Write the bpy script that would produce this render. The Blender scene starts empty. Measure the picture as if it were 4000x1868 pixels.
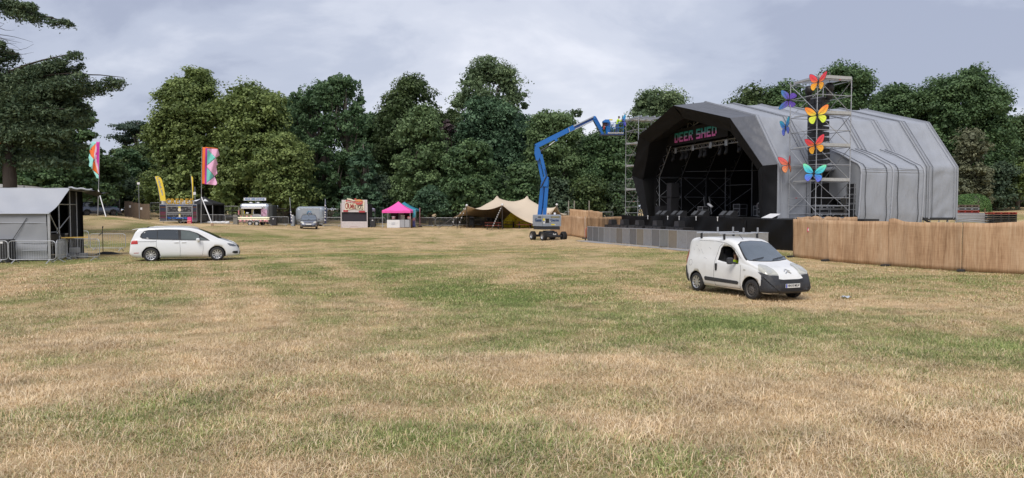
import bpy, bmesh, math, random
import numpy as np
from mathutils import Vector, Matrix, noise as mnoise
from mathutils.bvhtree import BVHTree
random.seed(7)
RNG = np.random.default_rng(11)
SC = bpy.context.scene
COL = SC.collection
R = math.radians
PI = math.pi
CAMZ, FPX, HOR = 2.7, 2773.0, 820.0
PITCH = math.atan((934.0 - HOR) / FPX)
cam_d = bpy.data.cameras.new('camera')
cam = bpy.data.objects.new('camera', cam_d)
COL.objects.link(cam)
cam_d.sensor_width = 36.0
cam_d.lens = 36.0 * FPX / 4000.0
cam_d.clip_start = 0.1
cam_d.clip_end = 4000
cam.location = (0, 0, CAMZ)
cam.rotation_euler = (PI / 2 - PITCH, 0, 0)
SC.camera = cam
SC.render.engine = 'CYCLES'
SUN_EL, SUN_AZ = 52.0, 200.0      # azimuth clockwise from +Y: behind the camera, a little left
world = bpy.data.worlds.new('World')
SC.world = world
world.use_nodes = True
wt = world.node_tree
wt.nodes.clear()
def wn(t, **k):
 n = wt.nodes.new(t)
 for a, b in k.items(): setattr(n, a, b)
 return n
w_out = wn('ShaderNodeOutputWorld')
w_bg = wn('ShaderNodeBackground')
w_bg.inputs['Strength'].default_value = 0.094
sky = wn('ShaderNodeTexSky', sky_type='NISHITA')
sky.sun_disc = False
sky.sun_elevation = R(SUN_EL)
sky.sun_rotation = R(SUN_AZ)
sky.air_density = 1.2
sky.dust_density = 2.0
tc = wn('ShaderNodeTexCoord')
sep = wn('ShaderNodeSeparateXYZ')
wt.links.new(tc.outputs['Generated'], sep.inputs[0])
def wmath(op, a, b=None, c=None):
 n = wn('ShaderNodeMath', operation=op)
 for i, v in enumerate((a, b, c)):
  if v is None: continue
  if isinstance(v, (int, float)): n.inputs[i].default_value = v
  else: wt.links.new(v, n.inputs[i])
 return n.outputs[0]
zc = wmath('ADD', wmath('MAXIMUM', sep.outputs[2], 0.0), 0.34)
cx = wmath('DIVIDE', sep.outputs[0], zc)
cy = wmath('DIVIDE', sep.outputs[1], zc)
comb = wn('ShaderNodeCombineXYZ')
wt.links.new(cx, comb.inputs[0]); wt.links.new(cy, comb.inputs[1])
def wnoise(scale, detail, rough, dist, off, sx=1.0):
 mp = wn('ShaderNodeMapping')
 mp.inputs['Location'].default_value = off
 mp.inputs['Scale'].default_value = (sx, 1, 1)
 mp.inputs['Rotation'].default_value = (0, 0, R(24))
 wt.links.new(comb.outputs[0], mp.inputs[0])
 n = wn('ShaderNodeTexNoise')
 n.inputs['Scale'].default_value = scale
 n.inputs['Detail'].default_value = detail
 n.inputs['Roughness'].default_value = rough
 n.inputs['Distortion'].default_value = dist
 wt.links.new(mp.outputs[0], n.inputs['Vector'])
 return n.outputs['Fac']
n1 = wnoise(0.85, 5, 0.52, 0.35, (3.1, 1.7, 0.3), 0.75)
n2 = wnoise(2.6, 7, 0.55, 0.25, (9.2, 4.4, 1.0), 0.9)
mixn = wmath('MULTIPLY_ADD', wmath('ADD', wmath('MULTIPLY', n1, 0.58), wmath('MULTIPLY', n2, 0.42)), 1.35, -0.20)
rightness = wmath('MULTIPLY', sep.outputs[0], 0.10)
lowness = wmath('MULTIPLY', wmath('POWER', wmath('SUBTRACT', 1.0, wmath('MINIMUM', wmath('MAXIMUM', sep.outputs[2], 0.0), 1.0)), 6.0), 0.06)
val = wmath('ADD', wmath('ADD', mixn, rightness), lowness)
ramp = wn('ShaderNodeValToRGB')
wt.links.new(val, ramp.inputs[0])
cr = ramp.color_ramp
cr.interpolation = 'EASE'
cr.elements[0].position = 0.42; cr.elements[0].color = (2.35, 2.58, 3.35, 1)
cr.elements[1].position = 0.76; cr.elements[1].color = (5.0, 5.1, 5.6, 1)
e = cr.elements.new(0.51); e.color = (3.0, 3.25, 4.0, 1)
e = cr.elements.new(0.61); e.color = (3.85, 4.05, 4.7, 1)
mixw = wn('ShaderNodeMix', data_type='RGBA')
mixw.inputs[0].default_value = 0.93
wt.links.new(sky.outputs[0], mixw.inputs[6])
wt.links.new(ramp.outputs[0], mixw.inputs[7])
wt.links.new(mixw.outputs[2], w_bg.inputs['Color'])
wt.links.new(w_bg.outputs[0], w_out.inputs[0])
sun_d = bpy.data.lights.new('sun', 'SUN')
sun_d.energy = 1.5
sun_d.angle = R(35)
sun_d.color = (1.0, 0.95, 0.875)
sun = bpy.data.objects.new('sun', sun_d)
COL.objects.link(sun)
az = R(SUN_AZ)
sdir = Vector((math.sin(az) * math.cos(R(SUN_EL)), math.cos(az) * math.cos(R(SUN_EL)), math.sin(R(SUN_EL))))
sun.rotation_euler = sdir.to_track_quat('Z', 'Y').to_euler()
sun.location = (0, 0, 60)
vs = SC.view_settings
vs.view_transform = 'Standard'
vs.look = 'None'
vs.exposure = 0.92
vs.gamma = 1.0
vs.use_curve_mapping = False
SC.cycles.max_bounces = 6
SC.cycles.transparent_max_bounces = 8
def W(px, py, Y):
 """world point seen at photo pixel (px,py) at distance Y along +Y"""
 a = (px - 2000.0) / FPX
 b = (934.0 - py) / FPX
 d = Vector((a, math.cos(PITCH) + b * math.sin(PITCH), -math.sin(PITCH) + b * math.cos(PITCH)))
 return Vector((0, 0, CAMZ)) + d * (Y / d.y)
def X(px, Y):
 return (px - 2000.0) / FPX * Y * 1.0
_cp = []
def cp(px, py, Y):
 p = W(px, py, Y); _cp.append((p.x, p.y, p.z))
for a in [(2930, 1168, 21.3), (2725, 1134, 23.6), (850, 1019, 35.0), (590, 1021, 34.0), (2120, 940, 67), (2075, 936, 69), (2207, 938, 68.5),
  (775, 901, 72), (650, 874, 80), (990, 882, 84), (1170, 884, 85), (1375, 891, 82), (1515, 889, 80), (1800, 892, 80), (1900, 898, 78),
  (2050, 893, 80), (1700, 885, 88), (2300, 942, 61), (2290, 934, 64), (2717, 979, 45.5), (3100, 1006, 37.2), (3470, 1041, 32), (3750, 1061, 29.2),
  (375, 842, 84), (300, 840, 86), (382, 843, 72), (415, 860, 66), (785, 874, 75), (829, 881, 71), (100, 1030, 34.7), (480, 985, 46),
  (200, 1020, 36), (550, 860, 84), (520, 950, 48), (400, 905, 56), (2190, 920, 71), (1450, 950, 55), (1000, 980, 45), (1200, 930, 62)]:
 cp(*a)
for a in [(3700, 828, 90), (3850, 812, 110), (4000, 803, 115), (4200, 800, 118), (3400, 835, 85)]:
 cp(*a)
_cp += [(-60, 70, 2.2), (-60, 40, 0.6), (-60, 100, 2.6), (-30, 110, 2.6), (0, 110, 1.6), (25, 110, 1.2), (20, 90, 0.8), (60, 130, 3.8), (90, 130, 4.0),
  (0, 5, 0.62), (0, 0, 0.95), (-6, 5, 0.62), (6, 5, 0.60), (0, 9, 0.38), (8, 10, 0.3), (-8, 10, 0.32), (0, 14, 0.16), (10, 15, 0.1), (-10, 15, 0.16), (0, 20, 0.05), (-20, 20, 0.2), (20, 20, 0.05),
  (0, -20, 1.3), (30, 0, 0.9), (-30, 0, 0.9), (35, 30, 0.15), (60, 60, 0.6), (30, 45, 0.1), (0, 35, 0.05), (0, 50, 0.0), (18, 55, 0.05), (12, 72, 0.1), (34, 55, 0.2),
  (-15, 90, 1.0), (-60, 150, 3), (0, 150, 2.6), (60, 160, 4.2), (0, 300, 4), (150, 100, 4), (-150, 100, 4), (0, -100, 2)]
_CP = np.array(_cp)
def gz_arr(x, y):
 x = np.asarray(x, float); y = np.asarray(y, float)
 sh = x.shape
 x = x.ravel(); y = y.ravel()
 out = np.zeros_like(x)
 for s in range(0, len(x), 20000):
  dx = x[s:s+20000, None] - _CP[None, :, 0]
  dy = y[s:s+20000, None] - _CP[None, :, 1]
  d2 = dx * dx + dy * dy + 1.2
  w = d2 ** -1.7
  out[s:s+20000] = (w * _CP[None, :, 2]).sum(1) / w.sum(1)
 return out.reshape(sh)
def gz(x, y):
 return float(gz_arr(np.array([x]), np.array([y]))[0])
def G(px, Y, dz=0.0):
 x = X(px, Y)
 return Vector((x, Y, gz(x, Y) + dz))
def tag(o, label=None, cat=None, group=None, kind=None):
 if label: o['label'] = label
 if cat: o['category'] = cat
 if group: o['group'] = group
 if kind: o['kind'] = kind
 return o
def thing(name, label, cat, loc=(0, 0, 0), rz=0.0, group=None):
 o = bpy.data.objects.new(name, None)
 o.empty_display_size = 0.3
 COL.objects.link(o)
 o.location = loc
 o.rotation_euler = (0, 0, rz)
 return tag(o, label, cat, group)
def link_mesh(name, me, parent=None, loc=None, rot=None):
 o = bpy.data.objects.new(name, me)
 COL.objects.link(o)
 if parent is not None: o.parent = parent
 if loc is not None: o.location = loc
 if rot is not None: o.rotation_euler = rot
 return o
def kids(o):
 return [c for c in ALL_CHILD.get(o.name, [])]
def children(o):
 return [c for c in COL.objects if c.parent == o]
def dup(root, loc, rz=0.0, label=None, group=None, tree=None):
 tree = tree or snapshot(root)
 def rec(node, par):
  o, chs = node
  c = o.copy(); COL.objects.link(c)
  if par is not None: c.parent = par
  for ch in chs: rec(ch, c)
  return c
 r = rec(tree, None)
 r.location = loc; r.rotation_euler = (0, 0, rz)
 if label: r['label'] = label
 if group: r['group'] = group
 return r
def snapshot(root):
 m = {}
 for c in COL.objects:
  if c.parent: m.setdefault(c.parent.name, []).append(c)
 def rec(o): return (o, [rec(c) for c in m.get(o.name, [])])
 return rec(root)
def frame_from(z):
 z = Vector(z).normalized()
 a = Vector((0, 0, 1)) if abs(z.z) < 0.95 else Vector((1, 0, 0))
 x = a.cross(z).normalized()
 return x, z.cross(x), z
class MB:
 def __init__(s):
  s.v = []; s.f = []; s.m = []; s.sm = []
 def add(s, vs, fs, mi=0, smooth=False, mat=None):
  b = len(s.v)
  if mat is not None: vs = [mat @ Vector(p) for p in vs]
  s.v += [tuple(p) for p in vs]
  for f in fs:
   s.f.append([b + i for i in f]); s.m.append(mi); s.sm.append(smooth)
  return s
 def box(s, c, d, mi=0, mat=None, rz=0.0, bevel=0.0):
  cx, cy, cz = c; dx, dy, dz = d[0] / 2, d[1] / 2, d[2] / 2
  if bevel > 0:
   b = min(bevel, dx * .49, dy * .49, dz * .49)
   pts = []
   for zz, ins in ((-dz, b), (-dz + b, 0), (dz - b, 0), (dz, b)):
    ex, ey = dx - ins, dy - ins
    for (x, y) in ((-ex + b, -ey), (ex - b, -ey), (ex, -ey + b), (ex, ey - b), (ex - b, ey), (-ex + b, ey), (-ex, ey - b), (-ex, -ey + b)):
     pts.append((x, y, zz))
   fs = [list(range(7, -1, -1)), list(range(24, 32))]
   for k in range(3):
    for i in range(8):
     j = (i + 1) % 8
     fs.append([k * 8 + i, k * 8 + j, k * 8 + 8 + j, k * 8 + 8 + i])
  else:
   pts = [(-dx, -dy, -dz), (dx, -dy, -dz), (dx, dy, -dz), (-dx, dy, -dz), (-dx, -dy, dz), (dx, -dy, dz), (dx, dy, dz), (-dx, dy, dz)]
   fs = [(0, 3, 2, 1), (4, 5, 6, 7), (0, 1, 5, 4), (1, 2, 6, 5), (2, 3, 7, 6), (3, 0, 4, 7)]
  M4 = Matrix.Translation(Vector(c))
  if rz: M4 = M4 @ Matrix.Rotation(rz, 4, 'Z')
  if mat is not None: M4 = mat @ M4
  return s.add(pts, fs, mi, False, M4)
 def bar(s, p0, p1, w, h, mi=0, up=(0, 0, 1)):
  """rectangular bar from p0 to p1, w across, h along up"""
  p0 = Vector(p0); p1 = Vector(p1); z = (p1 - p0).normalized()
  u = Vector(up)
  if abs(z.dot(u)) > 0.97: u = Vector((1, 0, 0)) if abs(z.x) < 0.9 else Vector((0, 1, 0))
  x = z.cross(u).normalized(); y = x.cross(z).normalized()
  vs = []
  for p in (p0, p1):
   for a, b in ((-1, -1), (1, -1), (1, 1), (-1, 1)):
    vs.append(p + x * a * w / 2 + y * b * h / 2)
  return s.add(vs, [(0, 1, 2, 3), (7, 6, 5, 4), (0, 4, 5, 1), (1, 5, 6, 2), (2, 6, 7, 3), (3, 7, 4, 0)], mi)
 def tube(s, p0, p1, r, n=6, mi=0, r1=None, caps=True):
  p0 = Vector(p0); p1 = Vector(p1)
  if (p1 - p0).length < 1e-6: return s
  x, y, z = frame_from(p1 - p0)
  r1 = r if r1 is None else r1
  vs = []
  for p, rr in ((p0, r), (p1, r1)):
   for i in range(n):
    a = 2 * PI * i / n
    vs.append(p + (x * math.cos(a) + y * math.sin(a)) * rr)
  fs = [(i, (i + 1) % n, n + (i + 1) % n, n + i) for i in range(n)]
  s.add(vs, fs, mi, True)
  if caps:
   s.add(vs[:n], [tuple(range(n - 1, -1, -1))], mi); s.add(vs[n:], [tuple(range(n))], mi)
  return s
 def path(s, pts, r, n=6, mi=0, closed=False, rads=None):
  pts = [Vector(p) for p in pts]
  N = len(pts); rings = []
  px = None
  for i, p in enumerate(pts):
   if closed: t = pts[(i + 1) % N] - pts[i - 1]
   else: t = pts[min(i + 1, N - 1)] - pts[max(i - 1, 0)]
   t.normalize()
   if px is None: x, y, _ = frame_from(t)
   else:
    x = (px - t * px.dot(t)).normalized(); y = t.cross(x)
   px = x
   rr = rads[i] if rads else r
   rings.append([p + (x * math.cos(2 * PI * k / n) + y * math.sin(2 * PI * k / n)) * rr for k in range(n)])
  vs = [q for rg in rings for q in rg]
  fs = []
  for i in range(N if closed else N - 1):
   j = (i + 1) % N
   for k in range(n):
    l = (k + 1) % n
    fs.append((i * n + k, i * n + l, j * n + l, j * n + k))
  if not closed:
   fs.append(tuple(range(n - 1, -1, -1))); fs.append(tuple((N - 1) * n + k for k in range(n)))
  return s.add(vs, fs, mi, True)
 def lathe(s, prof, n=24, mi=0, mat=None, axis='Z', smooth=True):
  """prof list of (r, h) revolved about axis"""
  vs = []
  for r, h in prof:
   for i in range(n):
    a = 2 * PI * i / n
    if axis == 'Z': vs.append((r * math.cos(a), r * math.sin(a), h))
    elif axis == 'Y': vs.append((r * math.cos(a), h, r * math.sin(a)))
    else: vs.append((h, r * math.cos(a), r * math.sin(a)))
  fs = []
  for j in range(len(prof) - 1):
   for i in range(n):
    k = (i + 1) % n
    fs.append((j * n + i, j * n + k, (j + 1) * n + k, (j + 1) * n + i))
  return s.add(vs, fs, mi, smooth, mat)
 def prism(s, poly, d0, d1, axis='Y', mi=0, mat=None):
  """polygon (a,b) extruded between d0 and d1 along axis (Y: a=x,b=z; X: a=y,b=z; Z: a=x,b=y)"""
  def P(a, b, d):
   return {'Y': (a, d, b), 'X': (d, a, b), 'Z': (a, b, d)}[axis]
  n = len(poly)
  vs = [P(a, b, d0) for a, b in poly] + [P(a, b, d1) for a, b in poly]
  fs = [tuple(range(n)), tuple(range(2 * n - 1, n - 1, -1))]
  fs += [(i, n + i, n + (i + 1) % n, (i + 1) % n) for i in range(n)]
  return s.add(vs, fs, mi, False, mat)
 def grid(s, fn, nu, nv, mi=0, smooth=True, mat=None, thick=None):
  vs = [fn(i / nu, j / nv) for j in range(nv + 1) for i in range(nu + 1)]
  fs = [(j * (nu + 1) + i, j * (nu + 1) + i + 1, (j + 1) * (nu + 1) + i + 1, (j + 1) * (nu + 1) + i) for j in range(nv) for i in range(nu)]
  return s.add(vs, fs, mi, smooth, mat)
 def mesh(s, name, mats):
  me = bpy.data.meshes.new(name)
  me.from_pydata(s.v, [], s.f)
  if not isinstance(mats, (list, tuple)): mats = [mats]
  for m in mats: me.materials.append(m)
  me.polygons.foreach_set('material_index', s.m)
  me.polygons.foreach_set('use_smooth', s.sm)
  me.update()
  return me
 def build(s, name, mats, parent=None, loc=None, rot=None, recalc=True):
  me = s.mesh(name, mats)
  if recalc:
   bm = bmesh.new(); bm.from_mesh(me)
   bmesh.ops.recalc_face_normals(bm, faces=bm.faces)
   bm.to_mesh(me); bm.free()
  return link_mesh(name, me, parent, loc, rot)
def solidify(o, t, offset=0.0):
 m = o.modifiers.new('thickness', 'SOLIDIFY'); m.thickness = t; m.offset = offset
 return o
MATS = {}
def nodes_of(name):
 m = bpy.data.materials.new(name); m.use_nodes = True
 nt = m.node_tree; nt.nodes.clear()
 out = nt.nodes.new('ShaderNodeOutputMaterial')
 b = nt.nodes.new('ShaderNodeBsdfPrincipled')
 nt.links.new(b.outputs[0], out.inputs[0])
 return m, nt, b, out
def M(name, rgb, rough=0.55, metal=0.0, var=0.12, scale=3.0, bump=0.0, bscale=30.0, coat=0.0, spec=0.5, emit=0.0, stretch=None, dirt=0.0, dirtcol=(0.25, 0.2, 0.14), alpha=None, trans=0.0, detail=4, bdist=0.02):
 if name in MATS: return MATS[name]
 m, nt, b, out = nodes_of(name)
 L = nt.links.new
 tcn = nt.nodes.new('ShaderNodeTexCoord')
 mp = nt.nodes.new('ShaderNodeMapping')
 L(tcn.outputs['Object'], mp.inputs[0])
 if stretch: mp.inputs['Scale'].default_value = stretch
 n = nt.nodes.new('ShaderNodeTexNoise'); n.inputs['Scale'].default_value = scale; n.inputs['Detail'].default_value = detail
 n.inputs['Roughness'].default_value = 0.6
 L(mp.outputs[0], n.inputs['Vector'])
 ra = nt.nodes.new('ShaderNodeMix'); ra.data_type = 'RGBA'
 lo = tuple(max(0.0, c * (1 - var * 1.6)) for c in rgb) + (1,)
 hi = tuple(min(1.0, c * (1 + var * 1.6)) for c in rgb) + (1,)
 ra.inputs[6].default_value = lo; ra.inputs[7].default_value = hi
 L(n.outputs['Fac'], ra.inputs[0])
 colo = ra.outputs[2]
 if dirt > 0:
  n2 = nt.nodes.new('ShaderNodeTexNoise'); n2.inputs['Scale'].default_value = scale * 2.3; n2.inputs['Detail'].default_value = 7
  L(tcn.outputs['Object'], n2.inputs['Vector'])
  mr = nt.nodes.new('ShaderNodeMapRange'); mr.inputs[1].default_value = 0.52; mr.inputs[2].default_value = 0.72; mr.inputs[4].default_value = dirt
  L(n2.outputs['Fac'], mr.inputs[0])
  mx = nt.nodes.new('ShaderNodeMix'); mx.data_type = 'RGBA'
  mx.inputs[7].default_value = dirtcol + (1,)
  L(mr.outputs[0], mx.inputs[0]); L(colo, mx.inputs[6]); colo = mx.outputs[2]
 L(colo, b.inputs['Base Color'])
 b.inputs['Roughness'].default_value = rough
 b.inputs['Metallic'].default_value = metal
 b.inputs['Specular IOR Level'].default_value = spec
 b.inputs['Coat Weight'].default_value = coat
 b.inputs['Coat Roughness'].default_value = 0.08
 if trans: b.inputs['Transmission Weight'].default_value = trans
 if alpha is not None: b.inputs['Alpha'].default_value = alpha
 if emit: b.inputs['Emission Color'].default_value = rgb + (1,); b.inputs['Emission Strength'].default_value = emit
 if bump:
  bn = nt.nodes.new('ShaderNodeTexNoise'); bn.inputs['Scale'].default_value = bscale; bn.inputs['Detail'].default_value = 4
  L(mp.outputs[0], bn.inputs['Vector'])
  bp = nt.nodes.new('ShaderNodeBump'); bp.inputs['Strength'].default_value = bump; bp.inputs['Distance'].default_value = bdist
  L(bn.outputs['Fac'], bp.inputs['Height']); L(bp.outputs[0], b.inputs['Normal'])
 MATS[name] = m
 return m
def grad_mat(name, stops, axis=2, lo=-0.5, hi=0.5, rough=0.45, bands=False):
 """printed gradient along the object's own axis"""
 if name in MATS: return MATS[name]
 m, nt, b, out = nodes_of(name)
 L = nt.links.new
 tcn = nt.nodes.new('ShaderNodeTexCoord'); sp = nt.nodes.new('ShaderNodeSeparateXYZ')
 L(tcn.outputs['Object'], sp.inputs[0])
 nz = nt.nodes.new('ShaderNodeTexNoise'); nz.inputs['Scale'].default_value = 4
 L(tcn.outputs['Object'], nz.inputs['Vector'])
 ad = nt.nodes.new('ShaderNodeMath'); ad.operation = 'MULTIPLY_ADD'; ad.inputs[1].default_value = (hi - lo) * 0.18
 L(nz.outputs['Fac'], ad.inputs[0]); L(sp.outputs[axis], ad.inputs[2])
 mr = nt.nodes.new('ShaderNodeMapRange'); mr.inputs[1].default_value = lo + (hi - lo) * 0.09; mr.inputs[2].default_value = hi + (hi - lo) * 0.09
 L(ad.outputs[0], mr.inputs[0])
 rp = nt.nodes.new('ShaderNodeValToRGB'); L(mr.outputs[0], rp.inputs[0])
 c = rp.color_ramp
 if bands: c.interpolation = 'CONSTANT'
 c.elements[0].position = stops[0][0]; c.elements[0].color = stops[0][1] + (1,)
 c.elements[1].position = stops[-1][0]; c.elements[1].color = stops[-1][1] + (1,)
 for p, col in stops[1:-1]:
  e = c.elements.new(p); e.color = col + (1,)
 L(rp.outputs[0], b.inputs['Base Color'])
 b.inputs['Roughness'].default_value = rough
 MATS[name] = m
 return m
M_alu = M('aluminium', (0.52, 0.53, 0.55), 0.38, 0.7, 0.12, 6, dirt=0.3, dirtcol=(0.3, 0.3, 0.3))
M_galv = M('galvanised steel', (0.46, 0.47, 0.49), 0.45, 0.55, 0.2, 9, dirt=0.4, dirtcol=(0.27, 0.26, 0.25))
M_galvd = M('weathered steel', (0.30, 0.31, 0.33), 0.5, 0.5, 0.2, 9)
M_black = M('black plastic', (0.018, 0.018, 0.02), 0.55, 0, 0.25, 8)
M_rubber = M('tyre rubber', (0.022, 0.022, 0.023), 0.8, 0, 0.3, 10, bump=0.2, bscale=40, dirt=0.4, dirtcol=(0.10, 0.085, 0.065))
M_white = M('white paint', (0.78, 0.79, 0.80), 0.3, 0, 0.02, 2, coat=0.7)
M_whiteplain = M('white sheet', (0.74, 0.74, 0.75), 0.6, 0, 0.05, 4)
M_darkcloth = M('black scrim cloth', (0.0075, 0.0078, 0.0095), 0.7, 0, 0.35, 2.5, bump=0.3, bscale=6, spec=0.25)
M_glass = M('dark window glass', (0.025, 0.032, 0.036), 0.06, 0, 0.2, 1.2, spec=0.8, coat=1.0)
M_screen = M('windscreen glass', (0.12, 0.145, 0.165), 0.07, 0.35, 0.25, 1.6, spec=0.9, coat=1.0)  # sky reflection put into the base colour as grey-blue
M_red = M('red plastic', (0.45, 0.02, 0.015), 0.3, 0, 0.1, 6, coat=0.5)
M_wood = M('pale timber', (0.42, 0.32, 0.2), 0.7, 0, 0.25, 5, bump=0.2, stretch=(1, 1, 6))
M_brown = M('brown timber', (0.16, 0.10, 0.06), 0.75, 0, 0.3, 5)
def text_mesh(txt, h, mat, ext=0.004, bold=0.0, sx=1.0, spacing=1.0):
 cu = bpy.data.curves.new('text', 'FONT')
 cu.body = txt; cu.size = h; cu.extrude = ext; cu.offset = bold
 cu.align_x = 'CENTER'; cu.align_y = 'CENTER'; cu.space_character = spacing
 cu.resolution_u = 2
 o = bpy.data.objects.new('text', cu); COL.objects.link(o)
 dg = bpy.context.evaluated_depsgraph_get(); dg.update()
 me = bpy.data.meshes.new_from_object(o.evaluated_get(dg))
 bpy.data.objects.remove(o); bpy.data.curves.remove(cu)
 me.transform(Matrix.Scale(sx, 4, (1, 0, 0)))
 me.transform(Matrix.Rotation(PI / 2, 4, 'X'))
 me.materials.clear(); me.materials.append(mat)
 return me
def text(name, txt, h, mat, parent, loc, rz=0.0, rot=None, **k):
 me = text_mesh(txt, h, mat, **k)
 me.name = name
 return link_mesh(name, me, parent, loc, rot if rot is not None else (0, 0, rz))
# ================================================================== GROUND
def seg_blob(x, y, a, b, rad):
 ax, ay = a; bx, by = b
 dx, dy = bx - ax, by - ay
 t = np.clip(((x - ax) * dx + (y - ay) * dy) / (dx * dx + dy * dy + 1e-9), 0, 1)
 d2 = (x - ax - t * dx) ** 2 + (y - ay - t * dy) ** 2
 return np.exp(-d2 / (rad * rad))
def vnoise(x, y, s, seed=0):
 """cheap smooth value noise"""
 r = np.random.default_rng(seed); T = r.random((256, 256))
 u = x / s + 1000; v = y / s + 1000
 i = np.floor(u).astype(int); j = np.floor(v).astype(int)
 fu = u - i; fv = v - j
 fu = fu * fu * (3 - 2 * fu); fv = fv * fv * (3 - 2 * fv)
 g = lambda a, b: T[a % 256, b % 256]
 return (g(i, j) * (1 - fu) + g(i + 1, j) * fu) * (1 - fv) + (g(i, j + 1) * (1 - fu) + g(i + 1, j + 1) * fu) * fv
def green_mask(x, y):
 g = 0.34 + 0.5 * (vnoise(x, y, 2.2, 1) - 0.5) + 0.5 * (vnoise(x, y, 0.8, 2) - 0.5) + 0.42 * (vnoise(x, y, 0.33, 3) - 0.5) + 0.2 * (vnoise(x, y, 7.0, 4) - 0.5)
 g = g + 0.19 * seg_blob(x, y, (-7, 27), (-1, 22), 4.6) + 0.20 * seg_blob(x, y, (0, 21), (6, 15), 3.4) + 0.19 * seg_blob(x, y, (5, 15), (11, 13), 3.2)
 g = g + 0.20 * seg_blob(x, y, (-16, 27), (-13, 26), 2.0) + 0.25 * seg_blob(x, y, (-24, 60), (-16, 58), 3.0) + 0.12 * seg_blob(x, y, (-12, 40), (8, 38), 5.0)
 g = g - 0.26 * seg_blob(x, y, (-5, 10.5), (2, 10.2), 2.2) - 0.16 * seg_blob(x, y, (-9, 17), (-5, 13), 3.0) - 0.2 * seg_blob(x, y, (5, 21.5), (9, 21), 1.6)
 g = g - 0.22 * seg_blob(x, y, (-40, 78), (0, 76), 9) - 0.22 * seg_blob(x, y, (0, 62), (12, 50), 6) - 0.2 * seg_blob(x, y, (10, 20), (20, 18), 3)
 g = g + 0.18 * seg_blob(x, y, (-3.5, 7.2), (-1.2, 6.6), 0.9) + 0.2 * seg_blob(x, y, (0.2, 6.2), (1.2, 6.3), 0.8) + 0.2 * seg_blob(x, y, (-0.3, 12.4), (0.2, 12.2), 0.9) - 0.2 * seg_blob(x, y, (1, 7.5), (4.5, 8), 1.4)
 for (a, b, r_, k) in (((-15.0, 34), (-6.2, 15), 0.38, -0.38), ((-13.2, 34), (-5.0, 15), 0.38, -0.38), ((-9.5, 36), (-3.2, 19), 0.45, -0.3), ((-20, 30), (-12, 14), 0.6, -0.28),
      ((2, 46), (6.5, 24), 0.5, -0.2), ((4, 46), (8, 25), 0.5, -0.2), ((-30, 52), (-14, 47), 1.2, -0.2), ((-30, 60), (-10, 55), 1.3, -0.15)):
  g = g + k * seg_blob(x, y, a, b, r_)
 g = g - 0.15 * np.clip((y - 55) / 40, 0, 1) - 0.19 * np.clip((13 - y) / 4, 0, 1) + 0.03
 return np.clip(g, 0, 1)
def ground_colour_nodes(nt, gsock, L):
 """straw / green colour from mask socket, shared by soil sheet"""
 pass
def make_ground_mat():
 m, nt, b, out = nodes_of('dry meadow grass')
 L = nt.links.new
 at = nt.nodes.new('ShaderNodeAttribute'); at.attribute_name = 'green'
 geo = nt.nodes.new('ShaderNodeNewGeometry')
 def noise(s, d=5, r=0.6, st=None):
  mp = nt.nodes.new('ShaderNodeMapping'); L(geo.outputs['Position'], mp.inputs[0])
  if st: mp.inputs['Scale'].default_value = st
  n = nt.nodes.new('ShaderNodeTexNoise'); n.inputs['Scale'].default_value = s; n.inputs['Detail'].default_value = d; n.inputs['Roughness'].default_value = r
  L(mp.outputs[0], n.inputs['Vector']); return n.outputs['Fac']
 def mth(op, a, b2=None, c=None):
  n = nt.nodes.new('ShaderNodeMath'); n.operation = op
  for i, v in enumerate((a, b2, c)):
   if v is None: continue
   if isinstance(v, (int, float)): n.inputs[i].default_value = v
   else: L(v, n.inputs[i])
  return n.outputs[0]
 na = noise(1.1, 8, 0.75); nb = noise(6.0, 8, 0.75); nc = noise(38, 4, 0.7); nd = noise(0.35, 4, 0.6)
 fac = mth('ADD', at.outputs['Fac'], mth('MULTIPLY', mth('SUBTRACT', nb, 0.5), 0.75))
 fac = mth('ADD', fac, mth('MULTIPLY', mth('SUBTRACT', na, 0.5), 0.35))
 r1 = nt.nodes.new('ShaderNodeValToRGB'); L(fac, r1.inputs[0])
 c = r1.color_ramp
 c.elements[0].position = 0.05; c.elements[0].color = (0.63, 0.465, 0.27, 1)
 c.elements[1].position = 0.95; c.elements[1].color = (0.15, 0.205, 0.055, 1)
 e = c.elements.new(0.32); e.color = (0.48, 0.37, 0.195, 1)
 e = c.elements.new(0.60); e.color = (0.28, 0.27, 0.10, 1)
 br = mth('ADD', 0.62, mth('MULTIPLY', nc, 0.45))
 br = mth('ADD', br, mth('MULTIPLY', mth('SUBTRACT', nb, 0.5), 1.1))
 br = mth('ADD', br, mth('MULTIPLY', mth('SUBTRACT', na, 0.5), 0.7))
 br = mth('ADD', br, mth('MULTIPLY', mth('SUBTRACT', nd, 0.5), 0.4))
 mx = nt.nodes.new('ShaderNodeVectorMath'); mx.operation = 'SCALE'
 L(r1.outputs[0], mx.inputs[0]); L(br, mx.inputs['Scale'])
 L(mx.outputs[0], b.inputs['Base Color'])
 b.inputs['Roughness'].default_value = 0.95; b.inputs['Specular IOR Level'].default_value = 0.1
 bp = nt.nodes.new('ShaderNodeBump'); bp.inputs['Strength'].default_value = 0.8; bp.inputs['Distance'].default_value = 0.06
 hh = mth('ADD', nb, mth('MULTIPLY', nc, 0.4))
 L(hh, bp.inputs['Height']); L(bp.outputs[0], b.inputs['Normal'])
 return m
M_ground = make_ground_mat()
ys = np.concatenate([np.linspace(-150, -4, 16), np.arange(-2, 14, 0.25), np.arange(14, 40, 0.5), np.arange(40, 110, 1.25), np.geomspace(111, 2500, 26)])
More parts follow.
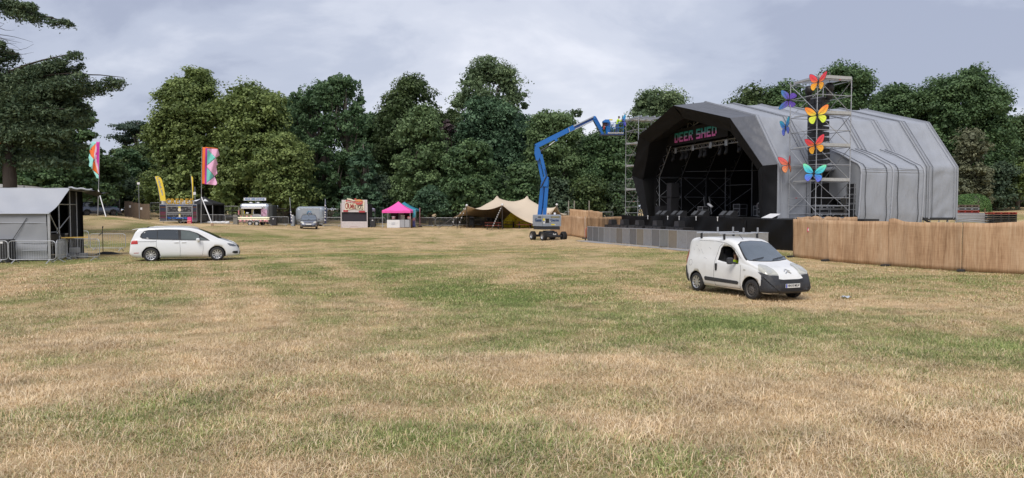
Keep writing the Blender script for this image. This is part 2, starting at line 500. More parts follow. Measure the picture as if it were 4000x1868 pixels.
xs = np.concatenate([-np.geomspace(70, 2500, 14)[::-1], np.arange(-68, -20, 1.5), np.arange(-20, 20, 0.5), np.arange(20, 68, 1.5), np.geomspace(70, 2500, 14)])
XX, YY = np.meshgrid(xs, ys)
ZZ = gz_arr(XX, YY)
near = np.clip(1 - np.abs(YY - 20) / 90, 0, 1)
ZZ = ZZ + near * (0.05 * (vnoise(XX, YY, 3.0, 9) - 0.5) + 0.035 * (vnoise(XX, YY, 0.9, 10) - 0.5))
nx_, ny_ = len(xs), len(ys)
gv = np.stack([XX.ravel(), YY.ravel(), ZZ.ravel()], 1)
ii, jj = np.meshgrid(np.arange(nx_ - 1), np.arange(ny_ - 1))
a0 = (jj * nx_ + ii).ravel()
gf = np.stack([a0, a0 + 1, a0 + 1 + nx_, a0 + nx_], 1)
def np_mesh(name, v, f, mats, smooth=False):
 me = bpy.data.meshes.new(name)
 me.vertices.add(len(v)); me.vertices.foreach_set('co', np.asarray(v, np.float32).ravel())
 k = f.shape[1]
 me.loops.add(len(f) * k); me.loops.foreach_set('vertex_index', f.astype(np.int32).ravel())
 me.polygons.add(len(f)); me.polygons.foreach_set('loop_start', (np.arange(len(f)) * k).astype(np.int32))
 me.polygons.foreach_set('loop_total', np.full(len(f), k, np.int32))
 for m in (mats if isinstance(mats, (list, tuple)) else [mats]): me.materials.append(m)
 if smooth: me.polygons.foreach_set('use_smooth', np.ones(len(f), bool))
 me.update(calc_edges=True)
 return me
gme = np_mesh('ground', gv, gf, M_ground, True)
at = gme.attributes.new('green', 'FLOAT', 'POINT')
at.data.foreach_set('value', green_mask(gv[:, 0], gv[:, 1]).astype(np.float32))
ground = link_mesh('ground', gme); tag(ground, kind='structure')
_gi = None
def gsurf(x, y):
 """height of the built sheet (bilinear)"""
 x = np.asarray(x, float); y = np.asarray(y, float)
 i = np.clip(np.searchsorted(xs, x) - 1, 0, nx_ - 2); j = np.clip(np.searchsorted(ys, y) - 1, 0, ny_ - 2)
 fu = (x - xs[i]) / (xs[i + 1] - xs[i]); fv = (y - ys[j]) / (ys[j + 1] - ys[j])
 return (ZZ[j, i] * (1 - fu) + ZZ[j, i + 1] * fu) * (1 - fv) + (ZZ[j + 1, i] * (1 - fu) + ZZ[j + 1, i + 1] * fu) * fv
def make_blade_mat():
 m, nt, b, out = nodes_of('grass blades')
 L = nt.links.new
 ag = nt.nodes.new('ShaderNodeAttribute'); ag.attribute_name = 'green'; ag.attribute_type = 'INSTANCER'
 ar = nt.nodes.new('ShaderNodeAttribute'); ar.attribute_name = 'rnd'
 sepc = nt.nodes.new('ShaderNodeSeparateColor'); L(ar.outputs['Color'], sepc.inputs[0])
 def mth(op, a, b2):
  n = nt.nodes.new('ShaderNodeMath'); n.operation = op
  for i, v in enumerate((a, b2)):
   if isinstance(v, (int, float)): n.inputs[i].default_value = v
   else: L(v, n.inputs[i])
  return n.outputs[0]
 f = mth('ADD', mth('MULTIPLY', mth('SUBTRACT', ag.outputs['Fac'], sepc.outputs[0]), 3.0), 0.45)
 cl = nt.nodes.new('ShaderNodeClamp'); L(f, cl.inputs[0])
 straw = nt.nodes.new('ShaderNodeValToRGB'); L(sepc.outputs[1], straw.inputs[0])
 c = straw.color_ramp
 c.elements[0].position = 0; c.elements[0].color = (0.40, 0.26, 0.13, 1)
 c.elements[1].position = 1; c.elements[1].color = (0.86, 0.70, 0.49, 1)
 e = c.elements.new(0.45); e.color = (0.68, 0.50, 0.285, 1)
 grn = nt.nodes.new('ShaderNodeValToRGB'); L(sepc.outputs[1], grn.inputs[0])
 c = grn.color_ramp
 c.elements[0].position = 0; c.elements[0].color = (0.11, 0.165, 0.04, 1)
 c.elements[1].position = 1; c.elements[1].color = (0.44, 0.46, 0.17, 1)
 e = c.elements.new(0.6); e.color = (0.235, 0.30, 0.085, 1)
 mx = nt.nodes.new('ShaderNodeMix'); mx.data_type = 'RGBA'
 L(cl.outputs[0], mx.inputs[0]); L(straw.outputs[0], mx.inputs[6]); L(grn.outputs[0], mx.inputs[7])
 geo = nt.nodes.new('ShaderNodeNewGeometry')
 nz = nt.nodes.new('ShaderNodeTexNoise'); nz.inputs['Scale'].default_value = 1.3; nz.inputs['Detail'].default_value = 6; nz.inputs['Roughness'].default_value = 0.7
 L(geo.outputs['Position'], nz.inputs['Vector'])
 nr = nt.nodes.new('ShaderNodeMapRange'); nr.inputs[1].default_value = 0.33; nr.inputs[2].default_value = 0.67; nr.inputs[3].default_value = 0.68; nr.inputs[4].default_value = 1.22
 L(nz.outputs['Fac'], nr.inputs[0])
 vm = nt.nodes.new('ShaderNodeVectorMath'); vm.operation = 'SCALE'; L(mx.outputs[2], vm.inputs[0]); L(nr.outputs[0], vm.inputs['Scale'])
 L(vm.outputs[0], b.inputs['Base Color'])
 b.inputs['Roughness'].default_value = 0.6; b.inputs['Specular IOR Level'].default_value = 0.3
 return m
M_blade = make_blade_mat()
def tuft_arrays(nbl, rad, hmin, hmax, wid, lean, rng):
 V = []; F = []; Rn = []
 for k in range(nbl):
  a = rng.random() * 2 * PI; r = rad * math.sqrt(rng.random())
  bx, by = r * math.cos(a), r * math.sin(a)
  h = hmin + (hmax - hmin) * rng.random() ** 1.6
  th = rng.random() * 2 * PI
  tilt = min(1.45, abs(rng.normal(lean, 0.38)))
  dx, dy = math.cos(th), math.sin(th)
  wx, wy = -dy * wid * (0.6 + 0.8 * rng.random()) / 2, dx * wid * (0.6 + 0.8 * rng.random()) / 2
  t1 = tilt * 0.7; t2 = min(1.62, tilt * 1.25)
  m1 = (bx + dx * math.sin(t1) * h * .5, by + dy * math.sin(t1) * h * .5, math.cos(t1) * h * .5)
  m2 = (m1[0] + dx * math.sin(t2) * h * .5, m1[1] + dy * math.sin(t2) * h * .5, max(0.002, m1[2] + math.cos(t2) * h * .5))
  b0 = len(V)
  V += [(bx - wx, by - wy, -0.01), (bx + wx, by + wy, -0.01), (m1[0] + wx * .8, m1[1] + wy * .8, m1[2]), (m1[0] - wx * .8, m1[1] - wy * .8, m1[2]), m2]
  F += [(b0, b0 + 1, b0 + 2), (b0, b0 + 2, b0 + 3), (b0 + 3, b0 + 2, b0 + 4)]
  q = (rng.random(), rng.random(), rng.random(), 1.0)
  Rn += [q] * 5
 return V, F, Rn
def scatter_points():
 P = []
 rng = np.random.default_rng(5)
 def band(y0, y1, dens, big):
  area_n = int(dens * 0.80 * (y1 * y1 - y0 * y0)) + 1
  y = np.sqrt(rng.random(area_n) * (y1 * y1 - y0 * y0) + y0 * y0)
  x = (rng.random(area_n) - 0.5) * 2 * (0.76 * y + 0.8)
  return x, y, np.full(area_n, big)
 out = [band(4.2, 8, 62, 0), band(8, 13, 52, 0), band(13, 20, 34, 0), band(20, 32, 15, 1), band(32, 60, 5.5, 1), band(60, 94, 2.0, 1)]
 x = np.concatenate([o[0] for o in out]); y = np.concatenate([o[1] for o in out]); k = np.concatenate([o[2] for o in out])
 g = green_mask(x, y)
 long_ = vnoise(x, y, 0.7, 21)
 sc = 0.70 + 0.50 * long_ ** 1.5 + 0.45 * rng.random(len(x)) ** 2 - 0.10 * (1 - g)
 near_y = y > 20
 idx = rng.integers(0, 4, len(x)) + 4 * k
 z = gsurf(x, y)
 rot = rng.random(len(x)) * 2 * PI
 return x, y, z, g, sc, idx, rot
def build_grass():
 rng = np.random.default_rng(3)
 V = []; F = []; RN = []; KI = []
 for k in range(8):
  if k == 3: v, f, r_ = tuft_arrays(100, 0.3, 0.05, 0.19, 0.005, 1.42, rng)
  elif k < 3: v, f, r_ = tuft_arrays(130, 0.22, 0.02, 0.085, 0.0045, 1.25, rng)
  else: v, f, r_ = tuft_arrays(50, 0.36, 0.03, 0.09, 0.011, 1.1, rng)
  b0 = len(V)
  V += v; F += [tuple(i + b0 for i in t) for t in f]; RN += r_; KI += [k] * len(v)
 nv = len(V)
 x, y, z, g, sc, idx, rot = scatter_points()
 n = len(x)
 allv = np.concatenate([np.array(V), np.stack([x, y, z], 1)])
 me = np_mesh('grass', allv, np.array(F), M_blade)
 def attr(nm, typ, arr, key='value'):
  a = me.attributes.new(nm, typ, 'POINT'); a.data.foreach_set(key, np.asarray(arr).ravel())
 attr('kind_id', 'INT', np.concatenate([np.array(KI), np.full(n, -1)]).astype(np.int32))
 attr('rnd', 'FLOAT_COLOR', np.concatenate([np.array(RN), np.ones((n, 4))]).astype(np.float32), 'color')
 zz = np.zeros(nv)
 attr('green', 'FLOAT', np.concatenate([zz, g]).astype(np.float32))
 attr('size', 'FLOAT', np.concatenate([zz, sc]).astype(np.float32))
 attr('turn', 'FLOAT', np.concatenate([zz, rot]).astype(np.float32))
 attr('pick', 'INT', np.concatenate([zz, idx]).astype(np.int32))
 o = link_mesh('grass', me); tag(o, 'short dry straw and green grass blades covering the meadow', 'grass', kind='stuff')
 ng = bpy.data.node_groups.new('grass scatter', 'GeometryNodeTree')
 ng.interface.new_socket('Geometry', in_out='INPUT', socket_type='NodeSocketGeometry')
 ng.interface.new_socket('Geometry', in_out='OUTPUT', socket_type='NodeSocketGeometry')
 N = ng.nodes.new; L = ng.links.new
 gi = N('NodeGroupInput'); go = N('NodeGroupOutput')
 def named(nm, typ):
  a = N('GeometryNodeInputNamedAttribute'); a.data_type = typ; a.inputs[0].default_value = nm; return a.outputs[0]
 def cmp_eq(sock, val):
  c = N('FunctionNodeCompare'); c.data_type = 'INT'; c.operation = 'EQUAL'
  ia = [s for s in c.inputs if s.type == 'INT']
  L(sock, ia[0]); ia[1].default_value = val; return c.outputs[0]
 kid = named('kind_id', 'INT')
 def sepg(geo_s, sel):
  s = N('GeometryNodeSeparateGeometry'); s.domain = 'POINT'; L(geo_s, s.inputs[0]); L(sel, s.inputs[1]); return s.outputs[0]
 pts = sepg(gi.outputs[0], cmp_eq(kid, -1))
 g2i = []
 for k in range(8):
  s = N('GeometryNodeGeometryToInstance'); L(sepg(gi.outputs[0], cmp_eq(kid, k)), s.inputs[0]); g2i.append(s)
 iop = N('GeometryNodeInstanceOnPoints')
 m2p = N('GeometryNodeMeshToPoints'); L(pts, m2p.inputs[0])
 join = N('GeometryNodeJoinGeometry')
 for s in reversed(g2i): L(s.outputs[0], join.inputs[0])
 L(m2p.outputs[0], iop.inputs['Points']); L(join.outputs[0], iop.inputs['Instance'])
 iop.inputs['Pick Instance'].default_value = True
 L(named('pick', 'INT'), iop.inputs['Instance Index'])
 cx_ = N('ShaderNodeCombineXYZ'); L(named('turn', 'FLOAT'), cx_.inputs[2])
 L(cx_.outputs[0], iop.inputs['Rotation'])
 L(named('size', 'FLOAT'), iop.inputs['Scale'])
 L(iop.outputs[0], go.inputs[0])
 md = o.modifiers.new('scatter', 'NODES'); md.node_group = ng
 return o
# ================================================================== TREES
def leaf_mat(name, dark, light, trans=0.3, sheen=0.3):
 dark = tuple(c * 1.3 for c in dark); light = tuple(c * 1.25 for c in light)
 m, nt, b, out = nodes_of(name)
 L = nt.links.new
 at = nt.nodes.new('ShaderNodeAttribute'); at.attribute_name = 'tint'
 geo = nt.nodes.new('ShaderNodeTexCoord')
 n = nt.nodes.new('ShaderNodeTexNoise'); n.inputs['Scale'].default_value = 0.35; n.inputs['Detail'].default_value = 3
 L(geo.outputs['Object'], n.inputs['Vector'])
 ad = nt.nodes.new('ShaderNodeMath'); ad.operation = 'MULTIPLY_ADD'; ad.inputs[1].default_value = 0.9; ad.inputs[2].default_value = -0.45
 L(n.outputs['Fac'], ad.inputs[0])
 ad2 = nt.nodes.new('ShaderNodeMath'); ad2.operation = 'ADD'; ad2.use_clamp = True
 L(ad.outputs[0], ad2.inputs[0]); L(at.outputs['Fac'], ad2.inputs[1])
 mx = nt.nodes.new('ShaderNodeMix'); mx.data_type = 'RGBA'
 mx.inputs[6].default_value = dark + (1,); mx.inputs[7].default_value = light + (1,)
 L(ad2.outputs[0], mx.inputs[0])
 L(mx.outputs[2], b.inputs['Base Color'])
 b.inputs['Roughness'].default_value = 0.55
 b.inputs['Specular IOR Level'].default_value = sheen
 if trans:
  tl = nt.nodes.new('ShaderNodeBsdfTranslucent'); L(mx.outputs[2], tl.inputs[0])
  ms = nt.nodes.new('ShaderNodeMixShader'); ms.inputs[0].default_value = trans
  L(b.outputs[0], ms.inputs[1]); L(tl.outputs[0], ms.inputs[2]); L(ms.outputs[0], out.inputs[0])
 return m
LM = {
 'lime': leaf_mat('lime tree leaves', (0.070, 0.105, 0.032), (0.255, 0.315, 0.105)),
 'oak': leaf_mat('oak leaves', (0.038, 0.065, 0.026), (0.112, 0.155, 0.055)),
 'mid': leaf_mat('sycamore leaves', (0.038, 0.075, 0.033), (0.128, 0.200, 0.081)),
 'ash': leaf_mat('ash leaves', (0.065, 0.104, 0.055), (0.208, 0.273, 0.130)),
 'holly': leaf_mat('blue green leaves', (0.035, 0.072, 0.042), (0.117, 0.198, 0.105)),
 'birch': leaf_mat('hornbeam leaves', (0.037, 0.077, 0.036), (0.128, 0.204, 0.091)),
 'olive': leaf_mat('field maple leaves', (0.057, 0.097, 0.040), (0.189, 0.267, 0.115)),
 'cedar': leaf_mat('fir needles', (0.040, 0.070, 0.040), (0.135, 0.175, 0.090), 0.2),
 'pine': leaf_mat('pine needles', (0.023, 0.044, 0.034), (0.072, 0.104, 0.065), 0.1),
 'yew': leaf_mat('yew needles', (0.026, 0.047, 0.029), (0.078, 0.111, 0.060), 0.1),
 'cyp': leaf_mat('cypress sprays', (0.065, 0.075, 0.044), (0.163, 0.169, 0.098), 0.1),
 'purple': leaf_mat('copper beech leaves', (0.046, 0.033, 0.039), (0.111, 0.078, 0.078), 0.1),
 'box': leaf_mat('clipped box leaves', (0.039, 0.085, 0.029), (0.111, 0.195, 0.055), 0.1),
}
M_bark = M('tree bark', (0.10, 0.085, 0.07), 0.9, 0, 0.3, 4, bump=0.6, bscale=8, stretch=(3, 3, 0.6))
M_barkred = M('fir bark', (0.045, 0.034, 0.028), 0.9, 0, 0.35, 3, bump=0.8, bscale=6, stretch=(3, 3, 0.6))
def quads_mesh(name, C, Nn, S, tint, mat, asp=None, rng=RNG):
 """n small leaf sprays: centres C, normals Nn, sizes S; each is a kinked 4-corner spray"""
 n = len(C)
 a = rng.normal(size=(n, 3))
 t = np.cross(Nn, a); t /= (np.linalg.norm(t, axis=1, keepdims=True) + 1e-9)
 b = np.cross(Nn, t)
 S = S[:, None]
 asp = 0.75 if asp is None else asp
 p0 = C - t * S * 0.5
 p1 = C + b * S * 0.5 * asp + Nn * S * 0.12 * rng.normal(size=(n, 1))
 p2 = C + t * S * 0.5
 p3 = C - b * S * 0.5 * asp + Nn * S * 0.12 * rng.normal(size=(n, 1))
 V = np.stack([p0, p1, p2, p3], 1).reshape(-1, 3)
 F = np.arange(4 * n).reshape(n, 4)
 me = np_mesh(name, V, F, mat)
 at = me.attributes.new('tint', 'FLOAT', 'FACE'); at.data.foreach_set('value', tint.astype(np.float32))
 return me
def unit(v): return v / (np.linalg.norm(v, axis=-1, keepdims=True) + 1e-9)
def crown_points(lobes, rng, sub=16, leaves=34, sub_r=(0.32, 0.5), leaf=0.34, flat=0.75, droop=0.0, up=0.35, gap=0.0):
 """lobes: (cx,cy,cz,rx,rz). Each lobe carries sub-clumps on its surface, each clump carries leaf sprays."""
 Cs = []; Ns = []; Ss = []; Ts = []
 for (lx, ly, lz, rx, rz) in lobes:
  k = max(5, int(sub * (rx / 2.5) ** 1.6))
  d = unit(rng.normal(size=(k, 3)))
  d[:, 2] = np.abs(d[:, 2]) * np.where(rng.random(k) < 0.72, 1, -1)
  d = unit(d)
  rad = 0.78 + 0.28 * rng.random(k)
  cen = np.array([lx, ly, lz]) + d * np.array([rx, rx, rz]) * rad[:, None]
  sr = rx * (sub_r[0] + (sub_r[1] - sub_r[0]) * rng.random(k))
  lobe_t = rng.normal() * 0.10
  for i in range(k):
   if rng.random() < gap: continue
   nl = int(leaves * (0.7 + 0.6 * rng.random()))
   e = unit(rng.normal(size=(nl, 3)))
   e[:, 2] = np.where(rng.random(nl) < 0.72, np.abs(e[:, 2]), e[:, 2])
   rr = sr[i] * (0.55 + 0.55 * rng.random(nl))
   p = cen[i] + e * rr[:, None] * np.array([1.15, 1.15, flat])
   p[:, 2] -= droop * (np.linalg.norm(e[:, :2], axis=1) ** 2) * sr[i]
   nn = unit(e * 0.8 + d[i] * 0.4 + np.array([0, 0, up]) + rng.normal(size=(nl, 3)) * 0.45)
   Cs.append(p); Ns.append(nn)
   Ss.append(leaf * (0.6 + 0.8 * rng.random(nl)))
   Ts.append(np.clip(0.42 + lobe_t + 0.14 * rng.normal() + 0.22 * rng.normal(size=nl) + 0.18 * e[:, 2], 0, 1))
  ni = int(k * 9)
  e = unit(rng.normal(size=(ni, 3))) * (0.25 + 0.6 * rng.random((ni, 1)))
  Cs.append(np.array([lx, ly, lz]) + e * np.array([rx, rx, rz]))
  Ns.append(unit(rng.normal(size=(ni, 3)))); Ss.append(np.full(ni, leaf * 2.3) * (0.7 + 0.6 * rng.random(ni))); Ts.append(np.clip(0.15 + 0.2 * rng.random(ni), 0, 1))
 return np.concatenate(Cs), np.concatenate(Ns), np.concatenate(Ss), np.concatenate(Ts)
def branch_mb(mb, p0, p1, r0, r1, rng, bend=0.12, n=6, seg=5):
 p0 = np.array(p0, float); p1 = np.array(p1, float)
 Ld = np.linalg.norm(p1 - p0); off = rng.normal(size=3) * Ld * bend
 pts = []; rads = []
 for i in range(seg + 1):
  t = i / seg
  pts.append(tuple(p0 + (p1 - p0) * t + off * math.sin(PI * t)))
  rads.append(r0 + (r1 - r0) * t)
 mb.path(pts, 0.1, n, rads=rads)
def tree(name, label, px, Y, ytop, hw, ybase_crown, style, lm, seed, cat='tree', group='trees behind the meadow', shape='round', lobes_n=30, leaf=0.34, gap=0.0, dens=1.0, bark=None, lobe_r=None, asym=None, basey=None):
 """px/ytop/hw/ybase_crown are read off the photo at distance Y and turned into metres here"""
 rng = np.random.default_rng(seed)
 x = X(px, Y); zb = gz(x, Y) if basey is None else W(px, basey, Y).z
 ztop = W(px, ytop, Y).z; zlo = max(W(px, ybase_crown, Y).z, zb + 0.3)
 hwm = hw / FPX * Y
 lobes_n = int(lobes_n * 1.5)
 H = ztop - zb
 root = thing(name, label, cat, (x, Y, zb), 0, group)
 mb = MB()
 tr = 0.018 * H + 0.12
 mb.path([(0, 0, -0.3), (0.02 * H * rng.normal(), 0.02 * H * rng.normal(), H * 0.3), (0.02 * H * rng.normal(), 0, H * 0.6), (0, 0, H * 0.86)], 0.2, 8, rads=[tr * 1.25, tr, tr * 0.6, tr * 0.15])
 lobes = []
 zl = zlo - zb; zt = H
 depth = min(hwm, 5.0)
 ph = rng.random(4) * 6.28
 def topf(u):
  au = min(1.0, abs(u))
  h = {'dome': (1 - au ** 2.8) ** 0.5, 'tall': (1 - au ** 3.2) ** 0.5, 'round': (1 - au ** 2.2) ** 0.5, 'spire': 1 - au ** 0.85, 'cone': 1 - au, 'top': (1 - au ** 2.4) ** 0.5}[shape]
  return h * (1 - 0.07 * (1 + math.sin(u * 7 + ph[0])) * 0.5 - 0.05 * (1 + math.sin(u * 15 + ph[1])) * 0.5)
 def lowf(u):
  if shape == 'top': return 0.42 * (1 - (1 - min(1, abs(u)) ** 2) ** 0.5) + 0.02
  if shape == 'round': return 0.22 * abs(u) ** 3
  return 0.05 * abs(u) ** 4
 HH = zt - zl
 for i in range(lobes_n):
  u = 2 * ((i * 0.618034 + 0.13 * rng.random()) % 1.0) - 1
  lr = (lobe_r or (0.26 * hwm)) * (0.7 + 0.6 * rng.random())
  lr = min(lr, 3.2)
  h, l = topf(u) * HH, lowf(u) * HH
  if shape in ('cone', 'spire'): lr *= max(0.35, 1 - abs(u) * .6)
  if h - l < lr * 0.8: lr = max(0.5, (h - l) * 0.6)
  v = rng.random() ** 0.75
  if rng.random() < 0.34: v = 1.0
  lz = zl + l + lr * 0.45 + max(0.0, h - l - lr * 1.25) * v
  fz = 1 - (max(0.0, lz - zl) / HH) ** 2.5 * 0.6
  rim = math.sqrt(max(0.04, 1 - u * u)) * fz
  ly = -depth * rim * (0.25 + 0.75 * rng.random()) if rng.random() < 0.8 else depth * rim * rng.random() * .5
  lx = u * max(0.2, hwm - lr * 0.75)
  lobes.append((lx, ly, lz, lr, lr * 0.72))
  if i % 3 == 0:
   branch_mb(mb, (0, 0, max(H * 0.12, lz - 0.3 * H)), (lx * 0.9, ly * 0.9, lz), tr * 0.42, tr * 0.08, rng)
 C_, N_, S_, T_ = crown_points(lobes, rng, sub=int(15 * dens), leaves=32, leaf=leaf * 0.86, gap=gap,
        flat={'broad': 0.62, 'feather': 1.1, 'conifer': 0.5}.get(style, 0.7), droop={'broad': 0.25, 'conifer': 0.6}.get(style, 0.0), up={'broad': 0.5, 'conifer': 0.3, 'feather': 0.0}.get(style, 0.3))
 if style == 'feather':      # thin upright leaders that carry short side sprays
  for k in range(16):
   a = rng.random() * 2 * PI; q = hwm * 0.8 * math.sqrt(rng.random())
   bx, by = q * math.cos(a), q * math.sin(a) * 0.6
   top = zt - 0.0 - (q / hwm) * 3.2 * rng.random() - 1.0 * rng.random()
   h0 = top - 4 - 2.0 * rng.random()
   branch_mb(mb, (bx * 0.8, by, h0), (bx, by, top), 0.05, 0.012, rng, 0.03, 4, 3)
   n = 120
   t = rng.random(n); an = rng.random(n) * 2 * PI; sp = 0.75 * (1 - t) + 0.12
   rr = sp * rng.random(n)
   P = np.stack([bx + rr * np.cos(an), by + rr * np.sin(an), h0 + (top - h0) * t + rr * 0.5], 1)
   C_ = np.concatenate([C_, P]); N_ = np.concatenate([N_, unit(rng.normal(size=(n, 3)))]); S_ = np.concatenate([S_, 0.26 * (0.7 + 0.6 * rng.random(n))]); T_ = np.concatenate([T_, 0.45 + 0.2 * rng.random(n)])
 mb.build('trunk', bark or M_bark, root)
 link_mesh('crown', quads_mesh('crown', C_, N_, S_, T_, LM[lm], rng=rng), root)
 return root
def K(v): return v * 1.5528      # overview coordinates -> photo coordinates
def build_trees():
 g = 'trees behind the meadow'
 T = tree
 T('beech_tree', 'dark broad tree right behind the big fir at the left edge', K(175), 84, K(228), K(112), K(530), 'broad', 'mid', 101, shape='dome', lobes_n=40, leaf=0.36)
 T('beech_tree', 'low dark tree filling the gap left of the first flag', K(60), 80, K(330), K(120), K(530), 'broad', 'mid', 102, shape='round', lobes_n=34, leaf=0.36)
 T('beech_tree', 'short dark tree behind the parked estate car', K(262), 94, K(368), K(80), K(520), 'broad', 'oak', 103, shape='round', lobes_n=26, leaf=0.34)
 pine_far()
 T('hornbeam_tree', 'loose pale green tree under the umbrella pine, sky showing through', K(338), 104, K(362), K(62), K(520), 'broad', 'birch', 104, shape='round', lobes_n=26, leaf=0.3, gap=0.25)
 T('lime_tree', 'big yellow green lime tree with the left of two domed tops', K(500), 96, K(168), K(98), K(540), 'broad', 'lime', 105, shape='dome', lobes_n=64, leaf=0.36, lobe_r=2.0, asym=lambda t: -0.35 * max(0, 0.7 - t) )
 T('lime_tree', 'big yellow green lime tree with the right of two domed tops', K(648), 95, K(188), K(112), K(545), 'broad', 'lime', 106, shape='dome', lobes_n=66, leaf=0.36, lobe_r=2.0)
 T('lime_tree', 'low yellow green lime skirt hanging left of the crepe trailer', K(436), 95, K(270), K(66), K(540), 'broad', 'lime', 107, shape='tall', lobes_n=34, leaf=0.34, lobe_r=1.7)
 T('lime_tree', 'lowest yellow green lime boughs behind the sandwich trailer', K(720), 92, K(330), K(80), K(545), 'broad', 'lime', 160, shape='dome', lobes_n=34, leaf=0.34, lobe_r=1.7)
 T('hornbeam_tree', 'feathery tree with thin upright tips, lower of the pair by the lime', K(800), 101, K(198), K(78), K(540), 'feather', 'birch', 108, shape='tall', lobes_n=40, leaf=0.3)
 T('hornbeam_tree', 'feathery tree with the tallest thin tips right of the lime', K(872), 100, K(178), K(70), K(545), 'feather', 'birch', 109, shape='tall', lobes_n=44, leaf=0.3)
 T('cypress_tree', 'dark blue green conifer behind the crumble stall', K(915), 92, K(330), K(72), K(560), 'conifer', 'holly', 110, shape='spire', lobes_n=50, leaf=0.3)
 T('oak_tree', 'dark domed oak left of the tall airy ash', K(1040), 106, K(184), K(104), K(540), 'broad', 'oak', 111, shape='dome', lobes_n=58, leaf=0.34, lobe_r=2.0)
 T('beech_tree', 'small copper leaved tree between the oak and the ash', K(1128), 100, K(298), K(34), K(480), 'broad', 'purple', 112, shape='dome', lobes_n=16, leaf=0.32)
 T('sycamore_tree', 'mid green pointed tree in front of the dark oak', K(1062), 95, K(262), K(74), K(550), 'broad', 'olive', 113, shape='dome', lobes_n=44, leaf=0.32, lobe_r=1.6)
 T('young_tree', 'small blue green tree behind the pink gazebo', K(1084), 89, K(464), K(52), K(550), 'conifer', 'holly', 114, shape='dome', lobes_n=26, leaf=0.26, lobe_r=1.1)
 T('ash_tree', 'tallest tree of the row, airy ash with sky through its top', K(1234), 104, K(136), K(98), K(330), 'broad', 'ash', 115, shape='top', lobes_n=34, leaf=0.28, gap=0.3, lobe_r=1.9)
 T('ash_tree', 'dense lower ash standing under the tallest tree', K(1235), 101, K(230), K(98), K(545), 'broad', 'holly', 116, shape='dome', lobes_n=58, leaf=0.32, lobe_r=1.9)
 T('sycamore_tree', 'dark sycamore behind the stretch tent', K(1185), 93, K(345), K(85), K(545), 'broad', 'mid', 117, shape='round', lobes_n=48, leaf=0.32, lobe_r=1.7)
 T('maple_tree', 'olive green tree behind the raised blue boom', K(1392), 99, K(264), K(84), K(545), 'broad', 'olive', 118, shape='dome', lobes_n=54, leaf=0.32, lobe_r=1.6)
 T('maple_tree', 'bright green low tree left of the lift mast', K(1318), 92, K(400), K(50), K(545), 'broad', 'mid', 119, shape='dome', lobes_n=34, leaf=0.3, lobe_r=1.3)
 T('spruce_tree', 'narrow dark spruce tip rising behind the boom elbow', K(1447), 106, K(262), K(24), K(540), 'conifer', 'cedar', 120, shape='spire', lobes_n=40, leaf=0.3, lobe_r=1.3)
 T('sycamore_tree', 'dark green tree below the lift basket', K(1512), 100, K(318), K(84), K(545), 'broad', 'mid', 121, shape='dome', lobes_n=58, leaf=0.32, lobe_r=1.8)
 T('sycamore_tree', 'dark tree behind the left scaffold tower', K(1590), 103, K(285), K(72), K(545), 'broad', 'oak', 122, shape='dome', lobes_n=40, leaf=0.32, lobe_r=1.8)
 T('ash_tree', 'airy pale tree rising over the left slope of the stage roof', K(1655), 112, K(211), K(94), K(420), 'broad', 'ash', 123, shape='dome', lobes_n=44, leaf=0.32, gap=0.15, lobe_r=2.0)
 T('oak_tree', 'dark flat topped tree behind the middle of the stage roof', K(1872), 108, K(212), K(82), K(470), 'broad', 'oak', 124, shape='dome', lobes_n=40, leaf=0.34, lobe_r=2.2)
 T('oak_tree', 'dark tree between the stage roof peak and the lit scaffold tower', K(1960), 106, K(195), K(70), K(470), 'broad', 'mid', 125, shape='dome', lobes_n=36, leaf=0.34, lobe_r=2.2)
 T('lime_tree', 'domed green tree right behind the scaffold tower top', K(2108), 104, K(150), K(100), K(500), 'broad', 'mid', 126, shape='dome', lobes_n=52, leaf=0.34, lobe_r=2.1)
 T('sycamore_tree', 'shaded tree dipping between the two big domes at right', K(2235), 106, K(205), K(90), K(500), 'broad', 'mid', 127, shape='dome', lobes_n=44, leaf=0.34, lobe_r=2.1)
 T('lime_tree', 'largest domed tree at right, above the far end of the stage', K(2400), 103, K(160), K(124), K(500), 'broad', 'mid', 128, shape='dome', lobes_n=64, leaf=0.34, lobe_r=2.2)
 T('lime_tree', 'shoulder of green foliage on the right flank of the largest dome', K(2478), 104, K(205), K(52), K(500), 'broad', 'mid', 129, shape='dome', lobes_n=34, leaf=0.34, lobe_r=1.9)
 T('oak_tree', 'tree cut by the right edge of the view', K(2568), 107, K(268), K(62), K(510), 'broad', 'oak', 130, shape='dome', lobes_n=36, leaf=0.34, lobe_r=2.0)
 T('cypress_tree', 'grey brown cypress with bare twigs in front of the right dome', K(2425), 96, K(285), K(58), K(515), 'conifer', 'cyp', 131, shape='spire', lobes_n=60, leaf=0.26, lobe_r=1.4, gap=0.1)
 T('cypress_tree', 'second grey cypress low beside the right view edge', K(2500), 98, K(400), K(48), K(520), 'conifer', 'yew', 132, shape='dome', lobes_n=34, leaf=0.28, lobe_r=1.4)
 T('hazel_bush', 'bright green shrub at the right edge above the far grass', K(2560), 97, K(405), K(42), K(500), 'broad', 'lime', 133, cat='bush', shape='dome', lobes_n=22, leaf=0.26, lobe_r=1.1)
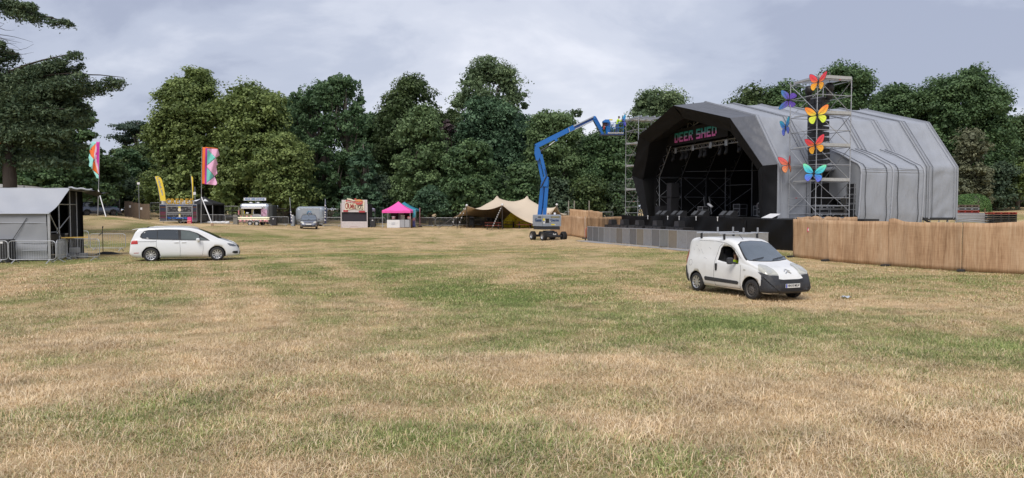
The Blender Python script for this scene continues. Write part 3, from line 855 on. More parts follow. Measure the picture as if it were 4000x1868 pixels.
 for i, (px, Y, yt, hw_, lmn, lab) in enumerate([(690, 108, 330, 70, 'yew', 'dark yew filling the gap under the lime domes'), (600, 104, 400, 70, 'oak', 'shaded low tree behind the sandwich trailer'), (770, 99, 440, 55, 'mid', 'low dark shrub mass behind the silver trailer'),
             (480, 103, 420, 60, 'oak', 'shaded low tree behind the crepe trailer'), (960, 97, 430, 45, 'yew', 'dark yew right of the crumble stall'), (1150, 96, 440, 55, 'oak', 'dark shrub mass left of the stretch tent'),
             (1260, 98, 430, 55, 'yew', 'dark yew behind the twin tent peaks'), (1400, 96, 440, 50, 'yew', 'dark shrub mass behind the reed screens'), (1475, 96, 430, 45, 'oak', 'dark shrub mass right of the reed screens'), (1560, 98, 440, 40, 'yew', 'dark yew at the foot of the left scaffold tower'),
             (300, 100, 430, 60, 'yew', 'dark yew behind the mesh fence by the estate car'), (2320, 100, 400, 60, 'oak', 'shaded low tree behind the far end of the stage'), (2450, 105, 440, 60, 'yew', 'dark yew behind the clipped bush'), (2540, 108, 440, 60, 'yew', 'dark yew on the far side of the pale grass')]):
  T('yew_tree' if lmn == 'yew' else 'understorey_tree', lab, K(px), Y, K(yt), K(hw_), K(552), 'broad', lmn, 140 + i, shape='dome', lobes_n=26, leaf=0.36, lobe_r=1.8, group='low shaded trees at the wood edge')
 for i, (px, Y, yt, hw_, lm_, lab) in enumerate([(150, 112, 330, 120, 'mid', 'broad dark tree at the back of the wood behind the fir'), (395, 112, 350, 90, 'oak', 'broad tree at the back of the wood left of the lime'), (745, 112, 235, 100, 'birch', 'broad tree at the back of the wood right of the lime'), (940, 114, 275, 100, 'mid', 'broad tree at the back of the wood left of the oak'),
   (1125, 114, 270, 110, 'oak', 'broad tree at the back of the wood right of the oak'), (1310, 114, 275, 110, 'holly', 'broad tree at the back of the wood behind the lift mast'), (1480, 114, 330, 90, 'mid', 'broad tree at the back of the wood below the jib'), (1740, 114, 330, 110, 'mid', 'broad tree at the back hidden mostly by the stage roof'), (2030, 114, 215, 110, 'oak', 'broad tree at the back left of the scaffold tower'), (2290, 114, 235, 110, 'oak', 'broad tree at the back between the right hand domes'), (2600, 114, 330, 110, 'mid', 'broad tree at the back cut by the right edge')]):
  T('woodland_tree', lab, K(px), Y, K(yt), K(hw_), K(550), 'broad', lm_, 170 + i, shape='tall', lobes_n=36, leaf=0.42, lobe_r=2.4, group='broad trees at the back of the wood')
 build_fir()
 x = X(K(2441), 88); z0 = W(K(2441), 812, 88).z - 0.4
 rng = np.random.default_rng(77)
 root = thing('clipped_bush', 'clipped round green bush right of the stage end', 'bush', (x, 88, z0))
 n = 9000
 e = unit(rng.normal(size=(n, 3))); e[:, 2] = np.abs(e[:, 2])
 sq = np.sign(e) * np.abs(e) ** 0.72
 rr = (0.93 + 0.09 * rng.random((n, 1)))
 P = sq * np.array([2.15, 1.6, 2.25]) * rr
 P[:, 2] -= 0.15
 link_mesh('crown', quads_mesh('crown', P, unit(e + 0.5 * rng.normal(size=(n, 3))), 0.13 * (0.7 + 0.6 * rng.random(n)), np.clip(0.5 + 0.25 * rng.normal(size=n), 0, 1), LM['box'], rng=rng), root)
 mb = MB(); mb.lathe([(0.02, -0.2), (0.9, -0.1), (1.3, 0.6), (1.2, 1.6), (0.5, 1.9), (0.02, 1.95)], 14)
 mb.build('stems', M_bark, root)
def pine_far():
 rng = np.random.default_rng(31)
 Y = 112; px = K(352); x = X(px, Y); zb = gz(x, Y)
 root = thing('pine_tree', 'dark flat topped pine between the fir and the big lime', 'tree', (x, Y, zb), 0, 'trees behind the meadow')
 mb = MB(); top = W(px, K(288), Y).z - zb
 mb.path([(1, 0, -0.3), (0.6, 0, top * .4), (-0.3, 0, top * .7), (0, 0, top * .92)], .2, 8, rads=[.45, .38, .3, .12])
 lobes = []
 for k in range(30):
  dx = (rng.random() - .5) * 2 * K(64) / FPX * Y
  hz = top * (0.98 - 0.42 * (abs(dx) / 4.5) ** 1.3) - rng.random() * 2.4
  lobes.append((dx, (rng.random() - .5) * 4, hz, 1.25 + .7 * rng.random(), 0.5))
  if k % 2 == 0: branch_mb(mb, (0, 0, top * .5 + rng.random() * 2), (dx, 0, hz), .16, .04, rng)
 C_, N_, S_, T_ = crown_points(lobes, rng, sub=16, leaves=26, leaf=0.26, flat=0.55)
 mb.build('trunk', M_bark, root); link_mesh('crown', quads_mesh('crown', C_, N_, S_, T_, LM['pine'], rng=rng), root)
def build_fir():
 """the big old fir at the left edge: bare leader, shelves of foliage reaching right"""
 rng = np.random.default_rng(41)
 Y = 50.0; px0 = 40; x = X(px0, Y); zb = gz(x, Y)
 root = thing('fir_tree', 'big old dark fir at the left edge with a bare upper leader', 'tree', (x, Y, zb))
 Z = lambda py: W(px0, py, Y).z - zb
 DX = lambda px: X(px, Y) - x
 mb = MB()
 mb.path([(DX(40), 0, -0.4), (DX(44), 0, Z(700)), (DX(38), 0, Z(540)), (DX(15), 0, Z(400)), (DX(8), 0, Z(180)), (DX(14), 0, Z(60)), (DX(22), 0, Z(-60)), (DX(24), 0, Z(-300))], .3, 12, rads=[.48, .42, .36, .2, .12, .10, .08, .03])
 shelves = []   # (px_end, y_end, y_start, thickness m, start px)
 shelves += [(255, 70, 20, .75, 20), (150, 15, 10, .7, 20), (60, 5, -30, .6, 10), (200, 40, 0, .5, 60),
    (85, 175, 200, .8, 5), (60, 215, 230, 1.0, 0), (130, 265, 290, .9, 0),
    (360, 212, 285, 1.0, 90), (270, 245, 300, 1.1, 60), (160, 235, 300, .9, 60), (330, 250, 320, .8, 120),
    (465, 292, 350, 1.0, 150), (440, 320, 360, .8, 150), (390, 300, 340, .9, 100), (330, 335, 350, 1.0, 60), (230, 300, 340, 1.2, 30), (200, 370, 370, 1.1, 20),
    (330, 400, 390, .9, 60), (350, 440, 420, 1.0, 60), (300, 420, 400, 1.0, 50), (360, 470, 450, .9, 90), (180, 470, 440, 1.0, 20), (260, 490, 470, 1.1, 20), (340, 520, 490, .9, 90),
    (180, 520, 500, 1.0, 10), (110, 440, 430, 1.0, 0), (90, 380, 360, 1.1, -20), (240, 545, 520, .8, 40), (330, 565, 530, .7, 120), (120, 350, 330, 1.2, -10), (60, 300, 290, 1.2, -40), (100, 520, 500, 1., -30)]
 Cs = []; Ns = []; Ss = []; Ts = []
 for (pe, ye, ys_, th, ps) in shelves:
  for rep in range(2):
   yo = (rng.random() - 0.5) * 3.2
   p0 = np.array([DX(ps), yo * 0.3, Z(ys_)]); p1 = np.array([DX(pe), yo, Z(ye)])
   if rep == 1:
    p1 = p1 * 0.72 + p0 * 0.28; p1[2] -= 0.3
   branch_mb(mb, (DX(20), 0, Z(ys_ + 12)), tuple(p1), .11, .02, rng, 0.04, 5, 5)
   Ld = np.linalg.norm(p1 - p0)
   n = int(560 * max(1.0, Ld / 1.6))
   t = rng.random(n) ** 0.8
   wv = th * (1.1 - 0.75 * t)
   off = rng.normal(size=(n, 3)) * np.stack([0.35 * wv, 0.7 * wv, 0.16 * wv], 1)
   clump = np.sin(t * Ld * 4.2 + rep * 2 + pe) * 0.16 * th
   P = p0 + (p1 - p0) * t[:, None] + off
   P[:, 2] += clump - 0.42 * np.abs(off[:, 1]) - (rng.random(n) ** 3) * 0.75 * th * (1 - 0.5 * t)
   d = unit(p1 - p0)
   Cs.append(P); Ns.append(unit(rng.normal(size=(n, 3)) * 0.55 + np.array([0, -0.2, 0.8])))
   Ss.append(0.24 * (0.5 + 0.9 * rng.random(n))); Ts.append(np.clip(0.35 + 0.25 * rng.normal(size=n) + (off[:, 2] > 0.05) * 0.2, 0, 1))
 lobes = []
 for k in range(74):
  pyv = 290 + 350 * rng.random()
  lim = 330 if pyv > 330 else 210
  lobes.append((DX(-160 + rng.random() * (lim + 90)), (rng.random() - 0.3) * 4, Z(pyv), 0.95, 0.55))
 c2 = crown_points(lobes, rng, sub=26, leaves=30, leaf=0.24, flat=0.5, droop=0.5)
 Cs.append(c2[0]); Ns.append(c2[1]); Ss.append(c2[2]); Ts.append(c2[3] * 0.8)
 for k in range(13):
  yv = 90 + rng.random() * 110
  branch_mb(mb, (DX(12), 0, Z(yv)), (DX(12) + (0.5 + 2.1 * rng.random()), rng.normal() * .6, Z(yv) + (rng.random() - .6) * 1.0), .025, .006, rng, .1, 4, 4)
 mb.build('trunk', M_barkred, root)
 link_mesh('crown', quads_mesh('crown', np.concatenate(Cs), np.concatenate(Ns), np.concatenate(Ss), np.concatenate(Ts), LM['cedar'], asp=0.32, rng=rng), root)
# ================================================================== STAGE
TH = math.atan2(0.28, 0.96)
SX, SY = 15.8, 58.4
DECK = 2.12
NV = Vector((math.cos(TH), math.sin(TH), 0)); UV = Vector((-math.sin(TH), math.cos(TH), 0))
def S2W(a, w, z=0.0):
 return Vector((SX, SY, 0)) + NV * a + UV * w + Vector((0, 0, z))
PROF = [(-9.4, 2.0), (-9.4, 5.86), (-6.7, 9.55), (0, 11.5), (6.7, 9.55), (9.4, 5.86), (9.4, 2.0)]
BAY = 2.64
NB = 6
M_pvc = M('grey stage cover fabric', (0.315, 0.332, 0.368), 0.5, 0, 0.09, 0.5, bump=.8, bscale=1.1, bdist=.14, stretch=(1.6, 1.0, 0.55), dirt=0.25, dirtcol=(0.27, 0.28, 0.30), spec=0.4)
M_pvcseam = M('grey cover welt', (0.335, 0.35, 0.385), 0.5, 0, 0.08, 2)
M_strap = M('dark webbing strap', (0.07, 0.075, 0.085), 0.7, 0, 0.2, 3)
M_net = M('dark grey awning mesh', (0.105, 0.11, 0.125), 0.55, 0, 0.15, 0.7, bump=0.9, bscale=1.6, bdist=.12)  # awning mesh; sheen of the right slopes put into its grey
M_lining = M('black inner lining', (0.008, 0.008, 0.009), 0.85, 0, 0.3, 1)
M_deckm = M('black stage deck', (0.03, 0.03, 0.032), 0.5, 0, 0.3, 2)
M_case = M('black flight case panel', (0.02, 0.02, 0.022), 0.5, 0, 0.3, 4)
M_steeldark = M('unlit truss tube', (0.15, 0.155, 0.17), 0.45, 0.4, 0.15, 5)  # inner truss tubes: stage interior shade put into a darker steel colour
def prof_pt(t, inset=0.0, sub=None):
 """t in 0..6 along the profile corners; inset moves it towards the middle"""
 i = min(5, int(t)); f = t - i
 a = PROF[i]; b = PROF[i + 1]
 w = a[0] + (b[0] - a[0]) * f; z = a[1] + (b[1] - a[1]) * f
 c = (0, 4.5)
 d = Vector((c[0] - w, c[1] - z))
 if d.length > 0: d.normalize()
 return w + d.x * inset, z + d.y * inset
def wr(p, s, amp=1.0):
 return mnoise.noise(Vector(p) * s) * amp
def cover_bay(mb, a0, a1, seed, t0=0.0, t1=6.0, sag=0.16):
 nseg = int((t1 - t0) * 12)
 def fn(u, v):
  t = t0 + (t1 - t0) * v
  k = math.sin(PI * u)
  tt = abs((t % 1.0) - 0.5) * 2
  ins = sag * k * (1.0 - 0.35 * tt)
  w, z = prof_pt(t, 0)
  a = a0 + (a1 - a0) * u
  cr_ = 0.0
  if 1 <= t < 2 or 4 <= t < 5 or 5 <= t or t < 1:
   ph = (z * 2.9 - a * 2.0 + 1.2 * math.sin(a * 1.1 + z * .4) + seed * 1.7)
   env = max(0.0, wr((a, w, z + seed * 7), 0.6) + 0.40) * k
   cr_ = 0.095 * (math.sin(ph * 1.9) ** 3) * env * 1.2
  cr_ += 0.05 * wr((a * 1.2, w * .6, z * .6 + seed * 5), 1.0) * k
  w2, z2 = prof_pt(t, ins + cr_)
  return (a, w2, z2)
 mb.grid(fn, 14, nseg)
def build_stage():
 st = thing('festival_stage', 'large open festival stage under a grey faceted cover with black front', 'stage', (SX, SY, 0), TH)
 mb = MB(); mb.box((6.9, 0.9, DECK - 0.09), (17.8, 20.6, 0.18)); mb.box((1.0, -11.45, DECK - 0.095), (6.0, 5.8, 0.17)); mb.build('deck', M_deckm, st)
 mb = MB()
 for a in np.arange(-1.6, 15.8, 2.4):
  for w in np.arange(-9.2, 11.2, 2.4):
   mb.tube((a, w, 0), (a, w, DECK - .18), .035, 5)
 mb.build('deck_leg', M_galvd, st)['kind'] = 'stuff'
 def skirt(name, p0, p1, z0, z1, drift=0.0, seed=0, zt=None):
  mb = MB(); p0 = Vector(p0 + (0,)); p1 = Vector(p1 + (0,)); Ld = (p1 - p0).length
  d = (p1 - p0).normalized(); nrm = Vector((d.y, -d.x, 0))
  def fn(u, v):
   p = p0 + (p1 - p0) * u
   top = z1 + 0.05 * math.sin(u * Ld * 0.8 + seed) * (v > .9) + (zt(u) if zt else 0) * v
   z = z0 + (top - z0) * v
   f = 0.10 * math.sin(u * Ld * 2.2 + 1.5 * math.sin(v * 3 + u * 4) + seed) * (1 - 0.55 * v) + 0.14 * wr((u * Ld * .45, v * 1.6, seed), 1.0) + 0.08 * math.sin((u * Ld * 1.1 - v * 2.6 + seed) * 2.1) * math.sin(PI * v)
   q = p + nrm * f + nrm * drift * (1 - v)
   return (q.x, q.y, z)
  mb.grid(fn, max(8, int(Ld * 6)), 14)
  mb.build(name, M_darkcloth, st)
 skirt('skirt', (-2.12, 11.6), (-2.12, 0.4), 0.02, 2.16, seed=1)
 skirt('skirt', (-2.20, 0.7), (-2.20, -9.2), 0.02, 2.16, seed=4)
 skirt('skirt', (-2.30, -8.8), (-2.3, -14.4), 0.02, 2.10, drift=-0.1, seed=8)
 skirt('skirt', (-2.3, -14.4), (2.8, -14.5), 0.02, 2.05, seed=11)
 skirt('skirt', (3.0, 11.6), (-2.12, 11.6), 0.02, 2.14, seed=14)
 for k in range(NB):
  mb = MB(); cover_bay(mb, k * BAY, (k + 1) * BAY, k, t0=(1.0 if k == 1 else 0.0))
  mb.build('roof_cover', M_pvc, st)
 mb = MB()
 mb.path([(BAY + .1, -9.42, 5.75), (BAY * 1.5, -9.5, 5.55), (2 * BAY, -9.45, 5.7)], .16, 7)
 mb.build('rolled_wall_cover', M_pvc, st)
 mb = MB(); mb.add([(NB * BAY + .01, w, z) for w, z in PROF], [tuple(range(7))]); mb.build('end_wall', M_pvc, st)
 for k in range(NB + 1):
  mb = MB()
  pts = []
  for i in range(7):
   w, z = PROF[i]
   c = 0.06
   sgn = -1 if w < 0 else 1
   pts.append((k * BAY, w + (0.05 * sgn if w else 0), z + 0.03))
  for i in range(6): mb.bar(pts[i], pts[i + 1], 0.11, 0.05, up=(0, (pts[i][1] + pts[i + 1][1]) or 0.01, 1.5) if 0 < i < 5 else (0, 1, 0))
  mb.build('arch_welt', M_pvcseam, st)
  mb = MB()
  for off in (-0.28, 0.28):
   if (k == 0 and off < 0) or (k == NB and off > 0): continue
   P = [(k * BAY + off, p[1] * 1.0, p[2] - 0.005) for p in pts]
   for i in range(6): mb.tube(P[i], P[i + 1], 0.022, 4)
  mb.build('edge_rope', M_strap if k % 2 else M_pvcseam, st)
 mb = MB()
 def lin(u, v):
  t = 6 * v; w, z = prof_pt(t, 0.42)
  return (0.1 + u * (NB * BAY - .3), w, z)
 mb.grid(lin, 1, 6, smooth=False); mb.build('inner_lining', M_lining, st)
 mb = MB()
 def drape(u, v):
  w = -8.6 + 17.2 * u; zt_ = 11.0 - max(0, abs(w) - 0) * 0.30 if abs(w) < 6.4 else 9.0 - (abs(w) - 6.4) * 1.4
  return (10.4 + 0.14 * math.sin(w * 5.0 + math.sin(w)), w, DECK + (zt_ - DECK) * v)
 mb.grid(drape, 180, 3); mb.build('backdrop_drape', M_lining, st)
 for s in (-1, 1):
  mb = MB()
  def side(u, v, s=s): return (1.2 + 9.2 * u, s * (8.75 + 0.1 * math.sin(u * 44)), DECK + 3.6 * v)
  if s < 0: mb.grid(side, 90, 2); mb.build('side_drape', M_lining, st)
 OUT = [(-1.15, -9.3, 1.9), (-1.15, -9.3, 5.75), (-2.1, -6.75, 9.3), (-2.9, 0.0, 11.1), (-2.6, 6.75, 9.36), (-2.0, 9.35, 5.9), (-1.3, 8.3, 2.1)]
 INN = [(-0.9, -8.7, 1.9), (-0.85, -8.35, 5.5), (-1.5, -5.9, 8.45), (-1.9, 0.2, 10.15), (-1.8, 6.1, 8.7), (-1.3, 8.5, 5.5), (-1.0, 7.9, 2.1)]
 ARC = [(0.0, w, z) for w, z in PROF]
 def lerp(a, b, t): return tuple(a[i] + (b[i] - a[i]) * t for i in range(3))
 for i in range(6):
  mb = MB()
  def outer(u, v, i=i):
   a = lerp(OUT[i], OUT[i + 1], v); b = lerp(ARC[i], ARC[i + 1], v)
   p = lerp(a, b, u)
   k = math.sin(PI * u) * math.sin(PI * v)
   c = Vector((0, -p[1], 4.5 - p[2])).normalized()
   f = 0.16 * k + 0.045 * k * math.sin((p[2] * 2.2 + p[0] * 3.0 + 0.5 * p[1]) * 2.0) + 0.04 * wr(p, 1.2) * k
   return (p[0], p[1] + c.y * f, p[2] + c.z * f)
  mb.grid(outer, 12, 22)
  mb.build('awning_panel', M_net if i in (1, 2) else M_darkcloth, st)  # right slopes take the sheen-toned mesh, the other panels stay black
  mb = MB()
  def front(u, v, i=i):
   p = lerp(lerp(OUT[i], OUT[i + 1], v), lerp(INN[i], INN[i + 1], v), u)
   k = math.sin(PI * u)
   return (p[0] + 0.05 * k * math.sin(v * 9 + u * 5 + i) + 0.06 * wr((p[0] + i, p[1], p[2]), .9), p[1], p[2])
  mb.grid(front, 8, 22)
  mb.build('front_border', M_darkcloth, st)
 for i in range(6):
  mb = MB()
  def ret(u, v, i=i):
   p = lerp(INN[i], INN[i + 1], v); w, z = prof_pt(min(5.999, i + v), 0.42)
   if i == 0 and v == 0 or i == 5 and v == 1: z = 2.0
   return lerp(p, (0.12, w, z), u)
  mb.grid(ret, 3, 12); mb.build('inner_return', M_lining, st)
 def arch(a, r=0.035, name='truss_arch', mat=M_steeldark):
  mb = MB()
  o = [prof_pt(t, 0.30) for t in range(7)]; n_ = [prof_pt(t, 1.0) for t in range(7)]
  o[0] = (o[0][0], DECK); o[6] = (o[6][0], DECK); n_[0] = (-8.3, DECK); n_[6] = (8.3, DECK)
  for i in range(6):
   mb.tube((a, *o[i]), (a, *o[i + 1]), r, 5); mb.tube((a, *n_[i]), (a, *n_[i + 1]), r, 5)
   Ls = math.dist(o[i], o[i + 1]); ns = max(2, int(Ls / 1.1))
   for j in range(ns):
    t0, t1 = j / ns, (j + 1) / ns
    p = lambda A, t: (a, A[i][0] + (A[i + 1][0] - A[i][0]) * t, A[i][1] + (A[i + 1][1] - A[i][1]) * t)
    mb.tube(p(o, t0), p(n_, (t0 + t1) / 2), r * .6, 4); mb.tube(p(n_, (t0 + t1) / 2), p(o, t1), r * .6, 4)
  return mb.build(name, mat, st)
 arch(0.35, 0.05, mat=M_galvd)
 for k in range(1, 4): arch(k * BAY)
 for i in range(1, 6):
  for k in range(3):
   mb = MB(); w, z = prof_pt(i, 0.45); mb.tube((k * BAY + .35, w, z), ((k + 1) * BAY, w, z), .03, 5); mb.build('purlin', M_steeldark, st)
 for k in range(3):
  mb = MB()
  a0, a1 = k * BAY + .35, (k + 1) * BAY
  w = 8.45
  for (z0, z1) in ((DECK, 3.9), (3.9, 5.7)):
   mb.tube((a0, w, z0), (a1, w, z1), .028, 5); mb.tube((a1, w, z0), (a0, w, z1), .028, 5)
   mb.tube((a0, w, z1), (a1, w, z1), .032, 5)
  mb.build('side_brace', M_galvd, st)
 for (a, w, z1) in ((6.5, 7.0, 6.6), (7.5, 4.3, 7.0), (8.6, 1.4, 7.3), (8.6, 4.3, 7.3), (8.8, -1.2, 7.0)):
  mb = MB(); mb.tube((a, w, DECK), (a, w, z1), .04, 6)
  mb.build('support_post', M_galvd, st)
 for (p, q) in (((8.6, 4.3, 5.4), (8.6, 1.4, 5.4)), ((8.6, 4.3, 4.6), (8.6, 1.4, 4.6)), ((8.6, 1.4, 6.2), (8.8, -1.2, 6.2)), ((6.5, 7.0, 5.0), (7.5, 4.3, 5.0)), ((8.6, 4.3, 3.3), (8.6, 1.4, 4.4)), ((8.6, 1.4, 3.2), (8.8, -1.2, 4.8)), ((6.5, 7.0, 3.0), (7.5, 4.3, 4.7)), ((3.0, 8.3, 6.3), (8.6, 4.3, 6.3)), ((8.6, 4.3, 6.3), (8.6, -6, 6.3))):
  mb = MB(); mb.tube(p, q, .028, 5); mb.build('cross_tube', M_galvd, st)
 sg = thing('stage_sign', 'DEER SHED name sign in teal and pink letters under the stage roof', 'sign', S2W(0.12, 1.7, 9.05), TH - PI / 2)
 mb = MB(); mb.box((0, 0.06, 0.05), (9.4, 0.03, 1.35)); mb.build('backing', M_lining, sg)
 M_sign = grad_mat('teal to pink print', [(0.0, (0.80, 0.16, 0.52)), (0.42, (0.70, 0.24, 0.58)), (0.56, (0.14, 0.40, 0.42)), (1.0, (0.02, 0.30, 0.27))], 2, -0.40, 0.40)
 LET = {'D': ['1110', '1001', '1001', '1001', '1110'], 'E': ['1111', '1000', '1110', '1000', '1111'], 'R': ['1111', '1001', '1110', '1010', '1001'],
  'S': ['1111', '1000', '1111', '0001', '1111'], 'H': ['1001', '1001', '1111', '1001', '1001']}
 LET['D'] = ['1111', '1001', '1001', '1001', '1110']
 cx0 = -3.5
 x = cx0
 for ch in 'DEER SHED':
  if ch == ' ': x += 0.42; continue
  mb = MB(); rows = LET[ch]; cw, chh = 0.165, 0.165
  for r_, row in enumerate(rows):
   c0 = None
   for c in range(5):
    on = c < 4 and row[c] == '1'
    if on and c0 is None: c0 = c
    if not on and c0 is not None:
     mb.box(((c0 + c) / 2 * cw - 2 * cw, 0, (2 - r_) * chh), ((c - c0) * cw, 0.03, chh + 0.0006 * r_)); c0 = None
  mb.build('letter', M_sign, sg, loc=(x + 0.35, 0.0, 0))
  x += 0.80
 tr = thing('lighting_truss', 'long silver box truss hung across the stage mouth below the sign', 'truss', S2W(1.0, 2.2, 8.15), TH - PI / 2)
 Lh = 6.2
 for (yy, zz) in ((-.17, -.17), (.17, -.17), (-.17, .17), (.17, .17)):
  mb = MB(); mb.tube((-Lh, yy, zz), (Lh, yy, zz), .028, 6); mb.build('chord', M_alu, tr)
 for i in range(28):
  x0 = -Lh + i * 2 * Lh / 28; x1 = x0 + Lh / 14
  s = -.17 if i % 2 else .17
  mb = MB(); mb.tube((x0, -.17, s), (x1, -.17, -s), .016, 4); mb.tube((x0, .17, s), (x1, .17, -s), .016, 4); mb.build('lacing', M_alu, tr)
 for xh in (-4.5, 0, 4.5):
  mb = MB(); mb.tube((xh, 0, .17), (xh, 0, 2.0), .012, 4); mb.build('hanging_cable', M_black, tr)
 M_lens = M('lamp lens glass', (0.35, 0.36, 0.38), 0.1, 0.3, 0.2, 20)
 def blinder(loc, lab):
  t = thing('blinder_light', lab, 'stage light', loc, TH - PI / 2, 'four lens blinders on the front truss')
  mb = MB(); mb.box((0, 0.04, 0), (.34, .1, .5), bevel=.02); mb.build('housing', M_alu, t)
  for sx in (-.08, .08):
   for sz in (-.12, .12):
    mb = MB(); mb.lathe([(0.0, -.04), (.065, -.04), (.075, -.02), (.075, 0)], 10, mat=Matrix.Translation((sx, 0, sz)) @ Matrix.Rotation(PI / 2, 4, 'X')); mb.build('lens', M_lens, t)
  return t
 for i, (w, dz) in enumerate(((6.2, -.05), (3.2, 0), (0.4, .05), (-1.9, .1), (-4.1, .2))):
  blinder(S2W(0.72, w, 8.05), ['blinder light at the far left of the front truss', 'blinder light second along the front truss', 'blinder light at the middle of the front truss', 'blinder light right of the truss middle', 'blinder light nearest the right end of the truss'][i])
 def moving(loc, lab, big=True):
  t = thing('moving_head_light', lab, 'stage light', loc, TH - PI / 2 + random.uniform(-.5, .5), 'moving head lights hanging under the front truss')
  mb = MB(); mb.box((0, 0, -.08), (.34, .3, .16), bevel=.03); mb.build('base', M_case, t)
  mb = MB(); mb.box((-.19, 0, -.40), (.05, .16, .5), bevel=.02); mb.box((.19, 0, -.40), (.05, .16, .5), bevel=.02); mb.box((0, 0, -.18), (.40, .14, .06)); mb.build('yoke', M_case, t)
  mb = MB(); mb.lathe([(0.0, -.3), (.1, -.3), (.15, -.2), (.15, .12), (.12, .3), (0, .32)], 12, mat=Matrix.Translation((0, 0, -.5)) @ Matrix.Rotation(R(-25), 4, 'X')); mb.build('head', M_black, t)
  return t
 for i, w in enumerate((7.0, 5.4, 4.6, 2.3, 1.6, -0.7, -1.6, -3.4)):
  moving(S2W(1.0, w, 7.9), 'black moving head light under the front truss, number %s from the left end' % ['one', 'two', 'three', 'four', 'five', 'six', 'seven', 'eight'][i])
 def wedge(loc, rz, lab):
  t = thing('floor_monitor', lab, 'speaker', loc, rz, 'wedge monitors along the stage front')
  mb = MB(); mb.prism([(-.32, 0), (.30, 0), (.30, .17), (-.05, .50), (-.32, .50)], -.34, .34, axis='Y'); mb.build('cabinet', M_black, t)
  mb = MB(); mb.add([(.31, -.30, .19), (.31, .30, .19), (-.03, .30, .505), (-.03, -.30, .505)], [(0, 1, 2, 3)]); mb.build('grille', M('monitor grille', (0.075, 0.078, 0.085), .6, 0, .1, 30), t)
  return t
 w_ = [4.9, 4.0, 2.2, 1.2, -1.1, -2.2, -5.1, -6.0]
 for i, w in enumerate(w_):
  wedge(S2W(-1.4, w, DECK), TH + PI + random.uniform(-.05, .05), ['left', 'right'][i % 2] + ' wedge of the ' + ['far left', 'second', 'third', 'nearest'][i // 2] + ' pair of floor monitors on the stage edge')
 def case(loc, d, rz, lab, grp='flight cases on the stage', plates=2, name='flight_case'):
  t = thing(name, lab, 'flight case', loc, rz, grp)
  dx, dy, dz = d
  mb = MB(); mb.box((0, 0, dz / 2 + .1), (dx - .03, dy - .03, dz - .03)); mb.build('panel', M_case, t)
  mb = MB()
  for sx in (-1, 1):
   for sy in (-1, 1): mb.box((sx * dx / 2, sy * dy / 2, dz / 2 + .1), (.045, .045, dz))
  for zz in (.1, dz + .1, dz * .62 + .1):
   for sy in (-1, 1): mb.box((0, sy * (dy / 2 + .002), zz), (dx, .04, .04))
   for sx in (-1, 1): mb.box((sx * (dx / 2 + .002), 0, zz), (.04, dy, .04))
  mb.build('edging', M_alu, t)
  for j in range(plates):
   mb = MB(); mb.box(((j - (plates - 1) / 2) * dx * .5, -dy / 2 - .015, dz * .35 + .1), (.16, .02, .14)); mb.build('latch_plate', M_alu, t)
  mb = MB()
  for sx in (-1, 1):
   for sy in (-1, 1): mb.lathe([(0, -.02), (.05, -.02), (.05, .02), (0, .02)], 8, mat=Matrix.Translation((sx * dx * .4, sy * dy * .4, .05)) @ Matrix.Rotation(PI / 2, 4, 'X'))
  mb.build('castors', M_black, t)
  return t
 fr = TH - PI / 2
 case(S2W(1.5, 2.6, DECK), (.75, .6, .75), fr, 'small open rack case with two bright plates behind the monitors')
 case(S2W(4.2, 1.2, DECK), (.95, .7, .95), fr, 'tall rack case left of the tall black case', plates=2)
 case(S2W(4.6, -1.3, DECK), (1.4, .7, .8), fr, 'long low dark case upstage centre', plates=1)
 case(S2W(3.6, -3.0, DECK), (.7, .7, 1.05), fr, 'upright black case with a bright top plate', plates=1)
 case(S2W(2.6, -4.6, DECK), (1.25, .75, .95), fr, 'flight case with a smaller case standing on it')
 case(S2W(2.6, -4.5, DECK + 1.05), (.75, .55, .45), fr, 'smaller flight case standing on the larger one', plates=1)
 case(S2W(1.9, -6.7, DECK), (1.45, .8, .95), fr, 'wide flight case with a white label near the right leg')
 mb = MB(); mb.box((0, 0, 0), (.55, .015, .12)); o = mb.build('case_label', M_whiteplain, [c for c in COL.objects if c.get('label') == 'wide flight case with a white label near the right leg'][0], loc=(0, -.43, .80))
 case(S2W(2.4, -7.9, DECK), (.8, .8, 1.1), fr, 'dark flight case closest to the right stage leg')
 def cab(loc, d, rz, lab, grp):
  t = thing('speaker_cabinet', lab, 'speaker', loc, rz, grp)
  mb = MB(); mb.box((0, 0, d[2] / 2), d, bevel=.02); mb.build('cabinet', M_black, t)
  mb = MB(); mb.box((0, -d[1] / 2 - .006, d[2] / 2), (d[0] * .9, .012, d[2] * .9)); mb.build('grille', M('speaker grille', (0.035, 0.035, 0.04), .5, 0, .2, 40, bump=.3, bscale=200), t)
  return t
 cab(S2W(.6, 6.3, DECK), (.75, .8, 1.7), fr, 'tall black side fill bottom cabinet at stage left', 'side fill speakers')
 cab(S2W(.6, 6.3, DECK + 1.7), (.85, .8, 1.3), fr, 'upper black side fill cabinet at stage left', 'side fill speakers')
 cab(S2W(.1, 7.5, DECK), (.9, .8, .95), fr, 'low black cabinet beside the side fill stack', 'side fill speakers')
 for i, (w, tlt) in enumerate(((4.6, .35), (3.7, .35))):
  t = thing('keyboard_stand', ['leaning silver folded stand left of the small rack case', 'leaning silver folded stand right behind the small rack case'][i], 'stand', S2W(3.0, w, DECK), fr)
  mb = MB()
  for dx in (-.05, .05): mb.bar((dx, 0, .2), (dx - .45, 0, 1.75), .035, .035)
  mb.build('rail', M_alu, t)
  mb = MB(); mb.tube((-.5, 0, .1), (.1, 0, .9), .02, 5); mb.tube((-.25, -.2, 0), (-.25, .2, 0), .02, 5); mb.build('foot', M_galvd, t)
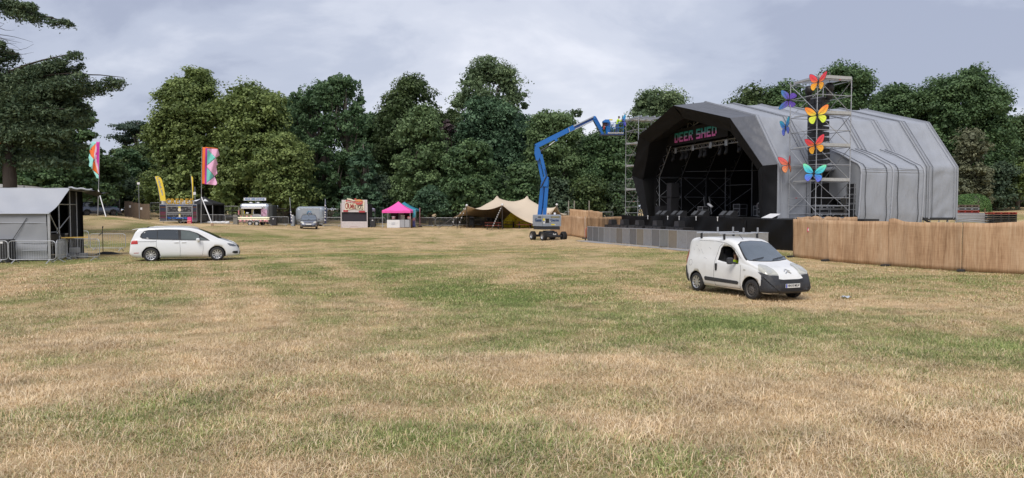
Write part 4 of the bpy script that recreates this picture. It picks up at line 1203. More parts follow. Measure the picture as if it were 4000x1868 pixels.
 t = thing('cloth_roll', 'small pale roll lying on the rack case', 'cloth', S2W(1.6, 1.7, DECK + .95), fr)
 mb = MB(); mb.path([(-.3, 0, .12), (0, 0, .02), (.3, 0, -.14)], .11, 8); mb.build('roll', M_whiteplain, t)
 for i, w in enumerate((5.5, 1.9, .0, -2.6, -5.6)):
  t = thing('cable_tag', 'small white tag hanging over the stage edge, number %s from the left' % ['one', 'two', 'three', 'four', 'five'][i], 'tag', S2W(-2.3, w, 2.0), fr)
  mb = MB(); mb.box((0, 0, 0), (.09, .02, .26), bevel=.005); mb.box((0, -.0, .16), (.14, .03, .08)); mb.build('tag', M_whiteplain, t)
 for i, w in enumerate((9.2, 6.6, 3.6, 0.4, -3.1)):
  p = S2W(-4.0, w); p.z = float(gsurf(p.x, p.y))
  t = thing('subwoofer_stack', ['sub stack farthest left before the stage skirt', 'second sub stack from the left before the skirt', 'middle sub stack before the stage skirt', 'fourth sub stack from the left before the skirt', 'sub stack nearest the white van'][i], 'speaker', p, fr + .12, 'subwoofer stacks in the pit')
  for k, sx in enumerate((-.57, .57)):
   mb = MB(); mb.box((sx, 0, .35), (1.1, 1.0, .64), bevel=.015); mb.box((sx, 0, 1.0), (1.1, 1.0, .62), bevel=.015); mb.build('cabinet', M_black, t)
   mb = MB(); mb.box((sx - .27, -.51, .35), (.46, .02, .54)); mb.box((sx + .27, -.51, .35), (.46, .02, .54)); mb.box((sx - .27, -.51, 1.0), (.46, .02, .52)); mb.box((sx + .27, -.51, 1.0), (.46, .02, .52)); mb.build('grille', M('sub grille', (0.05, 0.05, 0.058), .5, 0, .2, 30), t)
  mb = MB(); mb.prism([(-.35, 1.33), (.35, 1.33), (.25, 1.80), (-.25, 1.80)], -.3, .25, axis='Y'); mb.build('front_fill', M_black, t)
  mb = MB(); mb.prism([(-.30, 1.36), (.30, 1.36), (.22, 1.77), (-.22, 1.77)], -.32, -.301, axis='Y'); mb.build('front_fill_grille', M('sub grille', (0.05, 0.05, 0.058), .5), t)
 lt = thing('wing_tent', 'grey lean to tent of two bays joined to the right flank of the stage', 'tent', S2W(4.6, -9.4), TH)
 W0, WE = 0.75, -2.62
 def lprof(s):
  """s 0..3: up the slope end, eave, wall foot"""
  pts = [(W0, 7.05), (-1.9, 5.86), (WE, 5.45), (WE - .02, 5.0), (WE + .0, 1.3)]
  return pts
 PT = [(0.9, 7.15), (-0.6, 6.62), (-1.9, 5.98), (-2.35, 5.80), (-2.58, 5.55), (-2.66, 5.2), (-2.70, 3.6), (-2.72, 2.4), (-2.6, 1.2)]
 for b_ in range(2):
  a0, a1 = b_ * 2.68 + (0.03 if b_ else 0), (b_ + 1) * 2.68 - (0.03 if b_ == 0 else 0)
  for (lo, hi, nm) in ((0, 4, 'roof_cover'), (4, 8, 'wall_cover')):
   mb = MB()
   def fn(u, v, lo=lo, hi=hi):
    s = lo + (hi - lo) * v; i = min(7, int(s)); f = s - i
    w = PT[i][0] + (PT[i + 1][0] - PT[i][0]) * f; z = PT[i][1] + (PT[i + 1][1] - PT[i][1]) * f
    k = math.sin(PI * u) ** .7
    d = 0.10 * k + 0.03 * k * math.sin(u * 6 + z * 3.0) * (1 if 5 < z else .4)
    if z < 5.2: d += 0.04 * wr((a0 + u * 3, z * .5, 3), 1.0) * k
    if 4.9 < z < 5.75: d += 0.03 * math.sin(z * 40) * k
    return (a0 + (a1 - a0) * u + (-0.28 * max(0, 5.2 - z) / 4.0 * (0.6 + b_ * .3)), w + (d if z < 5.6 else d * .5), z - (d if z >= 5.6 else 0))
   mb.grid(fn, 12, 40 if hi == 8 else 20); mb.build(nm, M_pvc, lt)
  for uu in (0.16, 0.82):
   mb = MB()
   pts = [(a0 + (a1 - a0) * (uu + (0.05 if z < 3 else 0)) - 0.25 * max(0, 5.2 - z) / 4, w - .005, z + .012) for w, z in PT]
   mb.path(pts, .026, 5); mb.build('lacing_strap', M_strap, lt)
 for k, a in enumerate((0.0, 2.68, 5.36)):
  mb = MB()
  P = [(a - 0.28 * max(0, 5.2 - z) / 4.0, w - .03, z + .03) for w, z in PT]
  mb.path(P, .065, 6); mb.build('frame_arch', M_pvcseam, lt)
 mb = MB()
 def flap(u, v):
  w = 0.7 - 3.3 * u
  zt_ = np.interp(-w, [-0.9, .6, 1.9, 2.35, 2.6], [7.15, 6.62, 5.98, 5.80, 5.5])
  zb_ = 4.3 - 0.9 * math.sin(PI * min(1, u * 1.3)) if u < .62 else (4.3 - .9 * math.sin(PI * .806)) + (2.0 - 3.7) * ((u - .62) / .38) ** .35
  return (0.02 + .06 * math.sin(u * 9 + v * 3) * math.sin(PI * u), w, zb_ + (zt_ - zb_) * v)
 mb.grid(flap, 24, 14); mb.build('front_flap', M('shaded grey flap', (0.33, 0.345, 0.37), .6, 0, .1, 1, bump=.4, bscale=2), lt)  # flap in its own plain grey fabric colour
 sp = thing('access_stair', 'black handrailed access stair at the far right end of the stage', 'stair', S2W(12.6, -9.6, 0), TH)
 for (p, q) in (((-2.2, -.6, 2.9), (1.6, -.6, .9)), ((-2.4, -1.5, 2.4), (.9, -1.5, .8))):
  mb = MB(); mb.tube(p, q, .05, 5); mb.build('handrail', M_black, sp)
 for k in range(9):
  mb = MB(); mb.box((-1.9 + k * .4, -1.05, 1.95 - k * .21), (.26, .85, .04)); mb.build('tread', M_galvd, sp)
 for k in range(3):
  mb = MB(); mb.tube((-1.9 + k * 1.2, -.62, 0), (-1.9 + k * 1.2, -.62, 2.6 - k * .6), .03, 5); mb.build('post', M_galvd, sp)
 sf = thing('support_scaffold', 'galvanised scaffold under the far right end of the stage', 'scaffold', S2W(14, -9.3, 0), TH)
 for k in range(6):
  mb = MB(); mb.tube((-2.2 + k * .85, 0, 0), (-2.2 + k * .85, 0, 2.05), .03, 5); mb.build('standard', M_galv, sf)
 for zz in (.5, 1.2, 1.95):
  mb = MB(); mb.tube((-2.3, 0, zz), (2.1, 0, zz), .026, 5); mb.build('ledger', M_galv, sf)
 for k in range(5):
  mb = MB(); mb.tube((-2.2 + k * .85, 0, .5), (-2.2 + (k + 1) * .85, 0, 1.95), .022, 5); mb.build('brace', M_galv, sf)
 return st
CASES = {}
def free_case(*a, **k): pass
LIFTS = [2.41, 2.97, 3.5, 4.6, 5.7, 6.9, 8.0, 9.04, 10.3, 11.3]
def tower(a0, w0, sgn, label, left=False):
 """corner (a0,w0) is the outer front corner; the tower runs back and inwards"""
 t = thing('scaffold_tower', label, 'scaffold', S2W(a0, w0, 0), TH)
 A = 2.7; Bw = 2.7 * sgn
 top = 11.55
 C4 = [(0, 0), (A, 0), (A, Bw), (0, Bw)]
 for (a, w) in C4:
  mb = MB(); mb.tube((a, w, DECK), (a, w, top), .03, 8)
  for z in np.arange(DECK + .4, top, .52): mb.tube((a, w, z), (a, w, z + .03), .052, 8)
  mb.build('standard', M_galv, t)
 for z in LIFTS:
  for i in range(4):
   if z in (3.5, 2.97) and i == 2: continue
   p = C4[i]; q = C4[(i + 1) % 4]
   mb = MB(); mb.tube((p[0], p[1], z), (q[0], q[1], z), .026, 6); mb.build('ledger', M_galv, t)
 for z in (4.6, 6.9, 9.04, 11.36):
  for (c, d) in (((A / 2, .18 * sgn, z + .06), (A - .1, .32, .06)), ((A / 2, .52 * sgn, z + .06), (A - .1, .32, .06)), ((.18, Bw / 2, z + .06), (.32, 1.9, .06))):
   mb = MB(); mb.box(c, d); mb.build('board', M('steel scaffold board', (.46, .46, .45), .6, .2, .15, 4, dirt=.3), t)
  mb = MB(); mb.box((A / 2, -.035 * sgn, z + .12), (A - .1, .03, .2)); mb.build('toe_board', M('steel scaffold board', (.46, .46, .45), .6, .2), t)
 zs = [2.5, 4.6, 6.9, 9.04, 11.3]
 for k in range(4):
  for (p, q) in ((((0, 0), (A, 0))), ((0, Bw), (0, 0)), ((A, Bw), (0, Bw)), ((A, 0), (A, Bw))):
   mb = MB(); mb.tube((p[0], p[1], zs[k + 1]), (q[0], q[1], zs[k] + .1), .022, 6); mb.build('brace', M_galv, t)
 for kk in range(4):
  mb = MB(); mb.box((.3 + kk * .7, Bw / 2, 11.5), (.12, 2.75, .16)); mb.build('roof_beam', M_alu, t)
 mb = MB(); mb.tube((0, 0, DECK), (.0, -.0, DECK + .02), .09, 8); mb.build('foot_plate', M_galv, t)
 for s in (-1, 1):
  mb = MB(); mb.tube((0, 0, 2.55), (.0 if s < 0 else .55, (.55 * sgn) if s < 0 else 0, DECK + .05), .024, 6); mb.build('raker', M_galv, t)
 mb = MB()
 for (p, z) in (((A * .65, 0), 11.32), ((.0, Bw * .7), 3.5), ((A * .75, 0), 9.2)):
  mb.tube((p[0] - .06, p[1], z), (p[0] + .06, p[1], z), .035, 6)
 mb.build('red_tape', M_red, t)
 return t
def line_array(loc, rz, n, label, curve=.03):
 t = thing('line_array', label, 'speaker', loc, rz, 'line array speakers in the scaffold towers')
 z = 0; y = 0; ang = 0
 gr = M('line array grille', (0.032, 0.033, 0.037), .5, 0, .2, 40)
 for i in range(n):
  Mx = Matrix.Translation((0, y, z)) @ Matrix.Rotation(ang, 4, 'X')
  mb = MB(); mb.prism([(-.35, -.36), (.35, -.30), (.35, -.06), (-.35, 0)], -.62, .62, axis='X'); 
  mb.v = [tuple(Mx @ Vector(p)) for p in mb.v]
  c = mb.build('cabinet', M_black, t)
  mb = MB()
  for s in (-1, 1):
   mb.box((s * .31, -.36, -.18), (.56, .02, .31)); mb.box((s * .635, .0, -.18), (.02, .2, .12), mi=0)
  mb.v = [tuple(Mx @ Vector(p)) for p in mb.v]
  mb.build('grille', gr, t)
  d = Mx @ Vector((0, 0, -.375)) - Mx @ Vector((0, 0, 0))
  z += d.z; y += d.y
  ang += curve * (i / n) ** 2 * 2.2
 for s in (-1, 1):
  mb = MB(); mb.tube((s * .3, 0, 0), (s * .3, 0, .5), .02, 5); mb.build('rigging_chain', M_galvd, t)
 mb = MB(); mb.box((0, 0, .05), (1.0, .6, .08)); mb.build('fly_bar', M_galvd, t)
 return t
def motor(loc, label):
 t = thing('chain_hoist', label, 'hoist', loc, TH, 'chain hoists at the tower tops')
 mb = MB(); mb.lathe([(0, -.3), (.2, -.28), (.28, -.1), (.28, .12), (.2, .3), (0, .32)], 12); mb.build('body', M_black, t)
 mb = MB(); mb.lathe([(.02, -.8), (.2, -.75), (.24, -.35), (.16, -.3)], 10); mb.build('chain_bag', M_black, t)
 mb = MB(); mb.tube((0, 0, .3), (0, 0, 1.0), .02, 5); mb.build('hook_chain', M_galvd, t)
def wing_poly():
 up = [(0.03, .02), (.08, .22), (.22, .42), (.42, .60), (.66, .72), (.84, .74), (.88, .68), (.86, .52), (.78, .32), (.68, .14), (.56, .02), (.34, -.05), (.10, -.03)]
 lo = [(.03, -.03), (.20, -.07), (.46, -.06), (.60, -.12), (.66, -.28), (.62, -.46), (.52, -.60), (.40, -.68), (.30, -.66), (.22, -.54), (.12, -.34), (.05, -.16)]
 return up, lo
def smooth_poly(P, n=3):
 for _ in range(n - 1):
  Q = []
  for i in range(len(P)):
   a, b = P[i], P[(i + 1) % len(P)]
   Q += [(a[0] * .75 + b[0] * .25, a[1] * .75 + b[1] * .25), (a[0] * .25 + b[0] * .75, a[1] * .25 + b[1] * .75)]
  P = Q
 return P
def butterfly(loc, size, rot, pal, fold, label):
 """rot: (x,y,z) euler; fold: wing dihedral left/right"""
 size *= .83
 t = thing('butterfly_decoration', label, 'butterfly', loc)
 t.rotation_euler = rot
 m = grad_mat('wing print ' + pal[0], pal[1], 2, -.75 * size, .80 * size)
 me_ = M('wing border black', (0.012, 0.011, 0.014), .5)
 up, lo = wing_poly()
 for s in (-1, 1):
  F = Matrix.Rotation(s * fold[0 if s < 0 else 1], 4, 'Z')
  def put(poly, sc, y0, y1, mb, mi):
   cx_ = sum(p[0] for p in poly) / len(poly); cz_ = sum(p[1] for p in poly) / len(poly)
   Q = [((cx_ + (p[0] - cx_) * sc) * size * s, (cz_ + (p[1] - cz_) * sc) * size) for p in smooth_poly(poly)]
   mb.prism(Q, y0 * size, y1 * size, axis='Y', mi=mi, mat=F)
  mb = MB()
  for poly in (up, lo):
   put(poly, 1.0, -.012, .012, mb, 0)
  w = mb.build('wing', me_, t)
  mb = MB()
  for poly in (up, lo):
   put(poly, .93, -.020, -.013, mb, 0); put(poly, .93, .013, .020, mb, 0)
  mb.build('wing_print', m, w)
  mb = MB()
  for (x_, z_) in ((.80, .60), (.70, .42), (.55, .2)):
   p0 = F @ Vector((.04 * s * size, -.022 * size, .02 * size)); p1 = F @ Vector((x_ * s * size * .93, -.022 * size, z_ * size * .93))
   mb.tube(p0, p1, .006 * size, 3)
  for (x_, z_) in ((.55, -.3), (.4, -.55), (.22, -.42)):
   p0 = F @ Vector((.04 * s * size, -.022 * size, -.05 * size)); p1 = F @ Vector((x_ * s * size * .93, -.022 * size, z_ * size * .93))
   mb.tube(p0, p1, .006 * size, 3)
  mb.build('wing_veins', me_, w)
 mb = MB(); mb.lathe([(0, -.42 * size), (.025 * size, -.36 * size), (.035 * size, -.1 * size), (.05 * size, .08 * size), (.04 * size, .18 * size), (.035 * size, .24 * size), (0, .27 * size)], 8)
 mb.tube((0, 0, .22 * size), (-.1 * size, 0, .42 * size), .008 * size, 4); mb.tube((0, 0, .22 * size), (.1 * size, 0, .42 * size), .008 * size, 4)
 mb.build('body', me_, t)
 return t
P_ORANGE = ('red over orange', [(0, (.95, .55, .05)), (.42, (.95, .36, .03)), (.62, (.85, .08, .08)), (1, (.80, .05, .10))])
P_YELLOW = ('orange over lime', [(0, (.62, .85, .05)), (.45, (.80, .82, .06)), (.62, (.95, .45, .03)), (1, (.85, .12, .03))])
P_TEAL = ('lime over blue', [(0, (.16, .12, .65)), (.35, (.05, .22, .72)), (.55, (.03, .45, .65)), (.8, (.12, .70, .55)), (1, (.30, .85, .30))])
P_BLUE = ('deep blue', [(0, (.16, .16, .75)), (.5, (.08, .22, .72)), (.8, (.04, .42, .68)), (1, (.05, .55, .62))])
P_PURPLE = ('purple and blue', [(0, (.24, .14, .80)), (.5, (.26, .16, .85)), (1, (.08, .42, .85))])
P_CORAL = ('coral', [(0, (.95, .40, .16)), (.45, (.90, .26, .14)), (1, (.82, .07, .14))])
P_SKY = ('sky blue over purple', [(0, (.18, .10, .60)), (.45, (.16, .20, .75)), (.7, (.05, .42, .80)), (1, (.08, .55, .80))])
def build_towers():
 tower(0.94, -12.1, 1, 'scaffold tower right of the stage mouth, carrying the butterflies')
 tower(-1.35, 12.1, -1, 'scaffold tower left of the stage mouth, behind the lift basket')
 line_array(S2W(2.2, -10.7, 10.25), TH - PI / 2 + .12, 12, 'long black line array hanging in the right scaffold tower')
 line_array(S2W(0.2, 10.7, 10.25), TH - PI / 2 - .1, 12, 'long black line array hanging in the left scaffold tower')
 motor(S2W(1.9, -10.1, 10.9), 'black chain hoist left above the right line array')
 motor(S2W(2.4, -11.5, 10.9), 'black chain hoist right above the right line array')
 def at(px, py, a, w):
  p = S2W(a, w); return W(px, py, p.y)
 front = (0, 0, 0)
 M_post = (.85, -12.22)
 sz = 47.0 / FPX
 butterfly(at(3194, 322, *M_post) + Vector((0, -.12, 0)), .98, (R(-4), R(6), R(-12)), P_ORANGE, (.75, -1.05), 'red and orange butterfly at the very top of the right tower')
 butterfly(at(3189, 450, *M_post) + Vector((0, -.12, 0)), 1.02, (R(-5), R(-4), R(-6)), P_YELLOW, (.45, -.20), 'yellow and orange butterfly second from the top of the corner post')
 butterfly(at(3181, 568, *M_post) + Vector((0, -.12, 0)), .96, (R(-5), R(-10), R(-10)), P_ORANGE, (.85, -.55), 'red and orange butterfly halfway down the corner post')
 butterfly(at(3176, 678, *M_post) + Vector((0, -.12, 0)), 1.02, (R(-5), R(8), R(-4)), P_TEAL, (.35, -.55), 'lime and blue butterfly lowest on the corner post')
 Lp = (.85, -9.4)
 butterfly(at(3086, 392, *Lp) + Vector((-.15, -.1, 0)), .95, (R(0), R(-88), R(-10)), P_PURPLE, (.45, -.4), 'purple butterfly turned on its side at the top left post')
 butterfly(at(3065, 500, *Lp) + Vector((-.12, -.5, 0)), .98, (R(0), R(-8), R(-70)), P_BLUE, (.2, -.3), 'deep blue butterfly seen edge on at the left post')
 butterfly(at(3074, 645, *Lp) + Vector((-.15, -.75, 0)), .98, (R(0), R(-8), R(8)), P_CORAL, (.15, -1.9), 'coral butterfly with one wing spread at the left post')
 fr = TH
 M_l = None
 def fcase(a, w, z, d, lab):
  t = thing('flight_case', lab, 'flight case', S2W(a, w, z), TH, 'flight cases in the right wing of the stage')
  dx, dy, dz = d
  mb = MB(); mb.box((0, 0, dz / 2), (dx - .03, dy - .03, dz - .03)); mb.build('panel', M_case, t)
  mb = MB()
  for sx in (-1, 1):
   for sy in (-1, 1): mb.box((sx * dx / 2, sy * dy / 2, dz / 2), (.04, .04, dz))
  for zz in (0.02, dz - .02, dz * .6):
   for sy in (-1, 1): mb.box((0, sy * (dy / 2 + .002), zz), (dx, .035, .035))
   for sx in (-1, 1): mb.box((sx * (dx / 2 + .002), 0, zz), (.035, dy, .035))
  mb.build('edging', M_alu, t)
  for j in (-1, 1):
   mb = MB(); mb.box((j * dx * .3, -dy / 2 - .015, dz * .35), (.13, .02, .11)); mb.build('latch_plate', M_alu, t)
 fcase(3.2, -9.9, DECK, (.75, .7, .62), 'left low case of the row behind the right tower')
 fcase(4.2, -10.0, DECK, (1.15, .7, .62), 'long low case of the row behind the right tower')
 fcase(3.2, -9.9, DECK + .64, (.75, .7, .3), 'shallow left case lying on the low row')
 fcase(4.2, -10.0, DECK + .64, (1.15, .7, .28), 'shallow long case lying on the low row')
 fcase(4.9, -11.2, DECK, (.8, .7, 1.0), 'bottom case of the tall stack in the wing')
 fcase(4.9, -11.2, DECK + 1.02, (.75, .7, .6), 'middle case of the tall stack in the wing')
 fcase(4.9, -11.2, DECK + 1.64, (.72, .7, .75), 'top case of the tall stack in the wing')
 t = thing('sloping_board', 'small white board lying on the deck edge beside the tower', 'board', S2W(-1.3, -10.5, DECK + .12), TH)
 mb = MB(); mb.box((0, 0, .05), (.75, 1.1, .03), mat=Matrix.Rotation(R(-22), 4, 'Y')); mb.build('board', M_whiteplain, t)
 mb = MB(); mb.box((.2, 0, -.02), (.05, .9, .15)); mb.build('rest', M_galvd, t)
# ================================================================== VEHICLES
def lerp_tab(tab, x):
 return float(np.interp(x, [t[0] for t in tab], [t[1] for t in tab]))
def smooth_tab(tab):
 xs_ = np.array([t[0] for t in tab]); ys_ = np.array([t[1] for t in tab])
 m = np.gradient(ys_, xs_)
 d = np.diff(ys_) / np.diff(xs_)
 m = np.zeros(len(xs_)); m[0] = d[0]; m[-1] = d[-1]
 for i in range(1, len(xs_) - 1):
  m[i] = 0 if d[i - 1] * d[i] <= 0 else 2 * d[i - 1] * d[i] / (d[i - 1] + d[i])
 def f(x):
  x = min(max(x, xs_[0]), xs_[-1]); i = min(len(d) - 1, max(0, int(np.searchsorted(xs_, x) - 1)))
  h = xs_[i + 1] - xs_[i]; t = (x - xs_[i]) / h
  return float((2 * t**3 - 3 * t**2 + 1) * ys_[i] + (t**3 - 2 * t**2 + t) * h * m[i] + (-2 * t**3 + 3 * t**2) * ys_[i + 1] + (t**3 - t**2) * h * m[i + 1])
 return f
class CarBody:
 """x forward from rear bumper (0) to nose (L); y half width; z up"""
 def __init__(s, L, top, belt, bot, halfw, tumble=0.16, shoulder=0.10, rnd=0.16):
  s.L = L; s.top = smooth_tab(top); s.belt = smooth_tab(belt); s.bot = smooth_tab(bot); s.hw = smooth_tab(halfw)
  s.tumble = tumble; s.rnd = rnd; s.shoulder = shoulder
  s.mesh()
 def section(s, x, NS=14, NT=8):
  zt, zb, z0, hw = s.top(x), s.belt(x), s.bot(x), s.hw(x)
  zb = min(zb, zt - 0.015)
  pts = [(0, z0)]
  pts.append((hw * .55, z0)); pts.append((hw * .86, z0))
  H = zb - z0
  for i in range(7):            # lower side, slightly barrelled, tucked at the sill
   t = i / 6
   y = hw * (0.955 + 0.045 * math.sin(PI * min(1, 0.12 + t * 0.85)) ** .8) if i else hw * .93
   pts.append((y, z0 + .02 + (H - .02) * t))
  yb = pts[-1][0]
  Hg = zt - zb
  r = min(s.rnd, Hg * .55)
  sh = s.shoulder * min(1.0, Hg / .35)
  for i in range(1, 6):
   t = i / 5
   z = zb + (Hg - r) * t
   y = yb - sh * .18 * min(1, t * 3) - s.tumble * (Hg - r) * t * 1.15
   pts.append((y, z))
  y1, z1 = pts[-1]
  slope = s.tumble
  for i in range(1, 5):
   a = i / 4 * PI / 2
   pts.append((y1 - r * 1.15 * (1 - math.cos(a)), z1 + r * math.sin(a) * .93))
  ye, ze = pts[-1]
  for i in range(1, 5):
   t = i / 4
   pts.append((ye * (1 - t), ze + (zt - ze) * (1 - (1 - t) ** 2)))
  return pts
 def mesh(s):
  xs_ = sorted(set([round(v, 4) for v in list(np.linspace(0, .25, 7)) + list(np.linspace(.25, s.L - .45, 34)) + list(np.linspace(s.L - .45, s.L, 13))]))
  rings = []
  for x in xs_:
   p = s.section(x)
   full = [(x, y, z) for y, z in p] + [(x, -y, z) for y, z in reversed(p[1:-1])]
   rings.append(full)
  n = len(rings[0]); mb = MB()
  vs_ = [q for r_ in rings for q in r_]
  fs = []
  for i in range(len(rings) - 1):
   for k in range(n):
    l = (k + 1) % n
    fs.append((i * n + k, i * n + l, (i + 1) * n + l, (i + 1) * n + k))
  fs.append(tuple(range(n - 1, -1, -1))); fs.append(tuple((len(rings) - 1) * n + k for k in range(n)))
  mb.add(vs_, fs, 0, True)
  s.mb = mb
  bm = bmesh.new()
  V = [bm.verts.new(v) for v in mb.v]
  for f in mb.f:
   try: bm.faces.new([V[i] for i in f])
   except ValueError: pass
  bmesh.ops.remove_doubles(bm, verts=bm.verts, dist=1e-5)
  bmesh.ops.recalc_face_normals(bm, faces=bm.faces)
  for f in bm.faces: f.smooth = True
  s.bm = bm
  s.tree = BVHTree.FromBMesh(bm)
 def cut(s, cutters):
  me = bpy.data.meshes.new('body'); s.bm.to_mesh(me)
  o = bpy.data.objects.new('tmp', me); COL.objects.link(o)
  tmp = []
  for mb in cutters:
   c = mb.build('cut', M_black); tmp.append(c)
   md = o.modifiers.new('b', 'BOOLEAN'); md.operation = 'DIFFERENCE'; md.object = c; md.solver = 'EXACT'
  dg = bpy.context.evaluated_depsgraph_get(); dg.update()
  out = bpy.data.meshes.new_from_object(o.evaluated_get(dg))
  for c in tmp: bpy.data.objects.remove(c)
  bpy.data.objects.remove(o)
  return out
 def diag(s, poly, D, c, off=.012, step=.05):
  """poly (u,z) projected on the body along the level direction D"""
  D = Vector(D).normalized(); U = Vector((-D.y, D.x, 0)) if D.y < 0 else Vector((D.y, -D.x, 0))
  U = Vector(c[1]).normalized()
  bm = bmesh.new(); f = bm.faces.new([bm.verts.new((a, 0, b)) for a, b in poly]); bmesh.ops.triangulate(bm, faces=[f])
  for ax, q in ((0, [a for a, b in poly]), (2, [b for a, b in poly])):
   nn = Vector((0, 0, 0)); nn[ax] = 1
   for k in np.arange(min(q) + step, max(q), step):
    co = Vector((0, 0, 0)); co[ax] = k; bmesh.ops.bisect_plane(bm, geom=bm.verts[:] + bm.edges[:] + bm.faces[:], plane_co=co, plane_no=nn)
  bm.verts.index_update(); mb = MB(); pos = []
  for v in bm.verts:
   p = Vector(c[0]) + U * v.co.x + Vector((0, 0, v.co.z)); hit, nrm, _, _ = s.tree.ray_cast(p - D * 6, D)
   if hit is None: hit, nrm, _, _ = s.tree.find_nearest(p)
   if nrm.dot(D) > 0: nrm = -nrm
   pos.append(hit + nrm * off)
  mb.add(pos, [[v.index for v in f.verts] for f in bm.faces], 0, True); bm.free(); return mb
 def mark_cut(s, me, idx=1, tol=.012):
  for p in me.polygons:
   _, _, _, d = s.tree.find_nearest(p.center)
   if d is not None and d > tol: p.material_index = idx; p.use_smooth = False
 def decal(s, poly, side, off=0.004, step=0.07, thick=0.0):
  """poly in the plane seen from side: 'R' (-y) or 'L' (+y): (x,z); 'F'/'B': (y,z); 'T': (x,y). Returns MB of conforming patch."""
  bm = bmesh.new()
  if side in 'RL': P = [(a, 0, b) for a, b in poly]; axes = (0, 2)
  elif side in 'FB': P = [(0, a, b) for a, b in poly]; axes = (1, 2)
  else: P = [(a, b, 0) for a, b in poly]; axes = (0, 1)
  vs_ = [bm.verts.new(p) for p in P]
  f = bm.faces.new(vs_)
  bmesh.ops.triangulate(bm, faces=[f])
  for ax in axes:
   lo = min(p[ax] for p in P); hi = max(p[ax] for p in P)
   nn = Vector((0, 0, 0)); nn[ax] = 1
   for c in np.arange(lo + step, hi, step):
    co = Vector((0, 0, 0)); co[ax] = c
    bmesh.ops.bisect_plane(bm, geom=bm.verts[:] + bm.edges[:] + bm.faces[:], plane_co=co, plane_no=nn)
  D = {'R': Vector((0, 1, 0)), 'L': Vector((0, -1, 0)), 'F': Vector((-1, 0, 0)), 'B': Vector((1, 0, 0)), 'T': Vector((0, 0, -1))}[side]
  mb = MB(); bm.verts.ensure_lookup_table()
  pos = []
  for v in bm.verts:
   o = v.co - D * 8
   hit, nrm, _, _ = s.tree.ray_cast(o, D)
   if hit is None:
    hit, nrm, _, _ = s.tree.find_nearest(v.co if side not in 'FB' else Vector(((s.L if side == 'F' else 0), v.co.y, v.co.z)))
   if nrm.dot(D) > 0: nrm = -nrm
   pos.append(hit + nrm * off)
  mb.add(pos, [[v.index for v in f.verts] for f in bm.faces], 0, True)
  bm.free()
  return mb
 def strip(s, pts, side, w=0.012, off=0.003):
  """thin dark line following points"""
  D = {'R': Vector((0, 1, 0)), 'L': Vector((0, -1, 0)), 'F': Vector((-1, 0, 0)), 'B': Vector((1, 0, 0)), 'T': Vector((0, 0, -1))}[side]
  out = []
  for i in range(len(pts) - 1):
   a, b = pts[i], pts[i + 1]; n = max(1, int(math.dist(a, b) / .06))
   for k in range(n + (1 if i == len(pts) - 2 else 0)):
    t = k / n; p = (a[0] + (b[0] - a[0]) * t, a[1] + (b[1] - a[1]) * t)
    q = {'R': (p[0], 0, p[1]), 'L': (p[0], 0, p[1]), 'F': (0, p[0], p[1]), 'B': (0, p[0], p[1]), 'T': (p[0], p[1], 0)}[side]
    hit, nrm, _, _ = s.tree.ray_cast(Vector(q) - D * 8, D)
    if hit is not None: out.append(hit + (nrm if nrm.dot(D) < 0 else -nrm) * off * .3)
  mb = MB()
  if len(out) > 1: mb.path(out, w / 2, 4)
  return mb
